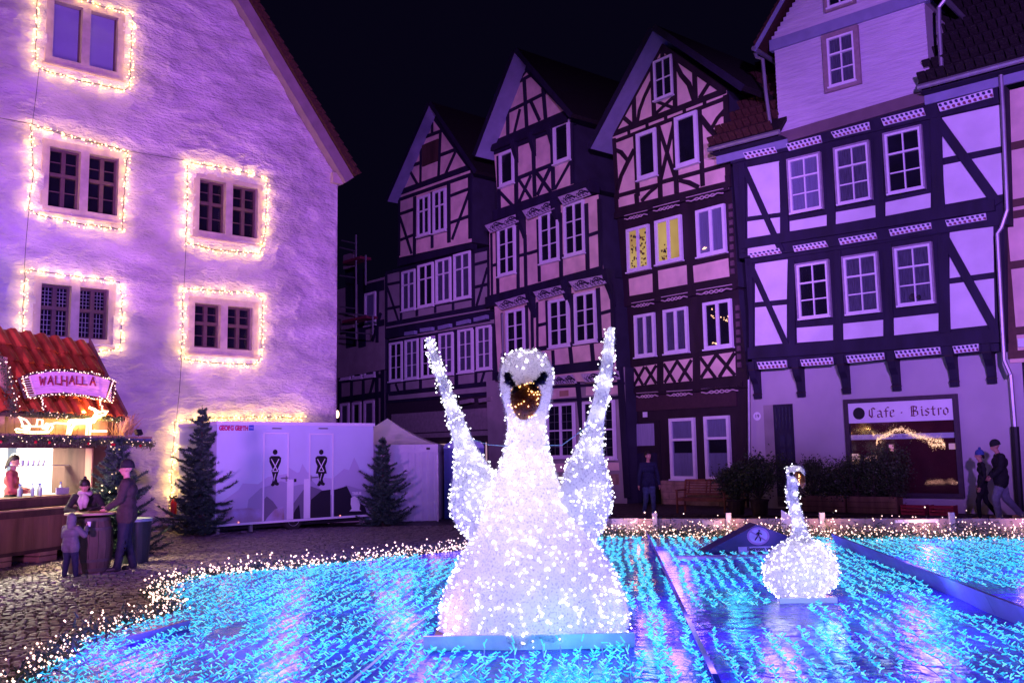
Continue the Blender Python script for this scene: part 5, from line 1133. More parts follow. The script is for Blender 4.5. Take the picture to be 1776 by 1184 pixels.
# board skirt
u = U0
while u < UE:
    w_ = RN.uniform(.17, .26); mb = MB(); F.rect(mb, u, .27, min(u + w_ - .008, UE), .98, -.04, RN.uniform(.0, .012)); mb.build('plank', WOOD, t); u += w_
mb = MB(); F.rect(mb, U0, .2, UE, 1.2, -.1, -.041); mb.build('front_frame', WOOD_D, t)
mb = MB(); F.rect(mb, U0, .98, UE - .2, 1.01, -.1, .32); mb.build('lower_shelf', PALEWOOD, t); mb = MB(); F.rect(mb, U0, .86, UE - .2, .979, -.03, .2); mb.build('shelf_support', WOOD_D, t)
mb = MB(); F.rect(mb, U0, 1.01, UE - .2, 1.16, -.1, .05); mb.build('counter_front', WOOD_D, t); mb = MB(); F.rect(mb, U0, 1.16, 2.45, 1.2, -.6, .12); mb.build('counter_top', WOOD, t)
for uu in (U0 + .3, .1, 1.2, 2.3):
    for k in range(2): mb = MB(); F.rect(mb, uu + (k * .02), .13 * k, uu + .45, .13 * k + .115, -1.2, -.05); mb.build('pallet_block', PALEWOOD, t)
mb = MB(); F.rect(mb, 2.45, 1.2, UE, 2.2, -.9, 0); mb.build('post', WOOD_D, t); mb = MB(); F.rect(mb, 2.41, 1.2, 2.449, 2.06, -.12, .03); mb.build('hatch_jamb', PALEWOOD, t)
mb = MB(); F.rect(mb, U0, 2.06, UE, 2.24, -.1, .03); mb.build('lintel', WOOD_D, t)
IN = mat('white_interior', (.80, .77, .72), .7, .05, 3, 0)
mb = MB(); F.rect(mb, U0, .25, UE - .1, 2.4, -2.3, -2.2); mb.build('back_wall', IN, t); mb = MB(); F.rect(mb, UE - .12, .25, UE - .05, 2.4, -2.2, -.12); mb.build('end_wall', IN, t)
mb = MB(); F.rect(mb, U0, 2.36, UE, 2.4, -2.2, -.1); mb.build('ceiling', IN, t); mb = MB(); F.rect(mb, U0, .2, UE, .25, -2.2, -.1); mb.build('floor', WOOD_D, t)
mb = MB(); F.rect(mb, U0, 1.16, 2.44, 1.9 - .15, -.62, -.61); 
for uu in (-1.2, .6):
    lo = MB(); F.rect(lo, uu, 2.32, uu + 1.5, 2.355, -1.1, -.95); lo.build('tube_lamp', emit('stall_tube', (1, .93, .82), 6), t)
    lamp('AREA', 'stall_lamp', F.w(uu + .75, 2.28, -.9), 260, (1, .88, .68), .6, F.w(uu + .75, 1.0, -1.2))
lamp('SPOT', 'stall_front_lamp', F.w(1.2, 2.05, .45), 520, (1, .74, .42), .06, F.w(1.0, 0, 1.7), 95, .9)
# back wall panel dark fridge, menu, bottles, glass screen
mb = MB(); a_, b_ = F.uv(S6(150, 210), -2.15), F.uv(S6(215, 95), -2.15); F.rect(mb, a_[0] - .25, a_[1] - .8, b_[0], b_[1] + .2, -2.19, -2.0); mb.build('grey_cabinet', mat('blue_grey_cabinet', (.12, .17, .22), .5), t)
mb = MB(); a_, b_ = F.uv(S6(225, 285), -2.15), F.uv(S6(425, 120), -2.15); F.rect(mb, a_[0], a_[1], b_[0], b_[1], -2.19, -2.16); mn = mb.build('menu_poster', WHITE, t)
mb = MB()
for (x, y) in ((300, 150), (375, 150), (295, 260), (375, 260), (345, 185), (270, 205), (330, 225), (385, 215)):
    p = F.uv(S6(x, y), -2.15)
    for k in range(5): u_, v_ = p[0] + RN.uniform(-.09, .09), p[1] + RN.uniform(-.02, .03); F.rect(mb, u_ - .025, v_ - .012, u_ + .025, v_ + .012, -2.159, -2.157 + RN.uniform(0, .001), k % 3)
mb.build('menu_print', [mat('menu_ink', (.05, .04, .03), .7), mat('menu_green', (.1, .3, .1), .7), mat('menu_brown', (.25, .12, .03), .7)], mn)
BG = mat('bottle_glass', (.35, .42, .45), .1)
def bottle(u, off, h=.22, cap=None):
    c = F.w(u, 1.2, off); th = thing('bottle', 'clear bottle standing on the lit stall counter', 'bottle', tuple(c), 'bottles and glasses on the stall counter')
    mb = MB(); mb.lathe(c, [(.03, 0), (.034, .01), (.034, h * .6), (.012, h * .78), (.012, h * .93)], 10); mb.build('glass_body', BG, th)
    mb = MB(); mb.lathe(c + Vector((0, 0, h * .93)), [(.016, 0), (.016, h * .1)], 8); mb.build('cap', cap or mat('blue_cap', (.05, .1, .5), .5), th)
for u_, o_ in ((.77, -.15), (.86, -.2), (1.98, -.3), (1.22, -.1), (1.30, -.2), (1.05, -.12)): bottle(u_, o_)
mb = MB(); mb.box((0, 0, 0), (.001, .001, .001)); 
p = F.w(1.45, 1.2, -.05); mb = MB(); F.rect(mb, 1.55, 1.205, 1.88, 1.33, -.05, -.03); tag(mb.build('counter_sign', mat('small_grey_sign', (.35, .35, .42), .5), None, loc=tuple(p)), 'small grey lettered card standing on the stall counter', 'card')
for i in range(7):
    mb = MB(); c = F.w(1.0 + i * .13, 1.75, -.55); mb.lathe(c, [(.02, 0), (.035, .01), (.038, .1), (.034, .1), (.03, .015)], 8); tag(mb.build('drinking_glass', BG, None, loc=tuple(c)), 'upturned clear glass on the rail above the stall counter', 'glass', 'row of glasses above the counter')
mb = MB(); F.rect(mb, U0, 1.735, 2.4, 1.75, -.62, -.48); mb.build('glass_rail', METAL, t)
# ledge with glowing sleigh and deer
mb = MB(); F.rect(mb, U0, 2.24, 3.45, 2.28, -.1, .62); mb.build('canopy_ledge', PALEWOOD, t); mb = MB(); F.rect(mb, U0, 2.17, 3.45, 2.239, .56, .6); mb.build('ledge_edge', mat('blue_grey_edge', (.12, .12, .3), .5), t)
u = U0
while u < 3.05: mb = MB(); F.rect(mb, u, 2.28, u + .19, 2.78, .0, .02 + RN.uniform(0, .008)); mb.build('fascia_plank', PALEWOOD, t); u += .2
lamp('POINT', 'fir_bulb_lamp', (-7.5, 18.9, 1.5), 12, (1, .42, .12), .2)
TILE = mat('glazed_red_tile', (.36, .065, .02), .32, .35, 5, .25, 20)
def roofP(u, s, o=0): # s 0 eave..1 ridge
    off = .28 - .92 * s; z = 2.70 + 1.52 * s; nn = Vector((.86, 0, .52)); return F.w(u, z, off) + (F.n * .86 + Vector((0, 0, .52))) * o
cols = 12; rows_ = 5; uw = (3.07 - (-.1)) / 8.6; first = None
for r_ in range(rows_):
    for c_ in range(16):
        ua = 3.07 - (c_ + 1) * uw
        if ua < U0 - .3: continue
        mb = MB(); s0, s1 = r_ / rows_ - .03, (r_ + 1) / rows_ + .01; V = []; k = 8
        for i in range(k + 1):
            x = i / k; hgt = .045 * (math.sin(x * 2 * math.pi - .6)) + .03 * max(0, 1 - abs(x - .12) / .14)
            for (s, lift) in ((s0, .05), (s1, .005)): V.append(roofP(ua + x * (uw + .02), s, hgt + lift))
            V.append(roofP(ua + x * (uw + .02), s0, hgt + .02))
        Fq = []
        for i in range(k): Fq += [(3 * i, 3 * i + 3, 3 * i + 4, 3 * i + 1), (3 * i + 2, 3 * i + 5, 3 * i + 3, 3 * i)]
        mb.add(V, Fq); o = mb.build('roof_tile', TILE, t, smooth=False)
mb = MB(); P = [roofP(U0, -.02, -.05), roofP(3.07, -.02, -.05), roofP(3.07, 1.02, -.05), roofP(U0, 1.02, -.05)]; mb.hexa([p - Vector((0, 0, .06)) for p in P] + P); mb.build('roof_deck', WOOD_D, t)
mb = MB(); P = [roofP(3.06, -.02, .0), roofP(3.06, 1.02, .0)]; mb.prism([P[0] + Vector((0, 0, -.1)), P[1] + Vector((0, 0, -.1)), P[1] + Vector((0, 0, .09)), P[0] + Vector((0, 0, .09))], F.a * .03); mb.build('verge_board', WOOD, t)
mb = MB(); mb.prism([F.w(2.84, 2.2, 0), F.w(2.84, 2.7, .25), F.w(2.84, 4.15, -.62), F.w(2.84, 2.2, -2.2)], F.a * .03); mb.build('gable_board', WOOD_D, t)
# WALHALLA board
sg = thing('name_board', 'arched pink WALHALLA board edged with small lights on the stall roof', 'sign', tuple(F.w(1.5, 2.7, .5)))
SG = Facade((F.w(0, 0, .5).x, F.w(0, 0, .5).y), aS, sg)
top = [(278, 490), (360, 465), (450, 455), (560, 450), (700, 460), (830, 480), (940, 505), (1030, 535)]; bot = [(335, 672), (420, 660), (500, 652), (600, 650), (720, 660), (830, 675), (920, 690), (985, 705)]
PINK = mat('whitewashed_pink_boards', (.85, .52, .60), .7, .15, 5, .3, 20, (1, 1, 4))
for k in range(3):
    mb = MB()
    for i in range(7):
        L_ = lambda i, s: tuple(SG.uv(S5(top[i][0] + (bot[i][0] - top[i][0]) * s, top[i][1] + (bot[i][1] - top[i][1]) * s), 0)); s0, s1 = k / 3, (k + .97) / 3
        SG.poly(mb, [L_(i, s1), L_(i + 1, s1), L_(i + 1, s0), L_(i, s0)], -.03, .0)
    mb.build('board', PINK, sg)
RED = mat('dark_red_sticks', (.22, .015, .03), .6)
ws = {'W': [[(0, 1), (.25, 0), (.5, .7), (.75, 0), (1, 1)]], 'A': [[(0, 0), (.5, 1), (1, 0)], [(.2, .4), (.8, .4)]], 'L': [[(0, 1), (0, 0), (.8, .05)]], 'H': [[(0, 1), (0, 0)], [(.8, 1), (.8, 0)], [(0, .5), (.8, .5)]]}
xs = [365, 440, 515, 570, 640, 710, 765, 835]
for ch, x in zip('WALHALLA', xs):
    i_ = (x - 278) / (1030 - 278); yt = 500 - 18 * math.sin(i_ * 3.0) + 22 * i_; hgt = 78 + 14 * (ch == 'H')
    for st in ws[ch]:
        mb = MB(); pts = [SG.w(*SG.uv(S5(x + p[0] * (62 if ch == 'H' else 52), yt + hgt * (1 - p[1]) + p[0] * 6), 0), .012) for p in st]; mb.tube(pts, .016, 5); mb.build('letter_stick', RED, sg)
fr = MB(); bl = MB(); wr = MB()
outl = [(180, 520), (280, 478), (450, 445), (600, 440), (830, 462), (1000, 515), (1080, 560), (1040, 740), (930, 712), (720, 672), (560, 660), (400, 680), (240, 695), (180, 520)]
pp = [SG.w(*SG.uv(S5(*p), 0), -.01) for p in outl]; fr.tube(pp, .025, 5); fr.build('frame', WOOD_D, sg)
for A, B_ in zip(pp, pp[1:]):
    n = max(1, int((B_ - A).length / .055))
    for i in range(n):
        q = A + (B_ - A) * (i / n); bl.gem(q + Vector((RN.uniform(-.02, .02), RN.uniform(-.02, .02), RN.uniform(-.025, .025))) + SG.n * .035, .0135)
for side in (((200, 520), (275, 495), (250, 690), (330, 675)), ((1045, 545), (1030, 560), (985, 700), (1030, 735))):
    for i in range(9):
        s = i / 8; A = SG.uv(S5(side[0][0] + (side[2][0] - side[0][0]) * s, side[0][1] + (side[2][1] - side[0][1]) * s)); s2 = min(1, s + .06); B_ = SG.uv(S5(side[1][0] + (side[3][0] - side[1][0]) * s2, side[1][1] + (side[3][1] - side[1][1]) * s2))
        wr.tube([SG.w(*A, .02), SG.w(*B_, .02)], .006, 4); bl.gem(SG.w(*A, .03), .016)
for x0, x1 in ((390, 405), (935, 945)):
    A, B_ = SG.w(*SG.uv(S5(x0, 690)), 0), SG.w(*SG.uv(S5(x1, 820)), 0); mb = MB(); mb.tube([A, B_], .02, 5); mb.build('post', WOOD_D, sg)
    for i in range(9): bl.gem(A + (B_ - A) * (i / 9) + Vector((RN.uniform(-.04, .04), -.02, 0)) + SG.n * .03, .015)
bl.build('bulbs', LED_WARM, sg, kind='stuff'); wr.build('lacing', emit('pale_rope', (.8, .55, .5), .35, (.7, .6, .6)), sg)
lamp('SPOT', 'roof_lamp', F.w(2.0, 2.42, .55), 260, (1, .50, .16), .05, F.w(1.9, 3.2, 0), 130, .8)
lamp('POINT', 'board_lamp', F.w(1.75, 2.74, .36), 22, (1, .50, .15), .05); lamp('POINT', 'ledge_lamp', F.w(1.3, 2.45, .33), 13, (1, .55, .18), .05); lamp('POINT', 'ledge_lamp', F.w(2.5, 2.45, .33), 15, (1, .50, .15), .05)
GLOW = emit('rope_light', (1.0, .66, .22), 3.2)
def rope(name, label, cat, lines, r=.016, off=.42):
    th = thing(name, label, cat, tuple(F.w(*F.uv(S5(*lines[0][1][0]), off), off)))
    for nm, l in lines:
        mb = MB(); mb.tube([F.w(*F.uv(S5(*p), off), off + RN.uniform(-.02, .02)) for p in l], r, 5); mb.build(nm, GLOW, th)
    return th
rope('light_deer', 'glowing reindeer figure of light tubes on the stall ledge', 'light figure', [('body', [(655, 905), (700, 900), (760, 905), (850, 892), (868, 905), (840, 940), (760, 935), (690, 940), (655, 905)]), ('body', [(690, 918), (770, 920), (850, 912)]), ('leg', [(665, 915), (650, 960), (632, 1045)]), ('leg', [(700, 935), (675, 980), (660, 1045)]),
     ('leg', [(815, 935), (812, 1045)]), ('leg', [(845, 930), (838, 1045)]), ('neck', [(845, 905), (885, 860), (900, 835)]), ('neck', [(868, 925), (910, 880), (930, 860)]), ('head', [(895, 835), (950, 822), (1000, 825), (975, 850), (930, 865), (895, 850)]), ('antler', [(905, 835), (880, 805), (842, 785)]), ('antler', [(915, 832), (895, 812), (870, 795)]), ('tail', [(655, 905), (645, 925)]), ('base_bar', [(850, 1008), (990, 1008)])], .022)
rope('light_sleigh', 'glowing sleigh figure of light tubes behind the reindeer', 'light figure', [('runner', [(140, 1000), (150, 985), (300, 1015), (470, 1010), (500, 970), (480, 940), (440, 950)]), ('runner', [(150, 1015), (300, 1030), (460, 1022), (490, 990)]), ('frame', [(180, 880), (215, 965), (235, 1005)]), ('frame', [(180, 878), (250, 905), (290, 960), (270, 990), (215, 968)]),
     ('frame', [(340, 960), (355, 900), (390, 905), (395, 960), (340, 965)]), ('frame', [(400, 975), (430, 935), (470, 945), (450, 990), (405, 980)]), ('frame', [(210, 960), (450, 968)]), ('rein', [(470, 945), (520, 930), (655, 942)])], .017)
# garlands
def garland(label, pts, r, nbulb, th_name='garland', baubles=0, seed=1, dens=260, ledmat=LED_WARM, cat='garland', group=None, br=.013):
    r_ = random.Random(seed); th = thing(th_name, label, cat, tuple(pts[0]), group); nd = MB(); bl = MB(); ba = MB(); pts = [Vector(p) for p in pts]
    for A, B_ in zip(pts, pts[1:]):
        L_ = (B_ - A).length; d = (B_ - A).normalized()
        for i in range(int(L_ * dens)):
            q = A + (B_ - A) * r_.random() + Vector((r_.gauss(0, r * .45), r_.gauss(0, r * .45), r_.gauss(0, r * .5))); v = Vector((r_.gauss(0, 1), r_.gauss(0, 1), r_.gauss(0, 1))).normalized() * .055; w = v.orthogonal().normalized() * .007
            nd.add([q - w, q + w, q + v], [(0, 1, 2)])
        for i in range(int(L_ * nbulb)): bl.gem(A + (B_ - A) * r_.random() + Vector((r_.gauss(0, r * .5), r_.gauss(0, r * .5), r_.gauss(0, r * .55))) + F.n * r * .5, br)
        for i in range(int(L_ * baubles)): ba.ball(A + (B_ - A) * r_.random() + F.n * r + Vector((0, 0, -r * .6)), .028, 0, 8, 6)
    nd.build('needles', mat('garland_needles', (.03, .05, .02), .7, .5, 6, 0, col2=(.10, .13, .05)), th, kind='stuff'); bl.build('bulbs', ledmat, th, kind='stuff')
    if ba.v: ba.build('baubles', mat('red_bauble', (.4, .01, .02), .25), th, kind='stuff')
    return th
garland('long fir garland with bulbs and red baubles along the stall ledge', [F.w(-2.6, 2.17, .64), F.w(0, 2.19, .64), F.w(1.6, 2.17, .64), F.w(2.6, 2.15, .64), F.w(3.5, 2.12, .6)], .075, 13, baubles=2.2, seed=4, dens=900)
garland('short fir garland under the eave of the stall roof', [F.w(.3, 2.66, .32), F.w(1.2, 2.64, .32), F.w(2.9, 2.62, .3)], .05, 12, seed=5, dens=700)
garland('thick hanging garland at the left end of the stall', [F.w(*F.uv(S5(0, 330), .5), .5), F.w(*F.uv(S5(60, 480), .5), .5), F.w(*F.uv(S5(110, 640), .5), .5), F.w(*F.uv(S5(125, 860), .5), .5)], .09, 24, seed=6, dens=900)
mb = MB(); a_ = F.uv(S5(0, 900), .1); F.rect(mb, a_[0] - .8, 2.3, a_[0] + .08, 3.6, .0, .12); mb.build('side_board', PALEWOOD, t)
# straw bundle and flood lamp at the ledge end
th = thing('straw_bundle', 'loose bundle of straw and twigs at the right end of the stall ledge', 'straw bundle', tuple(F.w(3.0, 2.28, .2))); mb = MB()
for i in range(160):
    b = F.w(2.95 + RN.uniform(-.15, .2), 2.28 + RN.uniform(0, .1), .25 + RN.uniform(-.1, .15)); mb.tube([b, b + F.a * RN.uniform(-.1, .35) + Vector((0, 0, RN.uniform(.1, .42))) + F.n * RN.uniform(-.1, .15)], .004, 3)
mb.build('straw', mat('straw', (.45, .30, .14), .8), th, kind='stuff')
q = F.w(*F.uv((240, 751), .55), .55); th = thing('flood_light', 'small black floodlight on the end of the stall ledge', 'floodlight', tuple(q)); mb = MB(); Mx = Matrix((F.a, F.n, Vector((0, 0, 1)))).transposed() @ Matrix.Rotation(rad(25), 3, 'X'); mb.box(q + Vector((0, 0, .02)), (.09, .03, .055), Mx); mb.build('housing', BLACK, th); mb = MB(); mb.tube([q - Vector((0, 0, .06)), q], .012, 5); mb.build('bracket', BLACK, th)

# ================================================================== BARREL TABLE, BIN
c = Vector((-6.95, 15.6, 0)); th = thing('barrel_table', 'wooden barrel used as a standing table with a round top', 'table', tuple(c))
BAR = mat('barrel_staves', (.09, .06, .045), .7, .3, 5, .4, 24, (3, 3, .3))
for i in range(16):
    a0_, a1_ = 2 * math.pi * i / 16, 2 * math.pi * (i + .96) / 16; mb = MB(); V = []
    zs = [(0, .29), (.2, .335), (.45, .355), (.7, .335), (.9, .29)]
    for z, r in zs: V += [(c.x + r * math.cos(a0_), c.y + r * math.sin(a0_), z), (c.x + r * math.cos(a1_), c.y + r * math.sin(a1_), z)]
    mb.add(V, [(2 * k, 2 * k + 1, 2 * k + 3, 2 * k + 2) for k in range(4)]); mb.build('stave', BAR, th)
mb = MB(); mb.lathe(c, [(.27, 0), (.27, .9)], 16); mb.build('core', BLACK, th)
for z, r in ((.05, .31), (.2, .342), (.7, .342), (.84, .31)):
    mb = MB(); mb.lathe(c + Vector((0, 0, z)), [(r - .02, 0), (r, 0), (r + .003, .045), (r - .02, .045)], 24); mb.build('hoop', RUST, th)
mb = MB(); mb.lathe(c + Vector((0, 0, .94)), [(.38, 0), (.40, .008), (.40, .028), (.39, .035)], 32); mb.build('table_top', mat('pale_round_top', (.40, .27, .20), .6, .2, 4, .2), th)
for i, (dx, dy) in enumerate(((.02, .05), (.20, -.05))):
    q = c + Vector((dx, dy, .976)); mb = MB(); mb.lathe(q, [(.05, 0), (.075, .004), (.10, .016), (.092, .016), (.05, .006)], 16); tag(mb.build('plate', mat('terracotta_plate', (.45, .16, .10), .5), None, loc=tuple(q)), ('left' if not i else 'right') + ' small plate on the barrel table top', 'plate')
q = Vector((-6.72, 16.9, 0)); th = thing('waste_bin', 'dark round waste bin with a pale liner rim beside the man at the barrel', 'waste bin', tuple(q))
mb = MB(); mb.lathe(q, [(.2, 0), (.22, .02), (.26, .74), (.25, .76)], 18); mb.build('bin_body', mat('dark_green_bin', (.02, .03, .03), .6), th); mb = MB(); mb.lathe(q + Vector((0, 0, .74)), [(.27, 0), (.275, .05), (.24, .055)], 18); mb.build('liner_rim', mat('pale_liner', (.25, .33, .35), .6), th)

# ================================================================== PEOPLE
SKIN = mat('skin', (.45, .24, .17), .6, .08, 12, .1)
HEX = {}
def person(label, loc, yaw, H, J, tops, bottoms, shoes, hat=None, hair=None, scarf=None, coat=0.0, slim=1.0, hood=None, sleeve=None, headdir=0.0, headpitch=0.0, name='person', cat='person', bulk=1.0, group=None):
    """one continuous body grown from tapered limbs; J overrides joints (metres for a 1.78 m figure, y forward, x right)"""
    j = dict(pel=(0, 0, .96), wai=(0, 0, 1.10), che=(0, 0, 1.30), nek=(0, .01, 1.49), hed=(0, .03, 1.655), sl=(-.18, 0, 1.42), sr=(.18, 0, 1.42), el=(-.24, -.02, 1.14), er=(.24, -.02, 1.14), wl=(-.25, .05, .90), wr=(.25, .05, .90),
             hl=(-.09, 0, .93), hr=(.09, 0, .93), kl=(-.10, .02, .50), kr=(.10, .02, .50), al=(-.10, -.01, .09), ar=(.10, -.01, .09))
    j.update(J); j = {k: Vector(v) for k, v in j.items()}; s = H / 1.78; b = bulk
    th = thing(name, label, cat, tuple(loc), group)
    prim = []  # (A,B,ra,rb,mat)
    def C(A, B_, ra, rb, m_): prim.append((A, B_, ra, rb, m_))
    j['tl'] = j['al'] + Vector((-.02, .15, -.045)); j['tr'] = j['ar'] + Vector((.02, .15, -.045))
    for k in ('tl', 'tr'):
        if k + 'o' in J: j[k] = Vector(J[k + 'o'])
    for sd in 'lr':
        C(j['h' + sd], j['k' + sd], .092 * b, .066 * b, 2); C(j['k' + sd], j['a' + sd], .066 * b, .048 * b, 2); C(j['a' + sd] + Vector((0, -.02, -.03)), j['t' + sd], .046, .038, 3)
        C(j['s' + sd], j['e' + sd], .060 * b * slim, .052 * b * slim, 1); C(j['e' + sd], j['w' + sd], .052 * b * slim, .038 * b * slim, 1)
        hd = (j['w' + sd] - j['e' + sd]).normalized(); j['p' + sd] = j['w' + sd] + hd * .09; C(j['w' + sd] + hd * .01, j['p' + sd] - hd * .02, .028, .030, 0)
    X = (j['sr'] - j['sl']).normalized() * .07 * slim; Xp = Vector((1, 0, 0)) * .06 * slim
    C(j['che'] - X, j['che'] + X, .118 * b * slim, .118 * b * slim, 1); C(j['sl'], j['sr'], .065 * b, .065 * b, 1); C(j['wai'] - Xp, j['wai'] + Xp, .105 * b * slim, .105 * b * slim, 1)
    C(j['pel'] - Xp, j['pel'] + Xp, .112 * b, .112 * b, 1 if coat > 0 else 2); C(j['che'], j['nek'] - Vector((0, 0, .03)), .10 * b, .062, 1)
    C(j['pel'] + Vector((0, 0, .05)), j['wai'], .115 * b, .108 * b, 1)
    if coat > 0:
        for sd in 'lr': C(j['h' + sd] + Vector((0, 0, .05)), j['h' + sd] + (j['k' + sd] - j['h' + sd]) * coat, .112 * b, .112 * b, 1)
    if hood: C(j['nek'] - Vector((0, .02, .06)), j['hed'] - Vector((0, .03, .05)), .12, .125, 1)
    C(j['nek'] - Vector((0, 0, .04)), j['hed'] + Vector((0, 0, -.05)), .052, .05, 0)
    Rh = Matrix.Rotation(-headdir, 3, 'Z') @ Matrix.Rotation(-headpitch, 3, 'X'); hc = j['hed']
    hp = lambda x, y, z: hc + Rh @ Vector((x, y, z))
    C(hp(0, -.015, .03), hp(0, .0, .03), .088, .084, 0); C(hp(0, .015, -.02), hp(0, .04, -.075), .072, .038, 0); C(hp(0, .085, .01), hp(0, .105, -.028), .010, .017, 0)
    C(hp(-.075, -.005, .0), hp(-.082, -.005, -.03), .014, .012, 0); C(hp(.075, -.005, .0), hp(.082, -.005, -.03), .014, .012, 0); C(hp(-.03, .078, -.062), hp(.03, .078, -.062), .011, .011, 0)
    mb = MB()
    for A, B_, ra, rb, m_ in prim:
        d = B_ - A; L_ = d.length; dn = d.normalized() if L_ > 1e-6 else Vector((0, 0, 1)); k = 5; pts = []; rs = []
        for i in range(k): a = math.pi / 2 * (1 - i / k); pts.append(A - dn * ra * math.sin(a)); rs.append(max(.002, ra * math.cos(a)))
        pts.append(A); rs.append(ra); pts.append(B_); rs.append(rb)
        for i in range(1, k + 1): a = math.pi / 2 * i / k; pts.append(B_ + dn * rb * math.sin(a)); rs.append(max(.002, rb * math.cos(a)))
        mb.tube(pts, rs, 12)
    me = bpy.data.meshes.new('tmp'); me.from_pydata(mb.v, [], mb.f); o = bpy.data.objects.new('tmp', me); COL.objects.link(o)
    md = o.modifiers.new('r', 'REMESH'); md.mode = 'VOXEL'; md.voxel_size = .0135; sm = o.modifiers.new('s', 'SMOOTH'); sm.factor = .6; sm.iterations = 4
    dg = bpy.context.evaluated_depsgraph_get(); m2 = bpy.data.meshes.new_from_object(o.evaluated_get(dg)); bpy.data.objects.remove(o); bpy.data.meshes.remove(me)
    nv = len(m2.vertices); co = np.empty(nv * 3); m2.vertices.foreach_get('co', co); co = co.reshape(-1, 3)
    Fc = [tuple(p.vertices) for p in m2.polygons]; bpy.data.meshes.remove(m2)
    best = np.full(nv, 1e9); bm = np.zeros(nv, int)
    for A, B_, ra, rb, m_ in prim:
        A_ = np.array(A); d = np.array(B_ - A); L2_ = max(1e-9, d @ d); q = np.clip(((co - A_) @ d) / L2_, 0, 1); dist = np.linalg.norm(co - A_ - q[:, None] * d, axis=1) - (ra + (rb - ra) * q) + (.02 if m_ == 0 else 0) * 0
        k = dist < best; best[k] = dist[k]; bm[k] = m_
    # cloth folds
    for i in range(nv):
        if bm[i] in (1, 2):
            p = co[i]; f = noise.noise(Vector((p[0] * 9, p[1] * 9, p[2] * 16))) * .009; cc = np.array([p[0], p[1], 0]); n_ = np.linalg.norm(cc) + 1e-6; co[i] = p + cc / n_ * f
    out = MB(); out.v = [tuple(v) for v in co]; out.f = Fc; out.m = [int(np.bincount([bm[i] for i in f]).argmax()) for f in Fc]
    # fingers: five chains rooted in each palm
    for sd, sx in (('l', 1), ('r', -1)):
        w, p = j['w' + sd], j['p' + sd]; d = (p - w).normalized(); fw_ = Vector((0, 1, 0)) - d * d.y; fw_ = fw_.normalized() if fw_.length > .1 else Vector((0, 0, 1)); inn = d.cross(fw_).normalized() * sx
        for k, ln in enumerate((.070, .080, .075, .060)):
            b0 = p - d * .02 + fw_ * (.026 - .0175 * k); out.tube([b0, b0 + d * ln * .45, b0 + d * ln * .8 + inn * .012, b0 + d * ln + inn * .026], [.0095, .009, .0085, .006], 6, 0)
        b0 = w + d * .03 + fw_ * .025; out.tube([b0, b0 + fw_ * .03 + d * .02, b0 + fw_ * .035 + d * .05 + inn * .01], [.012, .010, .007], 6, 0)
    Rz = Matrix.Rotation(-yaw, 3, 'Z')
    tr = lambda V: [tuple(Vector(loc) + Rz @ (Vector(v) * s)) for v in V]
    out.v = tr(out.v); out.build('body', [SKIN, tops, bottoms, shoes], th, smooth=True)
    def part(nm, mbx, mt): mbx.v = tr(mbx.v); return mbx.build(nm, mt, th, smooth=True)
    def cap(r, zc, y0=-.02, m0=0, lower=-.02, back=.0):
        q = MB(); V, Fq = [], []; nr, ns_ = 9, 18
        for i in range(nr + 1):
            a = (math.pi * .62) * i / nr
            for k in range(ns_): t_ = 2 * math.pi * k / ns_; drop = back * max(0, -math.sin(t_)) * (i / nr) ** 2; V.append(hp(r * .92 * math.sin(a) * math.cos(t_), y0 + r * 1.05 * math.sin(a) * math.sin(t_), zc + r * math.cos(a) * 1.02 - drop))
        for i in range(nr):
            for k in range(ns_): Fq.append((i * ns_ + k, (i + 1) * ns_ + k, (i + 1) * ns_ + (k + 1) % ns_, i * ns_ + (k + 1) % ns_))
        q.add(V, Fq); return q
    if hair: part('hair', cap(.098, .045, -.022, back=hair[1] * .5), hair[0])
    if hat:
        q = cap(.106, .052, -.015); q.tube([hp(.098 * math.cos(a * .35), -.015 + .108 * math.sin(a * .35), .022) for a in range(19)], .010, 6); 
        if len(hat) > 1: q.ball(hp(0, -.02, .18), .035, 0, 8, 6)
        part('knit_hat', q, hat[0])
    if hair and hair[1] > .5:
        q = MB(); q.ball(hp(0, -.07, .13), .032, 0, 8, 6); part('hair_bun', q, hair[0])
    if scarf:
        q = MB(); n_ = j['nek']; q.tube([n_ + Vector((.085 * math.cos(a), .03 + .085 * math.sin(a), .005 + .012 * math.sin(a * 2))) for a in [k * .45 for k in range(15)]], .042, 8); q.tube([n_ + Vector((0, .1, .0)), n_ + Vector((-.03, .16, -.10)), n_ + Vector((-.02, .14, -.24))], [.05, .065, .03], 8); q.tube([n_ + Vector((.03, .1, -.02)), n_ + Vector((.05, .15, -.13)), n_ + Vector((.04, .12, -.27))], [.045, .055, .02], 8); part('scarf', q, scarf)
    if hood:
        q = MB(); V, Fq = [], []; nr, ns_ = 10, 18
        for i in range(nr + 1):
            a = math.pi * .72 * i / nr
            for k in range(ns_):
                t_ = 2 * math.pi * k / ns_; V.append(hp(.125 * math.sin(a) * math.cos(t_), -.02 + .135 * math.cos(a) * -1 * .9 + .0, .02 + .145 * math.sin(a) * math.sin(t_)))
        for i in range(nr):
            for k in range(ns_): Fq.append((i * ns_ + k, i * ns_ + (k + 1) % ns_, (i + 1) * ns_ + (k + 1) % ns_, (i + 1) * ns_ + k))
        q.add(V, Fq); part('hood', q, hood)
    return th, tr
DK = mat('black_cloth', (.012, .012, .016), .85, .3, 20, .3, 80); NAVY = mat('navy_cloth', (.015, .018, .05), .85, .2, 20, .3, 80); BROWN = mat('brown_cloth', (.045, .03, .028), .85, .2, 20, .3, 80)
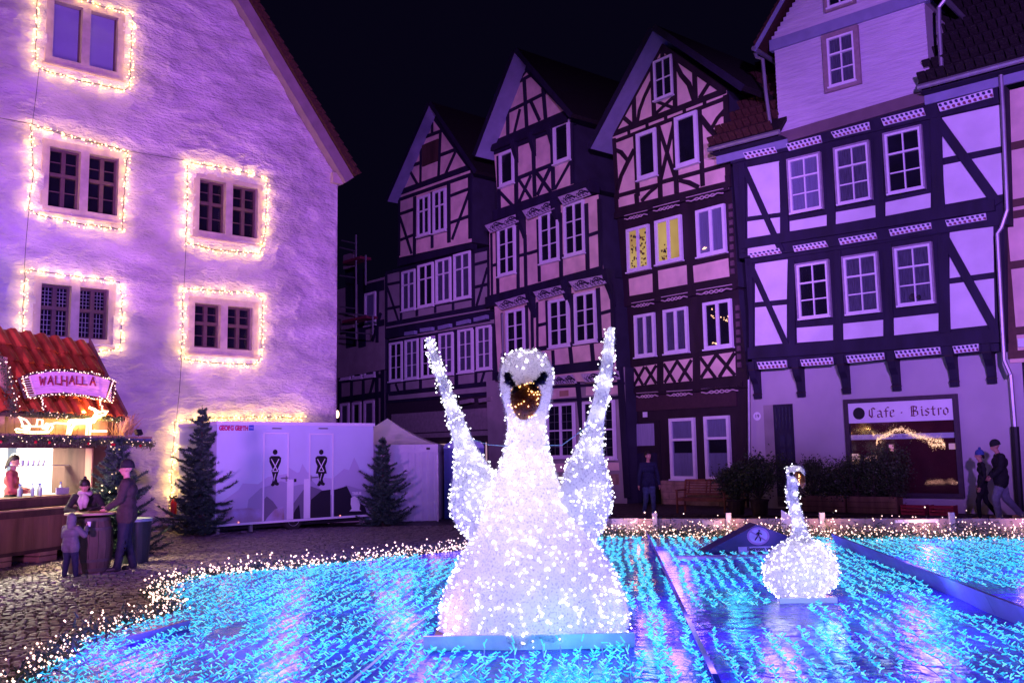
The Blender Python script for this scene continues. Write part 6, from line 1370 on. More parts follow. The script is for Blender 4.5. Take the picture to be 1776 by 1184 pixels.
GREYJ = mat('grey_quilted_cloth', (.11, .105, .125), .6, .1, 12, .5, 30, (1, 1, 3)); DENIM = mat('blue_denim', (.06, .09, .16), .85, .3, 14, .3, 60); PALEJ = mat('pale_denim', (.22, .24, .30), .85, .2, 14, .3, 60)
SHOE = mat('dark_shoe', (.03, .03, .035), .5); TANS = mat('tan_shoe', (.42, .26, .14), .6); HAIRD = mat('dark_hair', (.015, .010, .008), .5, .3, 30, .4, 90); PINKS = mat('pale_pink_scarf', (.45, .34, .38), .9, .15, 14, .5, 40)
REDJ = mat('coral_jumper', (.45, .10, .10), .85, .1, 12, .3, 60); BLUEH = mat('blue_knit', (.05, .09, .30), .9, .2, 20, .5, 60)
# man beside the barrel, seen in three quarter view, left of him the woman
th, tr = person('tall man in brown jacket, black knit hat and black track trousers, standing at the barrel', (-6.42, 15.75, 0), rad(-100), 1.80,
       dict(el=(-.25, .06, 1.16), wl=(-.21, .25, 1.04), er=(.24, .0, 1.14), wr=(.22, .10, .90), kl=(-.11, .03, .5), al=(-.12, .10, .09), ar=(.10, -.10, .09)), BROWN, mat('black_track_trousers', (.010, .012, .03), .7), SHOE, hat=(DK,), headdir=rad(-5), coat=.12, bulk=1.28)
for k, ch in enumerate('CIG'):
    V, Fc = text_mesh(ch, .12, .006, .002); mb = MB(); mb.add([Vector((-6.405 + p.y * .9, 15.62 - .035 , .30 + k * .09 + p.x)) for p in V], Fc); mb.build('trouser_print', WHITE, th)
mb = MB(); p_ = Vector((-6.42, 15.75, 0)); 
th, tr = person('woman with dark bun, pale pink scarf and black coat leaning over the barrel', (-7.30, 16.25, 0), rad(165), 1.70,
       dict(pel=(0, -.10, .93), wai=(0, -.02, 1.06), che=(0, .12, 1.20), nek=(0, .27, 1.33), hed=(0, .37, 1.455), sl=(-.18, .17, 1.27), sr=(.18, .17, 1.27), el=(-.30, .30, 1.08), er=(.28, .32, 1.06), wl=(-.12, .46, 1.02), wr=(.10, .48, 1.02), hl=(-.09, -.10, .9), hr=(.09, -.10, .9)),
       mat('black_coat', (.02, .016, .02), .8, .3, 20, .3, 60), DK, SHOE, hair=(HAIRD, .6), scarf=PINKS, coat=.35, headpitch=rad(30), bulk=1.05)
th, tr = person('small child in a hooded grey puffer jacket standing at the barrel, seen from behind', (-6.96, 14.95, 0), rad(12), 1.02,
       dict(pel=(0, 0, .90), wai=(0, 0, 1.02), che=(0, 0, 1.22), nek=(0, .0, 1.40), hed=(0, .02, 1.60), sl=(-.19, 0, 1.34), sr=(.19, 0, 1.34), el=(-.30, .10, 1.12), er=(.33, .12, 1.14), wl=(-.16, .32, 1.12), wr=(.25, .30, 1.34), hl=(-.10, 0, .85), hr=(.10, 0, .85), kl=(-.12, .02, .48), kr=(.14, .02, .48), al=(-.14, -.03, .10), ar=(.17, .02, .10)),
       GREYJ, NAVY, SHOE, hood=GREYJ, coat=.10, bulk=1.38, slim=1.1)
mb = MB(); q = tr([(.24, .42, 1.42)])[0]; mb.lathe(Vector(q), [(.02, -.04), (.028, .04), (.024, .04)], 10); tag(mb.build('cup', WHITE, None, loc=q), 'small white cup held by the child', 'cup')
person('stall seller with dark hair, coral jumper and grey apron inside the lit hatch', tuple(SF2.w(1.02, .25, -.55)), rad(75), 1.70, dict(el=(-.28, .05, 1.14), er=(.28, .05, 1.12), wl=(-.10, .28, 1.10), wr=(.12, .28, 1.08)), REDJ, DK, SHOE, hair=(HAIRD, .4), headpitch=rad(15), bulk=1.05)
person('man in dark jacket, blue jeans and tan shoes walking before the timbered house door', tuple(ground(1127, 896, .0)), rad(170), 1.82, dict(kl=(-.08, .10, .50), al=(-.07, .16, .10), kr=(.09, .0, .50), ar=(.10, -.18, .12), el=(-.27, -.02, 1.14), er=(.27, .04, 1.14), wl=(-.29, .04, .88), wr=(.30, .06, .88)), NAVY, DENIM, TANS, hair=(HAIRD, .1), coat=.08, bulk=1.12, headdir=rad(-20))
person('large person in black jacket, dark cap and pale jeans striding past the downpipe', tuple(ground(1742, 905, .0)), rad(-75), 1.93, dict(kl=(-.10, .16, .52), al=(-.11, .12, .10), kr=(.10, -.10, .50), ar=(.12, -.38, .16), el=(-.26, .05, 1.16), er=(.26, .02, 1.16), wl=(-.22, .22, 1.0), wr=(.22, .18, 1.0), hed=(0, .07, 1.655)), DK, PALEJ, TANS, hat=(DK,), coat=.15, bulk=1.35, headpitch=rad(15))
person('slimmer person with blue knit hat and black coat walking beside the large one', tuple(ground(1709, 903, .0)), rad(-75), 1.70, dict(kl=(-.06, .14, .50), al=(-.07, .14, .10), kr=(.06, -.06, .50), ar=(.07, -.30, .14), wl=(-.22, .10, .86)), DK, DK, TANS, hat=(BLUEH, 1), hair=(HAIRD, .2), coat=.5, slim=.9)
# ================================================================== LIGHT POOL
SHEET = mat('blue_sheet', (.075, .035, .80), .18, .25, 2.2, .9, 5, spec=.35, bdist=.05)
mb = MB(); st = .13; idx = {}
def hz(x, y):
    e = .05 + .022 * noise.noise(Vector((x * .9, y * .9, 0))) + .012 * noise.noise(Vector((x * 3, y * 1.2, 4)))
    return e
def gv(i, j):
    if (i, j) not in idx: x, y = i * st, j * st; idx[(i, j)] = len(mb.v); mb.v.append((x, y, hz(x, y)))
    return idx[(i, j)]
for i in range(int(-8 / st), int(14 / st)):
    for j in range(int(4.5 / st), int(22 / st)):
        x, y = (i + .5) * st, (j + .5) * st
        if abs(x) < .62 * y + .6 and inside(POOL, x, y): mb.f.append((gv(i, j), gv(i + 1, j), gv(i + 1, j + 1), gv(i, j + 1))); mb.m.append(0)
mb.build('blue_sheet', SHEET, smooth=True, kind='structure')
DIR = Vector((.11, 1.0)).normalized()
# kerb boards running away from the viewer
BOARD = mat('blue_painted_board', (.16, .17, .42), .5, .2, 3, .3, 14)
def kerb(p0, p1, label, h=.24, lean=.1):
    A, B_ = ground(*p0, .03), ground(*p1, .03); th = thing('divider_board', label, 'board', tuple(A), 'divider boards of the light pool'); n = int((B_ - A).length / 1.6) + 1; d = (B_ - A).normalized(); s = Vector((d.y, -d.x, 0))
    for i in range(n):
        a, b = A + (B_ - A) * (i / n), A + (B_ - A) * ((i + 1) / n) - d * .01; mb = MB(); o = s * (-lean)
        mb.hexa([a, b, b + s * .04, a + s * .04, a + o + Vector((0, 0, h)), b + o + Vector((0, 0, h)), b + o + s * .04 + Vector((0, 0, h)), a + o + s * .04 + Vector((0, 0, h))]); mb.build('board', BOARD, th)
    return th
kerb((1262, 1230), (1128, 942), 'long blue lit divider board right of the big swan'); kerb((1840, 1118), (1452, 948), 'long blue lit divider board behind the small swan, running to the right edge')
mb = MB(); A, B_ = ground(606, 1184, .07), ground(772, 1046, .07); mb.tube([A, (A + B_) / 2 + Vector((.01, 0, .02)), B_], .014, 5); tag(mb.build('thick_cable', CABLE_C, None, loc=tuple(A)), 'pale straight cable lying left of the big swan', 'cable')
A, B_ = ground(225, 1118, .05), ground(330, 1088, .05); d = (B_ - A).normalized(); s = Vector((-d.y, d.x, 0)); mb = MB(); mb.hexa([A, B_, B_ + s * .05, A + s * .05] + [q + Vector((0, 0, .08)) for q in (A, B_, B_ + s * .05, A + s * .05)]); tag(mb.build('edge_board', BOARD, None, loc=tuple(A)), 'short cyan lit board at the left edge of the pool', 'board')
A, B_ = ground(1175, 972, .05), ground(1462, 966, .05); d = (B_ - A).normalized(); s = Vector((-d.y, d.x, 0)); mb = MB(); mb.hexa([A, B_, B_ + s * .3, A + s * .3] + [q + Vector((0, 0, .05)) for q in (A, B_, B_ + s * .3, A + s * .3)]); tag(mb.build('low_step', mat('pale_step_board', (.45, .5, .6), .5), None, loc=tuple(A)), 'low pale board under the dark warning board', 'board')
# back fence of the pool with posts
FA, FB = FRONT_R; fa, fb = Vector((FA.x, FA.y, 0)), Vector((FB.x, FB.y, 0)); d = (fb - fa).normalized(); s = Vector((-d.y, d.x, 0)); th = thing('low_board_fence', 'low wooden board fence closing the back of the light pool', 'fence', tuple(fa))
FW = mat('fence_board', (.34, .27, .28), .7, .3, 4, .5, 20, (1, 1, .3)); L_ = (fb - fa).length; n = int(L_ / 1.35)
for i in range(n):
    a, b = fa + d * (i * L_ / n), fa + d * ((i + 1) * L_ / n - .012); mb = MB(); k = s * .03; z = Vector((0, 0, .42)); mb.hexa([a, b, b + k, a + k, a + z, b + z, b + k + z, a + k + z]); mb.build('board', FW, th)
for px in (1137, 1265, 1427, 1652):
    c = at_depth(px, 930, 10); r_ = Vector((c.x, c.y, 0)); tt = (fa.x * d.y - fa.y * d.x) / (r_.x * d.y - r_.y * d.x); p = r_ * tt - s * .05; mb = MB(); mb.box((p.x, p.y, .27), (.05, .03, .27)); mb.build('post', mat('grey_white_post', (.42, .42, .48), .6), th)
def on_fence(px, o=.05):
    c = at_depth(px, 930, 10); r_ = Vector((c.x, c.y, 0)); tt = (fa.x * d.y - fa.y * d.x) / (r_.x * d.y - r_.y * d.x); return r_ * tt - s * o
p = on_fence(1085); mb = MB(); mb.box((p.x, p.y, .30), (.28, .015, .13)); tag(mb.build('pale_placard', mat('pale_placard_paint', (.5, .48, .52), .6), None, loc=(p.x, p.y, .17)), 'pale blank placard on the fence just right of the swan wing', 'placard')
p = on_fence(1236); mb = MB(); mb.box((p.x, p.y, .30), (.20, .015, .10)); tag(mb.build('pale_placard', MATS['pale_placard_paint'], None, loc=(p.x, p.y, .2)), 'small pale placard on the fence left of the dark warning board', 'placard')
p = on_fence(1366, .1); mb = MB(); mb.prism([(p.x - .12, p.y, .1), (p.x + .12, p.y, .1), (p.x + .12, p.y, .42), (p.x + .3, p.y, .34), (p.x - .1, p.y, .6)], (0, .03, 0)); tag(mb.build('pointed_board', WHITE, None, loc=(p.x, p.y, .1)), 'white pointed board behind the small swan neck', 'board')
p = on_fence(1590, .1); mb = MB(); mb.box((p.x, p.y, .38), (.42, .02, .03)); tag(mb.build('pale_strip', WHITE, None, loc=(p.x, p.y, .3)), 'pale horizontal strip on the fence at the right', 'strip')  # plain white strip without any glow
# warning board
wb = thing('warning_board', 'dark gable shaped board with a no entry sign and a notice', 'sign', tuple(ground(1313, 966)))
dep = ground(1313, 966).y; q = lambda x, y, dy=0: at_depth(x, y, dep + dy)
mb = MB(); mb.prism([q(1203, 967), q(1430, 963), q(1410, 945), q(1313, 909), ], (0, .5, 0)); mb.build('board', mat('dark_navy_sheet', (.02, .025, .10), .35, .2, 3, .4, 8), wb)
c = q(1315, 929, -.012); 
def disc(c, rx, rz, n=28, t=.004): 
    m_ = MB(); m_.prism([(c.x + rx * math.cos(2 * math.pi * i / n), c.y, c.z + rz * math.sin(2 * math.pi * i / n)) for i in range(n)], (0, t, 0)); return m_
sn = disc(c, .19, .15).build('no_entry_disc', mat('faded_red_ring', (.42, .28, .42), .6), wb); disc(c - Vector((0, .003, 0)), .155, .118).build('white_field', mat('sign_white', (.5, .5, .6), .6), sn)
mb = MB(); k = lambda x, z, dy=-.006: Vector((c.x + x, c.y + dy, c.z + z))
mb.tube([k(.01, .07), k(.0, .01)], .018, 5); mb.ball(k(.02, .09), .016, 0, 6, 4); mb.tube([k(0, .01), k(.035, -.04), k(.03, -.085)], .012, 5); mb.tube([k(0, .01), k(-.03, -.03), k(-.06, -.07)], .012, 5); mb.tube([k(.01, .06), k(.06, .03)], .009, 5); mb.tube([k(.01, .06), k(-.04, .03)], .009, 5); mb.build('walking_figure', BLACK, sn)
mb = MB(); mb.tube([k(-.12, .075, -.01), k(.12, -.075, -.01)], .011, 4); mb.build('bar', MATS['faded_red_ring'], sn)
mb = MB(); a_, b_ = q(1281, 961, -.01), q(1376, 946, -.01); mb.prism([(a_.x, a_.y, a_.z), (b_.x, a_.y, a_.z), (b_.x, a_.y, b_.z), (a_.x, a_.y, b_.z)], (0, .006, 0)); nb = mb.build('notice', MATS['sign_white'], wb)
for i, tx in enumerate(('Betreten verboten', '!! Rutschgefahr !!')):
    V, Fc = text_mesh(tx, .085, .002); mb = MB(); mb.add([Vector(((a_.x + b_.x) / 2 + v.x, a_.y - .002 - v.z, b_.z - .04 - i * .065 + v.y)) for v in V], Fc); mb.build('lettering', BLACK, nb)
# ------------------------------------------------------------------ LED strings
def led_string(pts, label, group, dens=20, ln=.042, rr=.0047, spread=1.0, cat='light string'):
    """cable with stub shaped bulbs standing off in pairs"""
    P = [Vector(p) for p in pts]; th = thing('light_string', label, cat, tuple(P[0]), group)
    cb = MB(); cb.tube(P, .005, 3); cb.build('cable', CABLE_C, th); bl = MB()
    for A, B_ in zip(P, P[1:]):
        dd = B_ - A; L_ = dd.length; n = max(1, int(L_ * dens)); dd.normalize(); sd = Vector((-dd.y, dd.x, 0))
        fade = .5 + .5 * noise.noise(A * 1.3)
        for i in range(n):
            if RN.random() > .5 + .6 * fade: continue
            q = A + (B_ - A) * ((i + RN.uniform(-.4, .4)) / n) + sd * RN.gauss(0, .014) + Vector((0, 0, abs(RN.gauss(0, .012)))); sg = RN.choice((-1, 1)); v = (dd * RN.uniform(-.9, .9) + sd * sg * RN.uniform(.5, 1.1) * spread + Vector((0, 0, RN.uniform(.05, .9)))).normalized() * ln * RN.uniform(.7, 1.1)
            bl.tube([q, q + v], rr, 4)
    bl.build('bulbs', LED_CYAN, th, kind='stuff'); return th
def clear(x, y): return not (((x - .15) / 1.0) ** 2 + ((y - 9.35) / .85) ** 2 < 1 or ((x - 3.5) / .46) ** 2 + ((y - 11.35) / .46) ** 2 < 1)
ZN = (('cyan light string lying on the left part of the pool beside the big swan', 'cyan strings left of the big swan'), ('cyan light string running straight between the big swan and the first divider board', 'cyan strings between swan and divider'),
      ('cyan light string on the wet sheet round the small swan between the two divider boards', 'cyan strings round the small swan'), ('cyan light string on the far right part of the pool beyond the second divider', 'cyan strings beyond the second divider'))
GA, GB = ground(1262, 1230), ground(1128, 942); HA, HB = ground(1840, 1118), ground(1452, 948)
def side(p, A, B_): return (B_.x - A.x) * (p[1] - A.y) - (B_.y - A.y) * (p[0] - A.x)
def zone(x, y):
    if side((x, y), HA, HB) < 0: return 3
    if side((x, y), GA, GB) < 0: return 2
    return 1 if x > 1.15 + .11 * (y - 9) else 0
x0 = -7.5
while x0 < 13.5:
    zc = zone(x0 + .11 * 6, 13); sp = (.125, .21, .165, .135)[zc]; ph = RN.uniform(0, 6); y = 5.9 + RN.uniform(0, .3); seg = []; cz = None; amp = (.07, .035, .09, .08)[zc]
    def flush():
        global seg
        if len(seg) > 3:
            z_ = cz; lb = ZN[z_]; led_string(seg, lb[0], lb[1], (42, 58, 40, 42)[z_], spread=1.0)
        seg = []
    while y < 21:
        x = x0 + .11 * (y - 6) + amp * .9 * noise.noise(Vector((x0 * .9, y * .55, ph * .1))) + RN.uniform(-.035, .035)
        ok = inside(POOL, x, y) and clear(x, y) and abs(x) < .60 * y + .2
        if ok and noise.noise(Vector((x * .45, y * .35, 7))) < -.42 and zone(x, y) != 1 and x > -3: ok = False
        if ok:
            z_ = zone(x, y)
            if z_ != cz: flush(); cz = z_
            seg.append((x, y, hz(x, y) + .012 + RN.uniform(0, .02)))
        else: flush()
        y += .28
    flush(); x0 += sp * RN.uniform(.8, 1.2)
# short strings hanging over the front of the swan board
for i, px in enumerate((840, 892, 940, 972, 1008, 1044, 1086)):
    A = ground(px, 1122, .25); pts = [(A.x, A.y - .0, .27), (A.x + RN.uniform(-.03, .03), A.y - .05, .14)] + [(A.x - .03 * k * (1 if px < 900 else -.3) + RN.uniform(-.03, .03), A.y - .05 - .22 * k, hz(A.x, A.y) + .02) for k in range(1, 9)]
    led_string(pts, 'cyan light string hanging over the front of the swan board', 'strings over the swan board', 26, .06)
# ------------------------------------------------------------------ warm light hedge along the pool edge
def hedge(A, B_, label, w=.28, h=.22, nb=150, nn=1500, seed=0, le=3.5):
    r_ = random.Random(seed); A, B_ = Vector(A), Vector(B_); L_ = (B_ - A).length; d = (B_ - A).normalized(); s = Vector((-d.y, d.x))
    th = thing('fir_hedge', label, 'lit fir hedge', (A.x, A.y, 0), 'warm lit fir hedges round the pool'); nd = MB(); bl = MB()
    for i in range(int(L_ * nn)):
        q = A + d * r_.uniform(-.05, L_ + .05) + s * r_.gauss(0, w * .42); z = abs(r_.gauss(0, h * .5)) + .02; v = Vector((r_.gauss(0, 1), r_.gauss(0, 1), abs(r_.gauss(0, 1)))).normalized() * .09; wv = v.orthogonal().normalized() * .011; q3 = Vector((q.x, q.y, z)); nd.add([q3 - wv, q3 + wv, q3 + v], [(0, 1, 2)])
    for i in range(int(L_ * nb)):
        q = A + d * r_.uniform(0, L_) + s * r_.gauss(0, w * .5); bl.gem((q.x, q.y, .05 + abs(r_.gauss(0, h * .62))), r_.uniform(.010, .020) * (1 if A.y > 10.5 else .75))
    nd.build('needles', NEEDLE, th, kind='stuff'); bl.build('bulbs', LED_SOFT, th, kind='stuff')
    n = max(1, int(L_ / 1.1))
    for i in range(n):
        q = A + d * (L_ * (i + .5) / n); lamp('POINT', 'hedge_lamp', (q.x, q.y, .42), le, (1, .45, .34), .12)
hl = ['at the front left corner', 'near the bottom left of the photo', 'left of the cyan lit edge board', 'at the notch of the left edge', 'at the outer corner by the cobbles', 'just behind the left corner', 'along the rear left edge', 'along the rear left edge, middle piece', 'along the rear left edge, nearing the swan', 'left of the big swan body', 'behind the big swan']
for i in range(len(POOL_EDGE) - 1):
    A, B_ = POOL_EDGE[i], POOL_EDGE[i + 1]; hedge(A, B_, 'fir hedge with warm bulbs ' + hl[i], seed=i, nb=105 if i > 5 else 70, nn=300 if i > 5 else 200, w=.18 if i > 5 else .2, h=.15)
nseg = 5
for i in range(nseg):
    A = FA + (FB - FA) * (i / nseg); B_ = FA + (FB - FA) * ((i + 1) / nseg); o = Vector((d.y, -d.x)) * .38
    hedge(A + o, B_ + o, 'fir hedge with warm bulbs before the low fence, ' + ('right behind the big swan', 'left of the warning board', 'behind the small swan', 'right of the small swan', 'at the right edge of the photo')[i], w=.4, h=.28, seed=30 + i, nb=110, nn=700, le=13)
# blue shine of the strings
for i in range(9):
    for j in range(6):
        y = 6.9 + j * 2.1; x = (-.52 + i * .135) * y + RN.uniform(-.3, .3)
        if inside(POOL, x, y) and clear(x, y): lamp('POINT', 'string_glow', (x, y, .34), 30 * (1.0 if j < 2 else .9), (.24, .12, 1.0), .2)
for (x, y) in ((3.3, 10.2), (2.9, 12.6), (4.9, 11.2)): lamp('POINT', 'string_glow', (x, y, .35), 7, (.05, .7, 1), .15)
for x, y in ((-2.2, 8.6), (-3.2, 12), (.7, 8.2), (1.2, 8.9), (-.5, 8.3), (-1.4, 11.6), (4.8, 7.6), (8, 14.5), (6.5, 15)): lamp('POINT', 'string_glow', (x, y, .3), 4, (.02, .75, 1), .15)
for x, y in ((-4.5, 15.2), (-3, 16), (-1.2, 17.2), (.6, 18.6)): lamp('POINT', 'string_glow', (x, y, 1.1), 70, (.14, .10, 1.0), .3).visible_glossy = False  # added raised fill spreading the pool's blue over the ground

# ================================================================== SWANS
TIN = bpy.data.materials.new('white_tinsel_net'); TIN.use_nodes = True; n_ = TIN.node_tree; b = n_.nodes['Principled BSDF']
tc = node(n_, 'ShaderNodeTexCoord'); no = node(n_, 'ShaderNodeTexNoise'); no.inputs['Scale'].default_value = 55; no.inputs['Detail'].default_value = 4; n_.links.new(tc.outputs['Object'], no.inputs[0])
r = node(n_, 'ShaderNodeValToRGB'); r.color_ramp.elements[0].position = .25; r.color_ramp.elements[0].color = (.35, .30, .45, 1); r.color_ramp.elements[1].position = .48; r.color_ramp.elements[1].color = (.82, .78, .84, 1)
n_.links.new(no.outputs[0], r.inputs[0]); n_.links.new(r.outputs[0], b.inputs['Base Color']); b.inputs['Roughness'].default_value = .6
bp = node(n_, 'ShaderNodeBump'); bp.inputs['Strength'].default_value = .7; bp.inputs['Distance'].default_value = .02; n_.links.new(no.outputs[0], bp.inputs['Height']); n_.links.new(bp.outputs[0], b.inputs['Normal'])
tl = node(n_, 'ShaderNodeBsdfTranslucent'); n_.links.new(r.outputs[0], tl.inputs[0]); mx = node(n_, 'ShaderNodeMixShader'); mx.inputs[0].default_value = .5
n_.links.new(b.outputs[0], mx.inputs[1]); n_.links.new(tl.outputs[0], mx.inputs[2]); n_.links.new(mx.outputs[0], n_.nodes['Material Output'].inputs[0])
STRAND = mat('white_tinsel', (.82, .80, .88), .5, .05, 8, 0)
def loft(sec, n=40):
    """sec: list of (center Vector, vec_a, vec_b)"""
    mb = MB(); k = 0
    for c, a, b_ in sec:
        for j in range(n): t = 2 * math.pi * j / n; mb.v.append(tuple(c + a * math.cos(t) + b_ * math.sin(t)))
    for i in range(len(sec) - 1):
        for j in range(n): mb.f.append((i * n + j, i * n + (j + 1) % n, (i + 1) * n + (j + 1) % n, (i + 1) * n + j)); mb.m.append(0)
    mb.f.append(tuple(range(n - 1, -1, -1))); mb.m.append(0); e = (len(sec) - 1) * n; mb.f.append(tuple(range(e, e + n))); mb.m.append(0)
    return mb
def interp(keys, m):
    out = []; P = keys
    for i in range(m + 1):
        s = i / m * (len(P) - 1); k = min(int(s), len(P) - 2); f = s - k; p0, p1, p2, p3 = P[max(k - 1, 0)], P[k], P[k + 1], P[min(k + 2, len(P) - 1)]
        out.append(tuple(.5 * (2 * b_ + (c - a) * f + (2 * a - 5 * b_ + 4 * c - d_) * f * f + (3 * b_ - a - 3 * c + d_) * f ** 3) for a, b_, c, d_ in zip(p0, p1, p2, p3)))
    return out
def fuzz(mb, th, parent, ns, nb, ln, br, seed, led=LED_WHITE, smat=STRAND, avoid=None):
    """tinsel strands and bulbs scattered over a loft"""
    r_ = random.Random(seed); V = np.array(mb.v); Q = [f for f in mb.f if len(f) == 4]; A = []
    for f in Q: a, b_, c, d_ = V[list(f)]; A.append(np.linalg.norm(np.cross(c - a, d_ - b_)) * .5)
    A = np.array(A); cum = np.cumsum(A) / A.sum(); rs = np.random.RandomState(seed)
    def samples(n):
        for k in np.searchsorted(cum, rs.rand(n)):
            a, b_, c, d_ = V[list(Q[k])]; u, v = rs.rand(2); p = (a * (1 - u) + b_ * u) * (1 - v) + (d_ * (1 - u) + c * u) * v; nn = -np.cross(c - a, d_ - b_); nn = nn / (np.linalg.norm(nn) + 1e-9); yield Vector(p), Vector(nn)
    st_ = MB()
    for p, n in samples(ns):
        v = (n + Vector((rs.normal(0, .6), rs.normal(0, .6), rs.normal(0, .6)))).normalized() * ln * rs.uniform(.5, 1.3); w = v.orthogonal().normalized() * .0022; st_.add([p - w, p + w, p + v], [(0, 1, 2)])
    if ns: st_.build('tinsel', smat, parent, kind='stuff')
    bl = MB(); pts = []
    for p, n in samples(nb):
        if avoid and avoid(p): continue
        for k in range(rs.choice((1, 1, 2, 3))): bl.gem(p + n * (.006 + rs.uniform(0, .013)) + Vector((rs.normal(0, .012), rs.normal(0, .012), rs.normal(0, .012))), br * rs.uniform(.7, 1.3))
    bl.build('bulbs', led, parent, kind='stuff')
YS = 9.35   # depth of the big swan
base = ground(915, 1108); big = thing('light_swan', 'huge white glowing swan with raised wings on a low board', 'light figure', (base.x, YS, 0))
SW = crop(700, 560, 2.04)
def at(x, y, dep): return at_depth(*SW(x, y), dep)
# neck+head: (center x, y, half width px, depth offset, depth radius)
K = [(435, 96, 20, .06, .10), (434, 108, 55, .04, .16), (434, 130, 78, .0, .20), (434, 165, 90, -.04, .25), (434, 205, 93, -.08, .28), (434, 240, 90, -.08, .27), (436, 280, 82, -.03, .22), (436, 320, 71, .04, .18), (435, 360, 67, .08, .17), (434, 410, 70, .10, .18), (434, 460, 78, .12, .20), (433, 520, 99, .12, .24), (432, 590, 128, .12, .30),
     (436, 660, 160, .12, .38), (448, 730, 192, .12, .48), (455, 790, 225, .12, .58), (458, 860, 268, .12, .66), (460, 930, 296, .12, .72), (461, 1000, 312, .12, .76), (462, 1060, 318, .12, .78), (462, 1100, 300, .12, .74), (462, 1128, 250, .12, .68)]
sec = []
for cx, cyy, hw, do, dr in interp(K, 110):
    c = at(cx, cyy, YS + do); hx = abs(hw) / 2.04 * (YS + do) / FPX; sec.append((c, Vector((hx, 0, 0)), Vector((0, dr, 0))))
mb = loft(sec, 72)
# ribs of the wire frame show as vertical flutes on the breast
V = np.array(mb.v).reshape(-1, 72, 3); 
for i in range(V.shape[0]):
    z = V[i, 0, 2]; c = V[i].mean(0)
    for j in range(72):
        a = 2 * math.pi * j / 72; f = 1 + .018 * math.cos(a * 14) * min(1, max(0, (1.6 - z))) + .022 * noise.noise(Vector((math.cos(a) * 2, math.sin(a) * 2, z * 2.2)))
        V[i, j, :2] = c[:2] + (V[i, j, :2] - c[:2]) * f
mb.v = [tuple(p) for p in V.reshape(-1, 3)]
body = mb.build('body', TIN, big, smooth=True)
hzm = at(434, 300, YS).z
fc = at(430, 250, YS - .2)
fuzz(mb, big, big, 26000, 1350, .035, .0100, 5, avoid=lambda p: p.y < YS and abs(p.x - fc.x) < .27 and abs(p.z - fc.z) < .24)
def wing(keys, label, seed, dy):
    sec = []
    for cx, cyy, hw in interp(keys, 60):
        c = at(cx, cyy, YS + dy + .25 * 0); hx = max(hw, 3) / 2.04 * (YS + dy) / FPX; sec.append((c, Vector((hx, .1 * hx / .2, 0)), Vector((0, .03 + .16 * min(1, hx / .25), 0))))
    mb = loft(sec, 28); w = mb.build('wing', TIN, big, smooth=True, label=label); fuzz(mb, big, w, 6500, 520, .028, .0085, seed)
wing([(86, 54, 7), (92, 70, 10), (104, 105, 13), (122, 160, 16), (146, 230, 19), (168, 290, 22), (188, 350, 28), (205, 400, 32), (222, 450, 40), (240, 500, 56), (252, 550, 74), (254, 600, 81), (246, 650, 76), (246, 700, 60), (255, 745, 36), (262, 770, 16)], 'left raised wing', 31, .12)
wing([(733, 16, 8), (730, 40, 16), (726, 90, 20), (718, 160, 23), (705, 230, 26), (690, 300, 28), (678, 350, 33), (668, 400, 40), (655, 450, 52), (646, 500, 70), (646, 550, 84), (646, 600, 92), (645, 650, 92), (644, 700, 76), (650, 745, 50), (655, 775, 22)], 'right raised wing', 32, .12)
EYE_M = mat('navy_tinsel', (.008, .008, .03), .5)
def shag(mb, c, r, n, ln, rs):
    for i in range(n):
        dv = Vector((rs.normal(), rs.normal(), rs.normal())).normalized(); p = Vector(c) + Vector((dv.x * r[0], dv.y * r[1], dv.z * r[2])); v = (dv + Vector((rs.normal(0, .5), rs.normal(0, .5), rs.normal(0, .5)))).normalized() * ln; w = v.orthogonal().normalized() * .004; mb.add([p - w, p + w, p + v], [(0, 1, 2)])
rs = np.random.RandomState(4)
def yfront(x, z):
    best = None
    for p in V[:, :, :].reshape(-1, 3):
        pass
for nm, pl in (('eye_marking', [(368, 186, 12), (372, 204, 14), (384, 216, 10)]), ('eye_marking', [(496, 188, 13), (486, 204, 15), (468, 214, 11), (452, 226, 11), (440, 234, 12)])):
    mb = MB()
    for x, y, r_ in pl:
        off_ = abs(x - 434) / 93; dyy = -.08 - .28 * math.sqrt(max(0.0, 1 - min(.98, off_) ** 2)) - .01; c = at(x, y, YS + dyy - .03); rr = r_ / 2.04 * YS / FPX; mb.ball(c, (rr, .03, rr), 0, 10, 8); shag(mb, c, (rr, .035, rr), 60, .03, rs)
    mb.build(nm, EYE_M, big)
BEAK = mat('brown_orange_tinsel', (.30, .08, .015), .5, .6, 30, .8, 60, col2=(.42, .16, .03))
sec = []
for cx, cyy, hw, do, dr in interp([(430, 218, 8, -.34, .06), (432, 232, 40, -.37, .10), (432, 252, 50, -.40, .12), (431, 275, 48, -.44, .12), (430, 298, 42, -.47, .10), (428, 318, 32, -.48, .08), (426, 334, 18, -.47, .05), (425, 342, 6, -.46, .02)], 26):
    c = at(cx, cyy, YS + do); sec.append((c, Vector((max(hw, 1) / 2.04 * YS / FPX, 0, 0)), Vector((0, dr, 0))))
mb = loft(sec, 24); bk = mb.build('beak', BEAK, big, smooth=True); fuzz(mb, big, bk, 1800, 75, .028, .008, 9, led=LED_ORANGE, smat=BEAK)
for x in (402, 462):
    mb = MB(); c = at(x, 242, YS - .44); mb.ball(c, (.05, .04, .055), 0, 10, 8); shag(mb, c, (.05, .04, .05), 120, .025, rs); mb.build('beak_knob', mat('dark_brown_tinsel', (.05, .018, .01), .5), bk)
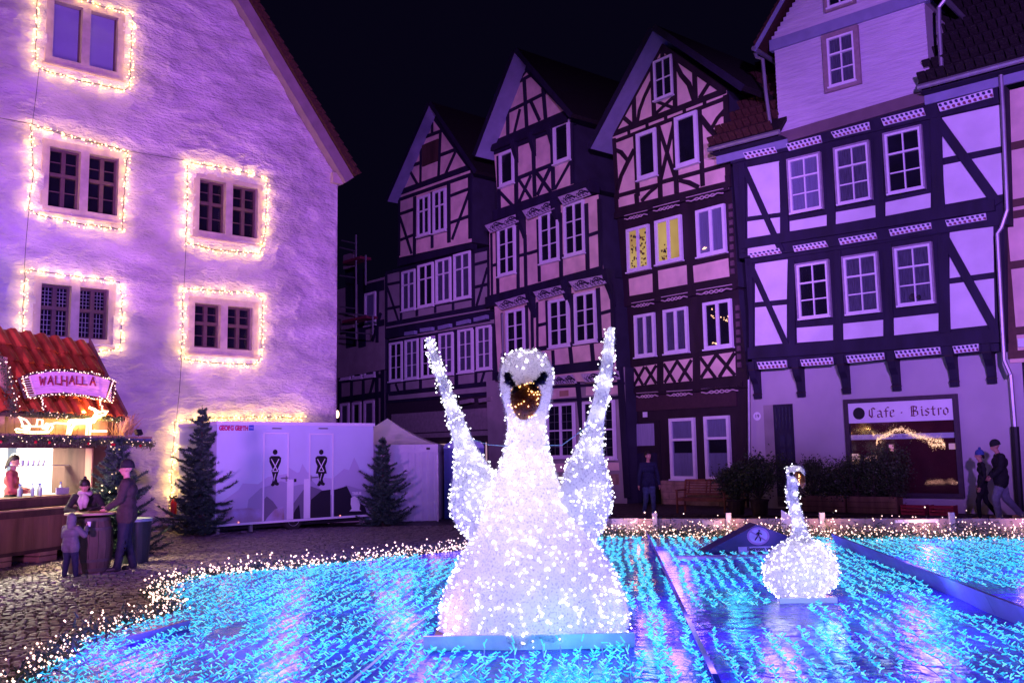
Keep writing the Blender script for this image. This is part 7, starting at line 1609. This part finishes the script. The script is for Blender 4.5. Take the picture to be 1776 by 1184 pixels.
# base board
A = ground(740, 1128); B_ = ground(1098, 1128); mb = MB(); mb.box(((A.x + B_.x) / 2, YS - .62, .12), ((B_.x - A.x) / 2, .02, .065)); tag(mb.build('base_board', mat('pale_pink_board', (.75, .62, .70), .6, .15, 5, .3), None, loc=((A.x + B_.x) / 2, YS - .62, .07)), 'pale board lying before the foot of the big swan', 'board')
mb = MB(); mb.box(((A.x + B_.x) / 2, YS, .05), ((B_.x - A.x) / 2 - .05, .6, .045)); tag(mb.build('swan_platform', WOOD, None, loc=((A.x + B_.x) / 2, YS, .0)), 'low platform carrying the big swan', 'platform')
# light inside the swan
for z, e in ((.35, 13), (.8, 11), (1.25, 6.5), (1.7, 3.8), (2.1, 2.8), (2.5, 3.4)): lamp('POINT', 'swan_inner_lamp', (base.x - .02, YS + .12, z), e, (.86, .76, 1.0), .1)
for (x, y, e) in ((250, 600, 1.5), (235, 480, 1.1), (205, 400, .8), (168, 290, .7), (125, 165, .5), (95, 80, .3), (648, 600, 1.5), (655, 450, 1.1), (688, 320, .8), (710, 210, .7), (728, 100, .5), (732, 40, .3)): lamp('POINT', 'swan_inner_lamp', at(x, y, YS + .12), e, (.76, .78, 1.0), .03)
lamp('POINT', 'swan_front_glow', (base.x + .3, YS - 1.15, .3), 9, (.05, .75, 1.0), .2); lamp('POINT', 'swan_front_glow', (base.x - 1.3, YS - .5, .7), 3, (.7, .5, 1.0), .2); lamp('POINT', 'swan_front_glow', (base.x + 1.5, YS - .5, .6), 3.5, (.4, .7, 1.0), .2)
# thin wires between swan head and wings
mb = MB(); mb.tube([at(240, 410, YS), at(300, 430, YS), at(370, 435, YS)], .004, 3); mb.tube([at(500, 432, YS), at(560, 432, YS), at(610, 395, YS), at(655, 360, YS)], .005, 3); mb.build('guy_wire', CABLE_C, big)
# small swan
YM = 11.35; b2 = ground(1388, 1034); sm = thing('light_swan', 'small white glowing swan with a slender neck sitting on the wet sheet', 'light figure', (b2.x, YM, 0))
pt = lambda x, y, dy=0: at_depth(x, y, YM + dy)
def bodyloft(K_, n, m):
    sec = []
    for cx, cyy, hw, do, dr in interp(K_, m): sec.append((pt(cx, cyy, do), Vector((max(hw, .5) * YM / FPX, 0, 0)), Vector((0, dr, 0))))
    return loft(sec, n)
mb = bodyloft([(1388, 925, 6, 0, .05), (1388, 938, 24, 0, .16), (1388, 950, 42, 0, .27), (1388, 968, 55, 0, .36), (1388, 988, 61, 0, .40), (1388, 1006, 58, 0, .38), (1388, 1022, 47, 0, .32), (1388, 1032, 36, 0, .26), (1388, 1036, 30, 0, .2)], 48, 50)
bd = mb.build('body', TIN, sm, smooth=True); fuzz(mb, sm, sm, 7000, 520, .03, .0085, 15)
mb = bodyloft([(1379, 807, 4, 0, .03), (1379, 810, 12, 0, .06), (1380, 818, 15, -.02, .09), (1380, 828, 14, -.02, .09), (1375, 840, 9.5, .04, .06), (1373, 858, 9, .06, .055), (1378, 880, 9.5, .05, .06), (1384, 902, 10, .02, .07), (1387, 925, 14, 0, .09), (1388, 945, 22, 0, .14)], 24, 60)
nk = mb.build('neck', TIN, sm, smooth=True); fuzz(mb, sm, nk, 3500, 150, .022, .0065, 16, avoid=lambda p: p.z > pt(1380, 838).z and p.x > pt(1382, 830).x)
mb = MB(); c = pt(1373, 822, -.09); mb.ball(c, (.03, .02, .025), 0, 8, 6); mb.ball(pt(1380, 824, -.11), (.03, .02, .015), 0, 8, 6); mb.build('eye_marking', EYE_M, sm)
mb = MB(); mb.tube([pt(1383, 821, -.10), pt(1389, 828, -.16), pt(1392, 838, -.2), pt(1392, 845, -.21)], [.045, .05, .035, .012], 10); bk = mb.build('beak', BEAK, sm); mb2 = MB()
for i in range(16): mb2.gem(pt(1386 + RN.uniform(-3, 7), 822 + RN.uniform(0, 18), -.2), .008)
mb2.build('bulbs', LED_ORANGE, bk, kind='stuff')
for z, e in ((.35, 5), (.62, 2.6)): lamp('POINT', 'swan_inner_lamp', (b2.x, YM, z), e, (.9, .85, 1), .06)
for y, e in ((935, .5), (905, .4), (880, .4), (855, .4), (820, .4)): lamp('POINT', 'swan_inner_lamp', pt(1380, y), e, (.9, .85, 1), .02)
for x, y in ((2.9, 10.6), (4.0, 10.7), (3.4, 10.3)): lamp('POINT', 'swan_front_glow', (x, y, .35), 2.6, (.7, .8, 1), .12)
mb = MB(); xb = pt(1388, 1034).x; mb.box((xb, YM - .3, .08), (.33, .015, .03)); tag(mb.build('small_board', WHITE, None, loc=(xb, YM - .3, .05)), 'short pale board under the small swan', 'board')
